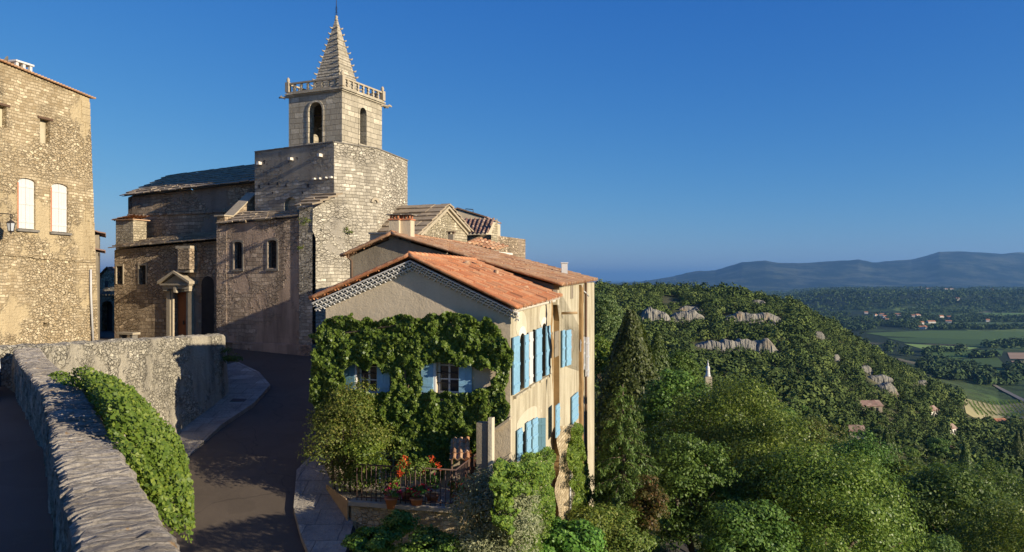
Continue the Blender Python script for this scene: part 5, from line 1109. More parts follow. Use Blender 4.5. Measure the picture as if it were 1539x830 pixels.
annex()
FM = Face(0, 1, HU, tuple(FRH.pt(tS, 0).xy)); FM.n = FFH.n.copy()
def main_block():
    tr = 0; tpm = FM.t(592); tl = FM.t(526); zr = FM.tz(592, 358)[1]; zR = FM.tz(832, 429)[1]; zL = FM.tz(526, 386)[1]; te = FRH.t(886.5)
    b = MB(); hs_ = []
    b.wall(FM, [(0, ZB), (tl, ZB), (tl, zL), (tpm, zr), (0, zR)], [], .1)
    l = FM.pt(tl, ZB); b.quad(l, l+vh*(te-tS), l+vh*(te-tS)+Vector((0, 0, zL-ZB)), l+Vector((0, 0, zL-ZB)))
    bk = FM.pt(0, ZB)+vh*(te-tS); b.quad(bk, l+vh*(te-tS), l+vh*(te-tS)+Vector((0, 0, zL-ZB)), bk+uh*tpm+Vector((0, 0, zr-ZB)), bk+Vector((0, 0, zR-ZB)))
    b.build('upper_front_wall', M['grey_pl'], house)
    FB = FRH.shift(.20); W = []; zE = FRH.tz(860, 425.5)[1]
    def rw(x0, x1, y0, y1, **k): W.append(opening(FB, house, x0, x1, y0, y1, **k))
    rw(838, 840.6, 436, 458, frame='pipe', bars=(0, 0)); rw(848.3, 850.3, 497, 550, frame='white', bars=(0, 2), inset=.05); rw(877.8, 879.3, 507, 560, frame='white', bars=(0, 2), inset=.05)
    b = MB(); jag = [(tS+.02, ZB)]; b.wall(FB, [(tS+.0, ZB), (te, ZB), (te, zE), (tS, zE)], W, .16); b.build('main_side_wall', M['ochre'], house)
    c = MB(); n = 40
    for k in range(n):
        za, zb = ZB+(zE-ZB)*k/n, ZB+(zE-ZB)*(k+1)/n; c.quad(FRH.pt(tS, za), FB.pt(tS+.0, za), FB.pt(tS+.0, zb), FRH.pt(tS, zb))
    c.build('wall_step', MT['step_shade_brown'], house)  # brown puts the shade of the step's front face into its colour
    c = MB(); tq = FB.t(870); zt_, zb_ = FB.tz(872, 428)[1], FB.tz(872, 700)[1]; n = 26; L2 = [(tq + .10*noise.noise(Vector((k*.4, 7, 1))), zt_+(zb_-zt_)*k/n) for k in range(n+1)]
    for k in range(n):
        (ta, za), (tb_, zb2) = L2[k], L2[k+1]; o1 = .11+.04*noise.noise(Vector((k*.5, 2, 9))); o2 = .11+.04*noise.noise(Vector((k*.5+.5, 2, 9)))
        c.quad(FB.pt(ta, za), FB.pt(ta, za, o1), FB.pt(tb_, zb2, o2), FB.pt(tb_, zb2)); c.quad(FB.pt(ta, za, o1), FB.pt(ta+.55, za, o1), FB.pt(tb_+.55, zb2, o2), FB.pt(tb_, zb2, o2)); c.quad(FB.pt(ta+.55, za, o1), FB.pt(ta+.55, za), FB.pt(tb_+.55, zb2), FB.pt(tb_+.55, zb2, o2))
    c.build('cracked_pilaster', MT['step_shade_brown'], house)  # brown colour paints in the shade on the pilaster's near side
    for x0, x1, y0, y1 in ((833.5, 839, 498, 536), (856, 861, 497, 530), (857, 861, 427, 449), (872, 878, 430, 455)):
        q = px_rect(FB, x0, x1, y0, y1, .0); m = MB(); m.fbox(FB, q[0], q[1], q[2], q[3], -.02, .018); m.build('blocked_window', M['grey_pl'], house)
    def sh(x0, x1, y0, y1, mat='blue', off=.05, ang=0, hinge='l'):
        q = px_rect(FB, x0, x1, y0, y1, off); return shutter(FB, house, q[0], q[1], q[2], q[3], mat, off, ang, hinge)
    sh(844.3, 848, 496.5, 551.5); sh(850.4, 854.2, 496, 549, ang=8); sh(872, 874.6, 506.5, 555, 'zinc'); sh(875, 877.4, 506.5, 556, 'zinc'); sh(879.5, 882, 506.5, 565, 'zinc'); sh(882.2, 884.5, 507, 566, 'zinc')
    sh(834.5, 840, 608, 655.5); sh(859, 868, 593, 633.5)
    # irregular brown patch where the two walls meet, the step's shade painted in
    for base_px, y0, y1, wd in ((823, 450, 592, .5),):
        m = MB(); F_ = FB; pts = []; n = 22; t = F_.t(base_px+4 if base_px < 830 else base_px); zt, zb = F_.tz(base_px+6, y0)[1], F_.tz(base_px+6, y1)[1]
        L_ = []; R_ = []
        for k in range(n+1):
            z = zt + (zb-zt)*k/n; w_ = wd*(.55 + .45*noise.noise(Vector((k*.45, base_px, 0)))) * (1 if k < n*.7 else (n-k)/(n*.3)+.05); dx = .25*noise.noise(Vector((k*.22, base_px*2, 4))) + (k/n)*.25
            L_.append((t+dx-w_/2+.2, z)); R_.append((t+dx+w_/2+.2, z))
        for k in range(n): m.quad(F_.pt(*L_[k], .008), F_.pt(*R_[k], .008), F_.pt(*R_[k+1], .008), F_.pt(*L_[k+1], .008))
        m.build('step_shade_patch', MT['step_shade_brown'], house)
    # exposed rubble at the foot of the wall
    m = MB(); t0, t1 = FRH.t(828)-.0, FRH.t(853); n = 16; L_ = []; R_ = []
    for k in range(n+1):
        y = 640 + 175*k/n; xl = 836 - 4*math.sin(k*.9) - k*.4; xr = 851 + 3*math.sin(k*1.3+1) + (3 if 4 < k < 9 else 0); L_.append(FRH.tz(xl, y, .1)); R_.append(FRH.tz(xr, y, .1))
    for k in range(n): m.quad(FB.pt(*L_[k], .012), FB.pt(*R_[k], .012), FB.pt(*R_[k+1], .012), FB.pt(*L_[k+1], .012))
    m.build('exposed_rubble', M['left'], house)
    p = MB()
    for x, y0, y1, r_ in ((871.2, 424, 700, .05), (846, 690, 812, .035)):
        t = FRH.t(x); za, zb = FRH.tz(x, y0)[1], FRH.tz(x, y1)[1]; p = MB(); p.tube([FB.pt(t, za, .06), FB.pt(t+.03, (za+zb)/2, .06), FB.pt(t, zb, .07)], r_, 8); p.build('drainpipe', M['pipe'] if x > 860 else M['zinc'], house)
    q = MB(); a = FB.at(874, 428, .1); q.tube([a, FB.at(876, 437, .06), FB.at(880, 440, .06), FB.at(884.5, 445, .06)], .03, 6); q.build('drainpipe', M['white'], house)
    s = MB(); a = FB.at(844, 471, 0); s.tube([a, a + nR*.55 + Vector((0, 0, .02))], .045, 7); s.build('beam_end', M['wood'], house)
    # roof
    ov = .38; slR = (zr-zR)/tpm; fo = .25; k0 = FM.pt(tpm, zr+.13, fo); k1 = k0+vh*(te-tS+fo+.03); e0 = FM.pt(-ov, zR-ov*slR+.1, fo); e1 = FRH.pt(te+.03, zE+.10, ov-.03)
    r = MB(); tile_surface(r, e0, e1, k0, k1, .23, .38, .045, 8); r.build('main_roof_slope', M['oldtile'], house)
    f0 = FM.pt(tl+.25, zL-.1+.1, fo); r = MB(); tile_surface(r, f0+vh*(te-tS), f0, k1, k0, .23, .38, .045, 9); r.build('main_roof_back_slope', M['oldtile'], house)
    u_ = MB(); u_.add([e0, e1, k1, k0], [(0, 1, 2, 3)]); u_.build('roof_boards', M['pipe'], house)
    v = MB()
    for j, (a, e) in enumerate(((e0, k0), (f0, k0))):
        n = int((e-a).length/.38)*2
        for sh_ in (0, .19): v.tube([a.lerp(e, k/n)+vh*sh_+Vector((0, 0, .03+sh_*.1 + (.0 if k % 2 else .008))) for k in range(n+1)], [.056 if k % 2 else .066 for k in range(n+1)], 8)
    v.build('verge_tiles', M['oldtile'], house)
    v = MB(); n = int((k1-k0).length/.4)
    for k in range(n): v.tube([k0.lerp(k1, k/n)+Vector((0, 0, .06)), k0.lerp(k1, (k+1.1)/n)+Vector((0, 0, .04))], [.09, .08], 8)
    v.build('ridge_tiles', M['oldtile'], house)
    # flashing: white mortar band where the annex roof meets the main wall
    w_ = MB(); A = FM.tz(684, 386.5); B_ = FM.tz(831, 443.5)
    for k in range(14): a = (A[0]+(B_[0]-A[0])*k/14, A[1]+(B_[1]-A[1])*k/14); e = (A[0]+(B_[0]-A[0])*(k+1)/14, A[1]+(B_[1]-A[1])*(k+1)/14); w_.prism([FM.pt(a[0], a[1]-.05, 0), FM.pt(e[0]+.01, e[1]-.05, 0), FM.pt(e[0]+.01, e[1]+.06, 0), FM.pt(a[0], a[1]+.06, 0)], nF*(.09+.02*(k % 2)))
    w_.build('flashing', M['whitewash'], house)
    # double chimney
    for (x0, x1, mt, nm) in ((584.5, 599.5, 'grey_pl', 0), (601.5, 617, 'whitewash', 1)):
        f = FM.shift(-.15 if nm == 0 else -.3); q = px_rect(f, x0, x1, 331, 364); c = MB(); c.fbox(f, q[0], q[1], q[2]-1.0, q[3], -.4, 0); s_ = c.build('chimney', M['plaster'], house)
        k = MB(); k.fbox(f, q[0]-.03, q[1]+.03, q[3]+.002, q[3]+.05, -.43, .03)
        for i in range(3): k.lathe(f.pt(q[0]+.06+(q[1]-q[0]-.12)*i/2, q[3]+.052, -.06), [(.035, 0), (.03, .13)], 8); k.lathe(f.pt(q[0]+.06+(q[1]-q[0]-.12)*i/2, q[3]+.052, -.32), [(.035, 0), (.03, .13)], 8)
        k.build('chimney_bricks', M['terracotta'], s_); k = MB(); k.fbox(f, q[0]-.07, q[1]+.07, q[3]+.185, q[3]+.225, -.47, .07, .006); k.build('chimney_slab', M['lichen'], s_)
    f = FM.shift(-.6); q = px_rect(f, 556, 583, 352, 366); c = MB(); c.fbox(f, q[0], q[1], q[2]-.6, q[3], -.3, 0); c.fbox(f, q[0]-.04, q[1]+.04, q[3]+.002, q[3]+.06, -.35, .05); c.build('parapet_block', M['plaster'], house)
    # white flue near the eave and small roof vent
    p = (k0.lerp(k1, .66)).lerp(e0.lerp(e1, .66), .88); x = P(848, 414, p.y); p = Vector((x.x, p.y, p.z)); w_ = MB(); h = (HY-396)/F*p.y - p.z; w_.box(p - Vector((.12, .12, .3)), (.25, 0, 0), (0, .25, 0), (0, 0, h+.3)); w_.box(p - Vector((.15, .15, -h)), (.31, 0, 0), (0, .31, 0), (0, 0, .04)); w_.build('flue', M['white'], house)
    # gutter and downpipe at the left corner
    g = MB(); a = FM.at(523, 381, .1); g.tube([a, FM.at(523.5, 388, .08), FM.at(528.5, 392, .06), FM.at(529, 470, .06)], .04, 7); g.build('drainpipe', M['pipe'], house)
m_ = plain('step_shade_brown', (.27, .17, .075), .95, .1, .45, 2.5)  # brown standing in for shade on the projecting wall faces
main_block()

# ------------------------------------------------------------------ terrace in front of the house
FTe = Face(690, 18.4, HU); FTe.n = FFH.n.copy(); TZ0 = FTe.tz(640, 761)[1]; tTl = FTe.t(528)
def terrace():
    root = thing('terrace', 'raised terrace with a stone retaining base and pale coping before the vine clad house', 'terrace', tuple(FTe.pt(1.4, -6.4)))
    b = MB(); n3 = -nF; A = FTe.pt(0, -9.5); Hh = Vector((0, 0, 9.5+TZ0-.1)); L_ = FTe.pt(tTl, -9.5); r_end = A + vh*4.2
    b.wall(FTe, rect(0, tTl, -9.5, TZ0-.1), []); b.quad(A, r_end, r_end+Hh, A+Hh); b.quad(L_, L_+Vector((-.85, 1.45, 0))*1.4, L_+Vector((-.85, 1.45, 0))*1.4+Hh, L_+Hh)
    b.build('base_wall', M['left'], root)
    f = MB(); f.quad(FTe.pt(0, TZ0-.1), FTe.pt(tTl, TZ0-.1), FTe.pt(tTl, TZ0-.1)+Vector((-.85, 1.45, 0))*1.3, FFH.pt(wA, TZ0-.1), FFH.pt(0, TZ0-.1)+nR*.3); f.build('floor', M['kerb'], root)
    c = MB(); rn = random.Random(6); x = -.1
    while x < tTl: k = min(rn.uniform(.5, .9), tTl+.05-x); c.fbox(FTe, x+.004, x+k-.004, TZ0-.098, TZ0, -.32, .07, .006); x += k
    c.build('coping', M['trim'], root)
    FS = Face(0, 1, HV, tuple(FTe.pt(0, 0).xy)); FS.n = FRH.n.copy(); c = MB(); x = .33
    while x < 4.0: k = min(rn.uniform(.5, .9), 4.0-x); c.fbox(FS, x+.004, x+k-.004, TZ0-.098, TZ0, -.35, .08, .006); x += k
    c.build('side_coping', M['lichen'], root)
    # stair wall: rising ochre wall and its coping towards the corner of the house
    s = MB(); Fs = FFH.shift(.02); x0 = Fs.t(741); z0 = Fs.tz(742, 644)[1]; z1 = Fs.tz(767, 626)[1]; zb0 = Fs.tz(742, 700)[1]
    # railing
    rl = thing('terrace_railing', 'rusty iron railing of thin upright bars around the front and right of the terrace', 'railing', tuple(FTe.pt(1.4, TZ0))); zt = TZ0+.88
    def rail(F_, t0, t1, o):
        h = MB(); 
        for z in (TZ0+.08, zt): h.tube([F_.pt(t0, z, o), F_.pt(t1, z, o)], .016 if z < zt else .02, 6)
        h.build('rail', M['rust'], rl); n = int(abs(t1-t0)/.125)
        for k in range(n+1): q = MB(); t = t0+(t1-t0)*k/n; q.tube([F_.pt(t, TZ0, o), F_.pt(t, zt, o)], .011 if k % 8 else .018, 5); q.build('bar', M['rust'], rl)
    rail(FTe, .12, tTl-.1, -.1); rail(FS, .12, 3.3, -.12)
    # board fence at the left, along the pavement
    fe = thing('board_fence', 'tan vertical board fence between the pavement and the terrace corner', 'fence', tuple(FTe.pt(tTl, -6.1))); d = Vector((-.85, 1.45, 0)); d.normalize(); st = FTe.pt(tTl+.02, 0) ; w_ = MB(); n = 14
    side = Vector((-d.y, d.x, 0)); m = MB()
    for k in range(n):
        p = st + d*(k*.125) + side*.05; zt_ = TZ0 + .02 - k*.0; m.box(Vector((p.x, p.y, -6.9)), d*.115, side*.03, Vector((0, 0, zt_+6.9+rn.uniform(-.02, .02))))
    m.build('boards', M['wood'], fe)
    # pillar with peeling white edge, wall stub and rising stair wall
    pl = thing('terrace_pillar', 'grey wall stub with a peeling whitewashed pillar under the vine at the right of the terrace', 'pillar', tuple(FFH.at(733, 702, 1.2)))
    Fp = FFH.shift(.9); m = MB(); q = px_rect(Fp, 716, 733, 636, 702); m.fbox(Fp, q[0], q[1], TZ0-.1, q[3], -.25, 0); m.build('wall', M['grey_pl'], pl)
    q2 = px_rect(Fp, 734, 740.5, 628, 702); m = MB(); m.fbox(Fp, q2[0], q2[1], TZ0-.1, q2[3], -.15, .05, .01); m.build('pillar', MT['pale_patch'], pl)
    sw = thing('stair_wall', 'ochre side wall with sloping copings climbing from the terrace to the corner of the house', 'wall', tuple(FFH.at(755, 700, .3)))
    Fz = FFH.shift(.12); m = MB(); a0, a1 = Fz.t(767.5)-.0, Fz.t(741); m.wall(Fz, [(a0, -9.3), (a1, -9.3), (a1, Fz.tz(741, 648)[1]), (a0, Fz.tz(767, 628)[1])], [], 0); m.quad(Fz.pt(a0, -9.3), Fz.pt(a0, -9.3, -.11), Fz.pt(a0, Fz.tz(767, 628)[1], -.11), Fz.pt(a0, Fz.tz(767, 628)[1])); m.build('wall', M['plaster'], sw)
    for (xa, ya, xb, yb, o, th_) in ((741, 645, 768, 626, .12, .07), (733, 704, 768, 681, .5, .09)):
        f_ = FFH.shift(o); A_ = f_.tz(xa, ya); B2 = f_.tz(xb, yb); m = MB(); m.prism([f_.pt(A_[0], A_[1]-th_, -.12), f_.pt(B2[0], B2[1]-th_, -.12), f_.pt(B2[0], B2[1], -.12), f_.pt(A_[0], A_[1], -.12)], nF*.3); m.build('coping', M['trim'], sw)
    m = MB(); f_ = FFH.shift(.55); A_ = f_.tz(733, 706); B2 = f_.tz(768, 684); m.wall(f_, [(B2[0], -9.3), (A_[0], -9.3), (A_[0], A_[1]-.08), (B2[0], B2[1]-.08)], []); m.build('lower_wall', M['ochre'], sw)
    # little tiled awning
    aw = thing('tiled_awning', 'small awning of diamond patterned pink tiles under the vine', 'awning', tuple(FFH.at(693, 690, .8))); fa = FFH.shift(1.0); fb = FFH.shift(.3)
    m = MB(); tile_surface(m, fa.at(706, 690), fa.at(676, 692), fb.at(706, 657), fb.at(678, 659), .16, .17, .03, 5); m.build('tiles', M['oldtile'], aw); m = MB()
    for x in (679, 704): m.tube([fa.at(x, 690)-Vector((0, 0, .02)), Vector((*fa.at(x, 700).xy, TZ0-.1))], .03, 6)
    m.build('posts', M['pipe'], aw)['kind'] = 'stuff'
    # ochre door to the terrace and a chair-blue door behind leaves
    dd = MB(); q = px_rect(FFH, 700, 716, 655, 720); dd.fbox(FFH, q[0], q[1], TZ0-.1, q[3], .002, .05); dd.build('door', M['door'], house)
terrace()
# ------------------------------------------------------------------ plants near the house
def pnoise(x, y, s, seed=0): return vnoise(x/s, y/s, seed)
def from_px(face, px, py, off):
    """numpy: pixel columns/rows on a vertical face shifted by off -> world points"""
    k = (px-CX)/F; ox = face.o.x + face.n.x*off; oy = face.o.y + face.n.y*off
    t = (k*oy - ox)/(face.u.x - k*face.u.y); X = ox + face.u.x*t; Y = oy + face.u.y*t; return np.stack([X, Y, (HY-py)/F*Y], -1)
def plant_mesh(name, label, cat, C, N, size, mat, part='foliage', loc=None, stems=None, group=None, seed=1, **kw):
    loc = Vector(loc if loc is not None else (C[:, 0].mean(), C[:, 1].mean(), C[:, 2].min())); t = thing(name, label, cat, tuple(loc), group)
    me = leaf_mesh(part, C - np.array(loc), N, size, mat, seed, **kw); o = bpy.data.objects.new(part, me); COL.objects.link(o); o.parent = t; OFF[o.name] = loc
    if stems: stems.build('stems', M['bark'], t)
    return t
def inpoly(px, py, poly):
    c = np.zeros(len(px), bool); n = len(poly)
    for i in range(n):
        x0, y0 = poly[i]; x1, y1 = poly[(i+1) % n]
        if y0 == y1: continue
        c ^= ((y0 > py) != (y1 > py)) & (px < (x1-x0)*(py-y0)/(y1-y0) + x0)
    return c
def face_cover(face, poly, n, seed, off0, off1, holes=(), lump=26, thr=0.0, rag=7, up=.35):
    r = rng(seed); xs = [p[0] for p in poly]; ys = [p[1] for p in poly]; px = r.uniform(min(xs)-10, max(xs)+10, n*3); py = r.uniform(min(ys)-10, max(ys)+10, n*3)
    jx = (pnoise(px, py, 14, seed+3)-.5)*rag*2.6; jy = (pnoise(px, py, 12, seed+4)-.5)*rag*2.6
    ok = inpoly(px+jx, py+jy, poly)
    for h in holes: ok &= ~inpoly(px+jx*.8, py+jy*.8, h)
    g = pnoise(px, py, lump, seed+1)*.6 + pnoise(px, py, lump*.4, seed+2)*.4; ok &= g > thr
    px, py, g = px[ok][:n], py[ok][:n], g[ok][:n]; m = len(px); q = r.uniform(.55, 1, m); off = off0 + (off1-off0)*g*q
    C = from_px(face, px, py, off)
    gx = pnoise(px+3, py, lump, seed+1) - pnoise(px-3, py, lump, seed+1); gy = pnoise(px, py+3, lump, seed+1) - pnoise(px, py-3, lump, seed+1)
    nn = np.array([face.n.x, face.n.y, 0]); uu = np.array([1, 0, 0]); N = nn + np.outer(-gx*1.8, uu) + np.outer(gy*1.8, [0, 0, 1]) + np.array([.15, 0, up]) + r.normal(size=(m, 3))*.62
    return C, N
def stems_on(face, lines, off, r_=.02, seed=0):
    m = MB(); rn = random.Random(seed)
    for ln in lines:
        pts = [face.at(x + rn.uniform(-1, 1), y, off + rn.uniform(-.03, .05)) for x, y in ln]; m.tube(pts, [r_*(1.4-.9*i/len(pts)) for i in range(len(pts))], 6)
    return m
# creeper over the front of the house
vp = [(470, 520), (468, 500), (486, 482), (520, 477), (560, 480), (610, 474), (660, 475), (700, 473), (730, 480), (752, 495), (768, 520), (766, 550), (756, 575), (762, 600), (764, 625), (750, 632), (738, 628), (728, 660), (712, 690), (704, 660), (690, 664), (680, 700), (668, 716), (650, 712), (640, 716), (622, 700), (600, 690), (590, 668), (560, 664), (540, 660), (500, 650), (470, 640)]
holes = [[(519, 552), (528, 547), (545, 556), (566, 549), (575, 558), (588, 556), (590, 590), (560, 594), (530, 590), (519, 583)], [(634, 550), (652, 547), (672, 545), (690, 550), (712, 549), (728, 556), (742, 560), (744, 575), (735, 588), (712, 588), (690, 590), (660, 588), (634, 590)]]
C, N = face_cover(FFH, vp, 50000, 11, .10, .50, holes, 13, .12, 6)
st = stems_on(FFH, [[(745, 730), (742, 680), (738, 620), (746, 560), (735, 500)], [(600, 720), (605, 650), (612, 600), (606, 540), (620, 490)], [(500, 720), (505, 640), (512, 560), (520, 500), (600, 488), (700, 488)], [(640, 600), (700, 604), (745, 606)]], .18, .03)
plant_mesh('wall_creeper', 'dense green creeper covering the front wall of the house around its blue shutters', 'climbing plant', C, N, .082, L['vine'], stems=st, seed=5, aspect=.85)
# dangling shoots are part of it through ragged noise; the yellowish shrub at its left foot
def blob(cx, cy, rx, ry, d, n, seed, rz=None, ncl=26, cl=.42, low=-.85):
    k = d/F; Cc, Nn = crown_pts(seed, rx*k, ry*k, ncl, n, cl=cl, inner=.35, low=low); p = P(cx, cy, d); return Cc + np.array(p), Nn
C1, N1 = blob(522, 660, 50, 92, 20.2, 16000, 3, ncl=44, cl=.55); st = MB()
for k in range(6): st.tube([P(505+k*7, 752, 20.2), P(500+k*9, 700, 20.2), P(488+k*13, 620, 20.1)], [.03, .022, .008], 5)
plant_mesh('yellowing_shrub', 'tall loose shrub with yellowing leaves at the left corner of the house above the pavement', 'shrub', C1, N1, .062, L['rose'], stems=st, seed=6)
C1, N1 = blob(548, 700, 32, 50, 19.7, 7000, 33, ncl=26, cl=.55)
plant_mesh('leafy_shrub', 'green leafy shrub standing behind the terrace railing beside the yellowing shrub', 'shrub', C1, N1, .062, L['creeper'], seed=7)
# pots with red flowers
def flower_pot(px, py, d, rx, ry, label, n=900, nf=160, tall=0):
    base = P(px, py, d); base.z = TZ0-.09; t = thing('flower_pot', label, 'flower pot', tuple(base), 'potted red flowers on the terrace'); m = MB(); m.lathe(base, [(.10, 0), (.15, .22), (.17, .225), (.17, .26), (.14, .262)], 14); m.build('pot', M['terracotta'], t)
    k = d/F; Cc, Nn = crown_pts(int(px), rx*k, ry*k, 14, n, cl=.5); Cc += np.array([0, 0, .25+ry*k]); o = bpy.data.objects.new('foliage', leaf_mesh('foliage', Cc, Nn, .07, L['vine'], 3, aspect=.5)); COL.objects.link(o); o.parent = t
    r = rng(int(px)+1); idx = r.choice(len(Cc), 14, replace=False); fc = Cc[idx]*np.array([1.12, 1.12, 1]) ; W = r.integers(0, 14, nf); fc2 = fc[W] + r.normal(size=(nf, 3))*.035; fl_ = o = bpy.data.objects.new('flowers', leaf_mesh('flowers', fc2, r.normal(size=(nf, 3)), .05, L['flower'], 4, aspect=.9)); COL.objects.link(o); o.parent = t; o['kind'] = 'stuff'
    if tall: s = MB(); s.tube([base+Vector((0, 0, .2)), base+Vector((0, 0, .3+ry*k))], .02, 5); s.build('stem', M['bark'], t)
flower_pot(612, 700, 19.1, 28, 38, 'tall oleander with red flower clusters rising above the terrace railing', 1500, 420, 1)
flower_pot(588, 745, 18.75, 14, 10, 'low pot of red geraniums behind the left part of the terrace railing', 500, 240)
flower_pot(626, 745, 18.72, 15, 10, 'low pot of red geraniums below the tall oleander', 500, 260)
flower_pot(690, 742, 18.9, 15, 12, 'pot of orange red flowers at the right corner of the terrace', 500, 130)
flower_pot(650, 735, 19.0, 12, 16, 'pot of leafy greenery with few red blooms right of the oleander', 500, 30)
# green creeper bush on the side wall, ivy column, olive and hedges
C, N = face_cover(FRH, [(752, 690), (768, 700), (782, 690), (800, 682), (818, 672), (828, 668), (834, 700), (832, 740), (838, 775), (834, 800), (800, 830), (752, 830), (744, 770), (740, 720)], 24000, 21, .2, 1.9, (), 16, .1, 6, .6)
plant_mesh('side_wall_bush', 'bright green climbing bush at the foot of the sunlit side wall under its lower shutters', 'climbing plant', C, N, .075, L['creeper'], seed=8)
C, N = face_cover(FRH, [(866, 634), (876, 640), (880, 680), (886, 740), (890, 800), (895, 832), (855, 832), (856, 800), (860, 740), (856, 690), (856, 660)], 20000, 22, .1, .8, (), 14, .05, 4, .4)
plant_mesh('ivy_column', 'column of green ivy climbing the far end of the ochre side wall', 'climbing plant', C, N, .085, L['creeper'], seed=9)
C1, N1 = blob(748, 778, 62, 72, 16.4, 24000, 41, ncl=60, cl=.5); st = MB()
for k in range(9): st.tube([P(735+k*3, 850, 16.4), P(720+k*7, 790, 16.4), P(700+k*12, 725, 16.4)], [.03, .018, .005], 5)
plant_mesh('olive_bush', 'grey green olive bush with thin twigs in front of the terrace corner', 'bush', C1, N1, .07, L['olive'], stems=st, seed=10, aspect=.42)
for i, (cx, cy, rx, ry, d, n, mt, lab) in enumerate((
    (560, 818, 46, 22, 17.0, 8100, 'vine', 'dark rounded bush below the left part of the terrace wall'),
    (602, 788, 24, 20, 17.4, 2880, 'vine', 'small leafy shrub leaning against the middle of the terrace wall'),
    (650, 830, 60, 28, 16.2, 10800, 'vine', 'dark spreading bush below the right part of the terrace wall'),
    (850, 822, 72, 34, 21, 14400, 'vine', 'dark clipped hedge at the bottom below the ivy column'),
    (925, 805, 46, 44, 27, 9900, 'rose', 'olive brown bush at the foot of the drooping conifer'),
    (976, 762, 25, 50, 28.5, 6480, 'redleaf', 'bush with reddish young leaves right of the drooping conifer'),
    (880, 800, 32, 34, 25, 5400, 'creeper', 'light green bush between the hedge and the drooping conifer'))):
    C1, N1 = blob(cx, cy, rx, ry, d, n, 50+i, ncl=40, cl=.5); plant_mesh('bush', lab, 'bush', C1, N1, .075 if d < 20 else .10, L[mt], seed=60+i)
# creeper hanging over the near parapet
def parapet_creeper():
    r = rng(77); n = 34000; ln = [(4.14, -2.29), (5.91, -3.43), (9.9, -5.95), (14.26, -9.06)]
    d = 6.35 + 5.25*r.uniform(0, 1, n)**1.1; x0 = np.interp(d, [p[0] for p in ln], [p[1] for p in ln]); s = (d-6.35)/5.25
    nrm = np.array([.84, .54]); wmax = .34 + .62*np.sin(np.pi*np.clip(s*.95+.06, 0, 1))**.6; o = .42 + .0*s - .30*np.clip((s-.62)/.3, 0, 1)*1.0 + (wmax)*r.uniform(0, 1, n)**.8
    lump = pnoise(d, o, .4, 5)*.5 + pnoise(d, o, .15, 6)*.5; e = (o-.42)/wmax
    z = -1.42 + .30*np.sin(np.pi*np.clip(s*1.1+.05, 0, 1)) - .95*np.clip(e, 0, 1)**1.9 + (lump-.5)*.42 - r.uniform(0, .26, n)
    z += -  .25*np.clip((.12-s)/.12, 0, 1)
    C = np.stack([x0 + nrm[0]*o, d + nrm[1]*o, z], -1); N = np.stack([.5*np.ones(n)+e*.5, -.2*np.ones(n), .9-.5*e], -1) + r.normal(size=(n, 3))*.5
    # hanging skirt on the outside
    m = 11000; d2 = r.uniform(6.6, 11, m); x2 = np.interp(d2, [p[0] for p in ln], [p[1] for p in ln]); o2 = .72 + .4*np.sin(np.pi*(d2-6.6)/4.4)**.6*pnoise(d2, d2*0, .6, 9)+r.uniform(-.14, .12, m); z2 = -1.75 - .6*np.clip((d2-6.4)/1.6, 0, 1)*r.uniform(0, 1, m)*pnoise(d2, d2*0, .8, 8); C2 = np.stack([x2+nrm[0]*o2, d2+nrm[1]*o2, z2], -1); N2 = np.array([1, .1, .2]) + r.normal(size=(m, 3))*.5
    CC = np.vstack([C, C2]); NN = np.vstack([N, N2]); lim = -.295*CC[:, 1] - .32*vnoise(CC[:, 0]*2.6, CC[:, 1]*2.6, 4) + r.uniform(-.08, .14, len(CC)); k_ = CC[:, 2] > lim; CC, NN = CC[k_], NN[k_]
    plant_mesh('parapet_creeper', 'bright green creeper spilling over the low parapet towards the road', 'climbing plant', CC, NN, .043, L['creeper'], seed=12, aspect=.8)
parapet_creeper()
def small_tuft(name, lab, P0, r_, n, mat, size=.05, seed=0):
    C_, N_ = crown_pts(seed, r_, r_*.8, 8, n, cl=.6); plant_mesh(name, lab, 'weed', C_+np.array(P0), N_, size, mat, seed=seed)
small_tuft('wall_weed', 'dark weeds hanging from the right end of the retaining wall', Vector((-10.5, 28.3, -2.9)) + Vector((.05, 0, 0)), .45, 900, L['oak'], .08, 3)
small_tuft('tower_weed', 'yellowish weed tuft on the shaded front of the church buttress', FC.at(458, 335, .45), .28, 300, L['rose'], .06, 4)
small_tuft('tower_weed', 'green weed tuft on the sunlit face of the tower base', FS1.at(522, 346, .03), .28, 300, L['creeper'], .06, 5)
small_tuft('tower_weed', 'small plant growing on the church buttress below the larger weed tuft', FC.at(452, 373, .4), .16, 120, L['rose'], .06, 6)

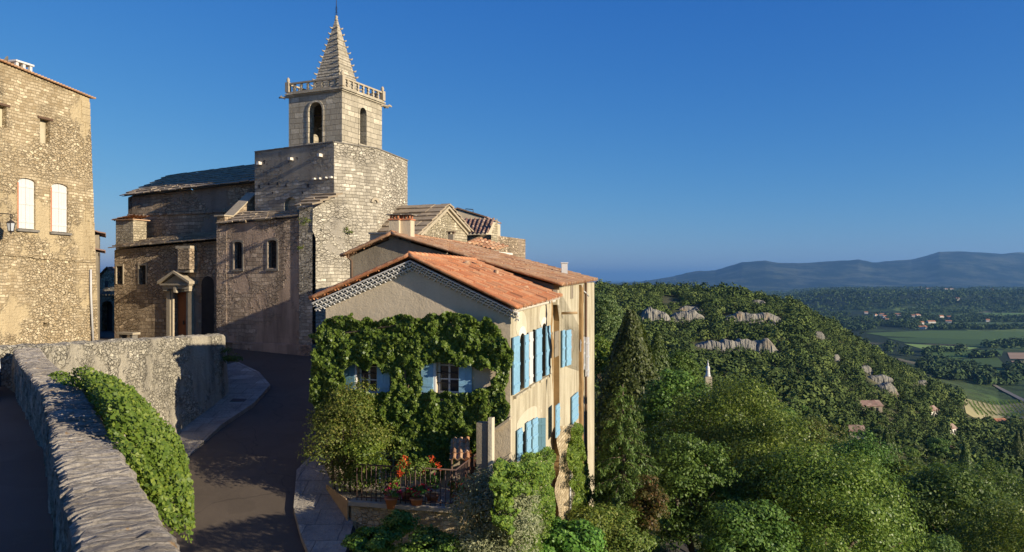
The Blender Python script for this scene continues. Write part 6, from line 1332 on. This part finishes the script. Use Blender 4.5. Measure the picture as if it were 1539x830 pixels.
# ------------------------------------------------------------------ trees
def drooping_conifer():
    base = P(932, 900, 31.0); top = P(936, 578, 31.0); base.z = hz(base.x, base.y); base.x = top.x; H = top.z - base.z
    t = thing('drooping_conifer', 'tall conifer with drooping needle sprays standing just right of the house', 'tree', tuple(base)); m = MB(); m.tube([base, base+Vector((.05, 0, H*.5)), top], [.2, .12, .02], 8); rn = random.Random(5); r = rng(5); Cs = []; Ns = []
    z = H*.12
    while z < H-.1:
        f = 1-z/H; L0 = .25 + 2.05*f**.8; nb = 4 if f > .15 else 3
        for k in range(nb):
            a = rn.uniform(0, 6.28); l = L0*rn.uniform(.65, 1.2); d = np.array([math.cos(a), math.sin(a), 0]); q = 1+int(l*150); s = r.uniform(.12, 1, q); dr = .30*l*s*s - .12*l*s
            c = np.array([base.x, base.y, base.z+z]) + np.outer(s*l, d); c[:, 2] -= dr; side = np.array([-d[1], d[0], 0]); w_ = r.normal(size=q)*.13*l*(1.15-s); c += np.outer(w_, side); hang = r.uniform(0, .42, q)**1.3*np.minimum(1, f*2.2+.3); c[:, 2] -= hang; c += r.normal(size=(q, 3))*.03
            Cs.append(c); Ns.append(np.outer(np.sign(w_)+.01, side)*.5 + d*.5 + np.array([0, 0, .35]) + r.normal(size=(q, 3))*.4)
            p0 = base+Vector((0, 0, z)); m.tube([p0, p0+Vector(d)*l*.5, p0+Vector(d)*l*.95+Vector((0, 0, -.15*l))], [.03, .018, .006], 4)
        z += rn.uniform(.10, .2)
    C = np.vstack(Cs); N = np.vstack(Ns); o = bpy.data.objects.new('crown', leaf_mesh('crown', C-np.array(base), N, .15, L['conifer'], 3, aspect=.3, droop=1.6)); COL.objects.link(o); o.parent = t; m.build('trunk', M['bark'], t)
drooping_conifer()
def cypress_mesh(R_, H, n, seed, size):
    r = rng(seed); z = r.uniform(0, 1, n)**.85; a = r.uniform(0, 6.283, n); lump = .78+.42*vnoise(a*2.2, z*9, seed)+.2*vnoise(a*6, z*24, seed+2)
    rad = R_*np.minimum(1, (1-z)*1.9+.03)**.75*np.minimum(1, z*5+.5)*lump*r.uniform(.72, 1, n); C = np.stack([rad*np.cos(a), rad*np.sin(a), z*H], -1); N = np.stack([np.cos(a), np.sin(a), .35*np.ones(n)], -1) + r.normal(size=(n, 3))*.4
    return leaf_mesh('crown', C, N, size, L['cypress'], seed, aspect=.45, droop=-1.5)
def cypress(px, top, d, R_, n, lab, seed):
    p = P(px, top, d); g = hz(p.x, p.y); tm = MB(); tm.tube([(0, 0, -1), (0, 0, (p.z-g)*.6)], [R_*.16, R_*.05], 6); finish_tree('cypress', lab, tm, cypress_mesh(R_, p.z-g-.5, n, seed, .3 if d > 40 else .2), (p.x, p.y, g), crown_z=.5)
cypress(948, 468, 62, 3.0, 24000, 'large dark cypress with a rounded point rising beside the house above the valley', 1)
cypress(988, 500, 66, 2.2, 9000, 'dark bushy cypress shoulder just right of the large cypress', 2)

def broad_tree(name, lab, px, top, rpx, d, n, mat, seed, leaf=.17, ncl=90, zr=.85, drop=0):
    k = d/F; R_ = rpx*k; p = P(px, top, d); g = hz(p.x, p.y); Rz = max(R_*zr, min(R_*1.5, (p.z-g)*.44)); cz = p.z - g - Rz
    if cz < Rz*.6: g = p.z - Rz*1.7; cz = Rz*.7
    C, N = crown_pts(seed, R_, Rz, ncl, int(n*1.7), cl=.26, inner=.5); tm = trunk_mb(max(1.5, cz), max(.14, R_*.055), seed, R_, Rz); return finish_tree(name, lab, tm, leaf_mesh('crown', C, N, leaf, L[mat], seed, aspect=.62), (p.x, p.y, g), crown_z=cz)
NT_ = [  # px, crown top row, crown radius px, depth, leaves, material, label
 (1095, 558, 118, 43, 30000, 'broad', 'wide rounded broadleaf tree in front, its crown top below the white statue'),
 (1245, 655, 135, 34, 34000, 'broad', 'biggest light green broadleaf tree filling the bottom centre right'),
 (1165, 610, 90, 38, 18000, 'broad', 'broadleaf tree between the two largest crowns'),
 (1015, 545, 62, 50, 12000, 'oak', 'dark oak standing right behind the cypress'),
 (1040, 640, 70, 36, 14000, 'oak', 'shaded oak above the footpath'),
 (1425, 700, 95, 52, 16000, 'oak', 'dark green rounded tree at the lower right'),
 (1515, 745, 90, 46, 15000, 'broad', 'leafy tree in the bottom right corner'),
 (1360, 690, 62, 60, 9000, 'broad', 'mid green tree behind the biggest broadleaf crown'),
 (1400, 790, 70, 38, 12000, 'oak', 'low dark tree at the bottom edge right of the biggest crown'),
 (1120, 740, 75, 30, 16000, 'oak', 'dark tree at the bottom edge right of the footpath'),
 (1290, 640, 70, 62, 9000, 'oak', 'oak half hidden behind the biggest broadleaf crown'),
 (1490, 680, 60, 75, 7000, 'oak', 'rounded oak above the bottom right corner tree'),
 (905, 436, 34, 85, 7000, 'scrub', 'grey green tree against the ridge immediately right of the house roof'),
 (897, 500, 26, 70, 5000, 'creeper', 'bright green small tree beside the far corner of the house'),
 (1020, 522, 36, 75, 7000, 'oak', 'dark tree left of the white statue'),
 (1225, 615, 44, 80, 5000, 'rose', 'yellow green bushy tree on the slope above the biggest crown'),
]
for i, (px, top, rp, d, n, mt, lab) in enumerate(NT_): broad_tree('broadleaf_tree' if mt != 'oak' else 'oak_tree', lab, px, top, rp, d, n, mt, 100+i, leaf=.135 if d < 50 else .2, ncl=190)

# rocks on the opposite slope -------------------------------------------------
m = NT('limestone_rock', .95, .1); g_ = m.geo()
kk = m.mix(m.ramp(m.noise(g_, .35, 6, .7), [(.35, 0.0), (.65, 1.0)]), (.18, .17, .135), (.33, .30, .24)); kk = m.mix(m.ramp(m.noise(m.map(g_, (1, 1, .12)), .8, 5, .7), [(.55, 0.0), (.68, .8)]), kk, (.12, .105, .09)); kk = m.mix(m.ramp(m.noise(g_, .12, 3), [(.55, 0.0), (.7, .6)]), kk, (.42, .28, .15)); m.col(kk); m.bump(m.noise(g_, .9, 6, .7), .8, 1); ROCKM = m.m
HB = []
RB = []   # pixel boxes kept free of trees: x0,x1,y0,y1,depth
def rock(px0, px1, py0, py1, lab, d=None, seed=0, flat=.5, thick=.5):
    c = gh((px0+px1)/2, py1-1, 60, 700) if d is None else P((px0+px1)/2, py1, d); d = c.y; w_ = (px1-px0)/F*d; h = (py1-py0)/F*d*1.1
    h = max(h, 1.2); n = max(16, int(w_/.45)); prof = [(-.30, -1.2), (-.22, -.2), (-.16, .12), (-.12, .35), (-.07, .58), (-.02, .78), (.04, .92), (.16, 1.0), (.34, 1.02), (.6, .98), (.9, .8), (1.2, .3)]; V_ = []; dpt = max(h*1.2, w_*.22)
    for i in range(n+1):
        u = i/n; env = min(1, math.sin(math.pi*u)**.45*(.72+.5*noise.noise(Vector((u*w_*.16, seed, 0))))); env = max(.3, .35+.65*env)*min(1, math.sin(math.pi*u)**.3+.15)
        for j, (y, z) in enumerate(prof):
            q = Vector((u*w_, y*dpt, z*h*env)); c1 = noise.noise(Vector((q.x*.55, seed, q.z*.12))); c2 = noise.noise(Vector((q.x*1.6, seed+5, q.z*.4))); c3 = noise.noise(Vector((q.x*.3, q.y*.3, q.z*.9+seed)))
            V_.append(Vector((q.x - w_/2, q.y - (1-u*0)*(c1*.22+c2*.13)*h*.5*(1 if j < 8 else .3) + .18*dpt*(2*u-1)**2, q.z + (c3*.22 + c2*.07)*h*env*(.3 if j < 3 else 1))))
    m2 = len(prof); me = bpy.data.meshes.new('rock_outcrop'); me.from_pydata(V_, [], [(i*m2+j, (i+1)*m2+j, (i+1)*m2+j+1, i*m2+j+1) for i in range(n) for j in range(m2-1)]); me.materials.append(ROCKM)
    o = link_mesh('rock_outcrop', me, None, (c.x, c.y, c.z + h*.1)); tag(o, lab, 'rock'); RB.append((px0, px1, py0, py1+3, d))
rock(962, 1010, 467, 490, 'sloping grey limestone outcrop on the upper left of the hill', seed=1)
rock(1008, 1062, 470, 486, 'pale outcrop with an ochre patch right of the sloping grey one', seed=21)
rock(1086, 1178, 472, 489, 'flat pale limestone ledge in the middle of the hilltop', seed=2)
rock(1042, 1170, 513, 530, 'broad grey rock ledge with a striped vertical face below the hilltop', seed=3)
rock(1135, 1170, 514, 536, 'rounded end of the striped rock ledge', seed=4)
rock(1020, 1056, 462, 469, 'small ochre rock face above the sloping outcrops', seed=5)
rock(1290, 1312, 550, 560, 'pale boulder highest on the right flank of the hill', seed=6)
rock(1300, 1346, 566, 579, 'wide brown topped boulder group on the right flank', seed=7)
rock(1318, 1350, 578, 594, 'dark rough boulder just under the wide brown topped boulders', seed=8)
rock(1378, 1396, 573, 580, 'small white boulder right of the boulder group', seed=9)
rock(1222, 1240, 500, 509, 'small ochre rock patch on the hill crest', seed=10)
rock(1232, 1256, 469, 480, 'low rock band just under the hill crest', seed=11)
rock(1250, 1264, 535, 544, 'dark and ochre rock knob below the crest', seed=13)
rock(1130, 1152, 452, 460, 'ochre clearing rock near the top of the hill', seed=15)
# small houses on the slope, white statue --------------------------------------
def cottage(px, py, w_px, lab, wall='whitewash', roof='darktile', d=None, hh=2.6, ang=20, group=None, ridge=1.2, name='cottage'):
    c = gh(px, py, 60, 6000) if d is None else P(px, py, d); w_ = w_px/F*c.y; dp = w_*.7; rt = thing(name, lab, 'house', tuple(c), group); a = R(ang); u = Vector((math.cos(a), math.sin(a), 0)); v = Vector((-u.y, u.x, 0)); o = c - u*w_/2; o.z -= 2
    b = MB(); b.prism([o, o+v*dp, o+v*dp+Vector((0, 0, 2+hh)), o+v*dp/2+Vector((0, 0, 2+hh+ridge)), o+Vector((0, 0, 2+hh))], u*w_); b.build('wall', M[wall], rt)
    for s_ in (0, 1):
        e = o + v*(dp*s_) + v*(.4*(1 if s_ else -1)) + Vector((0, 0, 2+hh-.15)); t = o + v*dp/2 + Vector((0, 0, 2+hh+ridge+.1)); m = MB(); m.prism([e-u*.3, t-u*.3, t-u*.3+Vector((0, 0, .15)), e-u*.3+Vector((0, 0, .15))], u*(w_+.6)); m.build('roof', M[roof], rt)
    if c.y < 600:
        for k in (.25, .7): m = MB(); m.box(o + u*w_*k - v*.03 + Vector((0, 0, 2.9)), u*.9, v*.06, Vector((0, 0, 1.1))); m.build('window', M['glass'], rt)
    RB.append((px-w_px*.4, px+w_px*.4, py-w_px*.5, py-1, c.y)); HB.append((px-w_px*.6, px+w_px*.6, py-1, py+5)); return rt
cottage(1405, 627, 22, 'small red roofed house half hidden by trees on the right slope', ang=35, ridge=1.5)
cottage(1432, 655, 17, 'low pale house with a brown roof below the red roofed house', ang=30)
cottage(1288, 660, 20, 'small ochre shed with a brown roof among trees at the middle right', 'ochre', ang=-10, hh=2)
cottage(1310, 622, 34, 'long low dark roofed house on the slope left of the red roofed house', 'grey_pl', ang=5)
cottage(1505, 640, 24, 'bluish walled house with a red roof below the vineyard at the right edge', 'zinc', 'tile', ang=10)
cottage(1428, 688, 18, 'low wall and shed roof lowest on the right slope', 'grey_pl', ang=10, hh=1.8)
rn = random.Random(8)
for k, (px, py, w_) in enumerate(((1302, 472, 5), (1317, 476, 6), (1325, 475, 7), (1330, 478, 6), (1333, 483, 5), (1350, 475, 8), (1381, 476, 10), (1372, 477, 6), (1416, 478, 7), (1427, 479, 6), (1401, 486.5, 11), (1386, 488, 6), (1384, 495, 7), (1391, 495, 8), (1426, 486, 8), (1485, 484, 5), (1384, 434, 6), (1396, 436, 7), (1427, 436.5, 12), (1492, 437, 8), (1440, 452, 5))):
    cottage(px, py, w_, 'tiny white walled farmhouse in the far plain', 'whitewash', 'tile', ang=rn.uniform(-30, 30), hh=5 if py > 460 else 9, ridge=2.5, group='tiny pale farmhouses scattered over the far plain', name='farmhouse')
def statue():
    s = gh(1064, 572, 60, 400); d = 130.0; k = d/F; c = P(1064, 566, d); g = hz(c.x, c.y); t = thing('white_statue', 'slender white statue on a tall plinth rising out of the trees on the slope', 'statue', (c.x, c.y, g)); b = Vector((c.x, c.y, g)); zt = P(0, 541, d).z; zb = c.z
    m = MB(); m.box(b + Vector((-.55, -.55, -1)), (1.1, 0, 0), (0, 1.1, 0), (0, 0, zb-g+1.0)); m.build('plinth', M['trim'], t)
    H = zt-zb; q = Vector((c.x, c.y, zb+.003)); m = MB(); m.lathe(q, [(.42, 0), (.46, .03*H), (.36, .15*H), (.3, .38*H), (.33, .5*H), (.26, .6*H), (.1, .66*H), (.16, .72*H), (.14, .78*H), (.07, .82*H), (.05, .9*H), (.04, H)], 12); m.tube([q+Vector((-.3, 0, .55*H)), q+Vector((-.2, -.3, .4*H)), q+Vector((0, -.4, .45*H))], [.1, .09, .06], 6); m.build('figure', M['white'], t); RB.append((1060, 1069, 538, 568, d))
statue()
# vineyard rows on the slope at the right edge
for k in range(17):
    a = gh(1456+k*6.0, 604 - k*.05, 100, 1500); e = gh(1470+k*7.2, 625+k*.4, 100, 1500); a.z = hz(a.x, a.y); n = 900; r = rng(k); s = r.uniform(0, 1, n); C = np.outer(1-s, a) + np.outer(s, e) + r.normal(size=(n, 3))*np.array([.25, .25, .3]); C[:, 2] = height(C[:, 0], C[:, 1]) + r.uniform(.2, 1.5, n)
    b_ = Vector((a.x, a.y, a.z)); o = link_mesh('vine_row', leaf_mesh('vine_row', C-np.array(b_), r.normal(size=(n, 3))+np.array([0, -.5, .8]), .62, L['creeper'], k), None, tuple(b_)); tag(o, 'straight green vine row of the small vineyard at the right edge', 'vine row', 'vine rows of the hillside vineyard')
RB.append((1446, 1560, 594, 627, 690, .02))
fieldv = MB(); q = [gh(1448, 599, 100, 1500), gh(1560, 602, 100, 1500), gh(1580, 636, 100, 1500), gh(1452, 622, 100, 1500)]
pts = []; 
for i in range(9):
    for j in range(9): p = q[0].lerp(q[1], j/8).lerp(q[3].lerp(q[2], j/8), i/8); p.z = hz(p.x, p.y) + .35; pts.append(p)
fieldv.add(pts, [(i*9+j, i*9+j+1, (i+1)*9+j+1, (i+1)*9+j) for i in range(8) for j in range(8)], True); fieldv.build('vineyard_ground', plain('dry_vineyard_soil', (.36, .31, .15), .95, .1, .3, .2))['kind'] = 'structure'
def trail(name, pts, wpx, c, lift=.25):
    b = MB(); rows = []
    for i in range(len(pts)-1):
        for s in range(6):
            x = pts[i][0]+(pts[i+1][0]-pts[i][0])*s/6; y = pts[i][1]+(pts[i+1][1]-pts[i][1])*s/6; p = gh(x, y, 20, 3000); rows.append(p)
    for i, p in enumerate(rows):
        d = (rows[min(i+1, len(rows)-1)]-rows[max(0, i-1)]); d.z = 0; d.normalize(); n = Vector((d.y, -d.x, 0))*wpx; a, e = p-n, p+n; a.z = hz(a.x, a.y)+lift; e.z = hz(e.x, e.y)+lift; b.v += [a, e]
    for i in range(len(rows)-1): b.f.append([2*i, 2*i+1, 2*i+3, 2*i+2]); b.uv.append(None); b.sm.append(True)
    b.build(name, plain(name+'_surface', c, .95, .1, .25, 1))['kind'] = 'structure'
trail('rural_lane', [(1478, 568), (1500, 583), (1539, 603), (1580, 622)], 2.2, (.22, .20, .17), .6)
trail('footpath', [(1012, 760), (1014, 780), (1018, 800), (1026, 840), (1030, 900)], .9, (.05, .045, .04), .03)
RB.append((985, 1045, 745, 840, 60))

# trees covering the slope ------------------------------------------------------
def blocked(px, d, zc, Rr):
    top = HY - (zc+Rr)/d*F; bot = HY - (zc-Rr)/d*F; rp = Rr/d*F
    for x0, x1, y0, y1, dd, *fr in RB:
        if d < dd*1.03 and px+rp*.35 > x0 and px-rp*.35 < x1 and top < y1-(y1-y0)*(fr[0] if fr else .6) and bot > y0+2: return True
    return False
protos = []
for i, (nm, mt, R_, Rz, n, ncl) in enumerate((('oak_tree', 'oak', 2.6, 2.1, 2600, 34), ('oak_tree', 'scrub', 2.2, 1.7, 2200, 28), ('broadleaf_tree', 'broad', 2.8, 2.6, 2800, 36), ('pine_tree', 'scrub', 2.4, 2.9, 2600, 30), ('broadleaf_tree', 'creeper', 2.1, 2.0, 1800, 26), ('oak_tree', 'oak', 3.2, 2.4, 3200, 44))):
    C, N = crown_pts(200+i, R_, Rz, ncl, n, cl=.34, inner=.45); protos.append((nm, leaf_mesh('crown', C, N, .34, L[mt], 300+i), trunk_mb(2.2, .16, i, R_*.7, Rz*.6), R_, Rz, mt))
cy_me = cypress_mesh(.9, 7.5, 2200, 9, .3)
LAB = {'oak': 'dark green rounded oak on the wooded slope', 'scrub': 'grey green scrubby tree on the wooded slope', 'broad': 'mid green leafy tree on the wooded slope', 'creeper': 'bright green young tree on the wooded slope'}
first = {}; placed = []; r = rng(4242); cnt = 0; tries = 0
cell = {}
def free(x, y, s, tab):
    k = (int(x//6), int(y//6))
    for i in (-1, 0, 1):
        for j in (-1, 0, 1):
            for (a, b_, c_) in tab.get((k[0]+i, k[1]+j), ()):
                if (a-x)**2+(b_-y)**2 < (s+c_)**2: return False
    tab.setdefault(k, []).append((x, y, s)); return True
while cnt < 262 and tries < 9000:
    tries += 1; px = r.uniform(878, 1575); d = 58 + 150*r.uniform(0, 1)**.75
    if tries % 9 == 0: px = r.uniform(1010, 1570); d = r.uniform(36, 58)
    x = (px-CX)/F*d; z = hz(x, d); i = int(r.choice(6, p=[.26, .22, .17, .12, .07, .16])); sc_ = r.uniform(.6, 1.15); nm, me, tm, R_, Rz, mt = protos[i]
    py = HY - (z+3)/d*F
    if 1205 < px < 1268 and 586 < py < 606 or blocked(px, d, z+1.2+Rz*sc_, Rz*sc_): continue
    if not free(x, d, R_*sc_*.62, cell): continue
    lift = 1.0*sc_ + Rz*sc_*.6; key = i
    if key not in first: first[key] = finish_tree(nm, LAB[mt], tm, me, (x, d, z), group='trees on the wooded slope', crown_z=Rz+.6); first[key].scale = (sc_,)*3; first[key].rotation_euler = (0, 0, r.uniform(0, 6.28))
    else: copy_thing(first[key], (x, d, z), r.uniform(0, 6.28), (sc_, sc_, sc_*r.uniform(.85, 1.2)))
    cnt += 1
cyp = None
for px, top, d in ((1332, 608, 150), (1338, 614, 152), (1536, 612, 250), (1529, 618, 245), (1268, 596, 140), (1450, 640, 160)):
    p = P(px, top, d); g = hz(p.x, p.y); s = max(.6, (p.z-g)/8) if p.z > g else .8
    if cyp is None: tm = MB(); tm.tube([(0, 0, -1), (0, 0, 4)], [.14, .05], 6); cyp = finish_tree('slim_cypress', 'slim dark cypress standing among rounded trees on the slope', tm, cy_me, (p.x, p.y, g), group='slim cypresses on the slope', crown_z=.3); cyp.scale = (min(s, 1.5),)*3
    else: copy_thing(cyp, (p.x, p.y, g), px, min(s, 1.5))
# far woods: one mass
def far_wood(name, n, d0, d1, px0, px1, R0, R1, leaves, lsize, mat, seed, cond=None, cellk=.55, pw=.5):
    r = rng(seed); tab = {}; cen = []; k = n*6; PX = r.uniform(px0, px1, k); D = np.sqrt(d0*d0 + (d1*d1-d0*d0)*r.uniform(0, 1, k)) if pw == .5 else d0*(d1/d0)**r.uniform(0, 1, k)
    X = (PX-CX)/F*D; vn = vnoise(X/26, D/38, seed)*.65 + vnoise(X/11, D/15, seed+1)*.35; RR = R0 + (R1-R0)*np.clip(vn*1.5-.35+r.normal(size=k)*.12, 0, 1) if d1 < 1000 else R0 + (R1-R0)*r.uniform(0, 1, k)**1.6; Z = height(X, D); PY = HY - Z/D*F; OK = np.ones(k, bool) if cond is None else cond(PX, D, Z, PY)
    if d1 < 1000: OK &= vn > .25
    for px, d, x, z, Rr in zip(PX[OK], D[OK], X[OK], Z[OK], RR[OK]):
        if len(cen) >= n: break
        if d < 700 and (blocked(px, d, z+Rr*.8, Rr) or not free(x, d, Rr*cellk, tab)): continue
        cen.append((x, d, z, Rr))
    cen = np.array(cen); m = len(cen); W = np.repeat(np.arange(m), leaves); q = len(W); e = dirs(r, q); e[:, 2] = np.abs(e[:, 2])*1.25 - .25; lump = r.uniform(.68, 1.08, q)
    tall = r.uniform(.75, 1.3, m)[W]; C = cen[W][:, :3] + e*np.stack([cen[W][:, 3]*lump, cen[W][:, 3]*lump, cen[W][:, 3]*lump*tall], -1); C[:, 2] += cen[W][:, 3]*.75*tall
    N = e + r.normal(size=(q, 3))*.45 + np.array([0, 0, .15]); me = leaf_mesh(name, C, N, lsize*cen[W][:, 3]*r.uniform(.7, 1.3, q), mat, seed); at_ = me.attributes.new('tone', 'FLOAT', 'FACE'); at_.data.foreach_set('value', r.uniform(0, 1, m)[W].astype(np.float32)); o = link_mesh(name, me); o['kind'] = 'stuff'; return o
def wood_mat(name, a, b, c):
    m = NT(name, .8, .15); g = m.geo(); k = m.ramp(m.noise(g, .16, 3, .75), [(.34, a), (.5, b), (.62, c)]); k = m.mix(m.ramp(m.noise(g, .022, 3, .6), [(.42, 0.0), (.6, .6)]), k, a); rnd = m.n('NewGeometry').outputs['Random Per Island']; k = m.mix(.35, k, m.ramp(rnd, [(0, tuple(x*.55 for x in a)), (1, tuple(min(1, x*1.5) for x in c))])); at_ = m.n('Attribute'); at_.attribute_name = 'tone'; k = m.mix(.65, k, m.ramp(at_.outputs['Fac'], [(0, tuple(x*.6 for x in a)), (.45, a), (.75, b), (1, c)])); m.col(k); return m.m
WM = wood_mat('far_wood_foliage', (.045, .075, .018), (.09, .13, .028), (.18, .215, .055)); WP = wood_mat('plain_hedge_foliage', (.034, .058, .020), (.055, .09, .028), (.10, .15, .045))
far_wood('hillside_wood', 2600, 200, 470, 872, 1580, 1.3, 4.3, 130, .36, WM, 5)
far_wood('ridge_wood', 900, 440, 640, 872, 1580, 1.8, 4.6, 90, .40, WM, 6)
far_wood('lower_slope_wood', 900, 470, 980, 1250, 1620, 2.6, 4.5, 60, .5, WM, 7, lambda px, d, z, py: py > np.interp(px, [1290, 1400, 1480, 1560], [512, 572, 612, 632]) + 4)
def hedge_ok(px, d, z, py):
    hb = np.zeros(len(px), bool)
    for a, b, c, e in HB: hb |= (px > a) & (px < b) & (py > c) & (py < e)
    v = vnoise(px/38.0, py/2.6, 3)*.7 + vnoise(px/9.0, py/1.5, 4)*.3
    return ~hb & (py < np.interp(px, [1290, 1400, 1480, 1560], [512, 572, 612, 632]) - 4) & (v > np.where(py < 500, .50, .66)) & ~((px > 1300) & (py > 496) & (py < 514)) & ~((px > 1350) & (px < 1480) & (py > 516) & (py < 529)) & ~((px > 1330) & (py > 508) & (py < 514)) & ~((px > 1395) & (px < 1505) & (py > 531) & (py < 537)) & ~((px > 1476) & (py > 471) & (py < 478)) & ~((px > 1390) & (py > 485) & (py < 493)) & ~((px > 1508) & (py > 529) & (py < 554))
far_wood('plain_trees', 6500, 760, 2900, 1180, 1600, 3.5, 7, 16, .75, WP, 8, hedge_ok, pw=1)
far_wood('plateau_trees', 6000, 2700, 6800, 1100, 1600, 5, 10, 8, .95, WP, 9, lambda px, d, z, py: (d < 4300) | (vnoise(px/30.0, py/1.2, 3) > .5), pw=1)
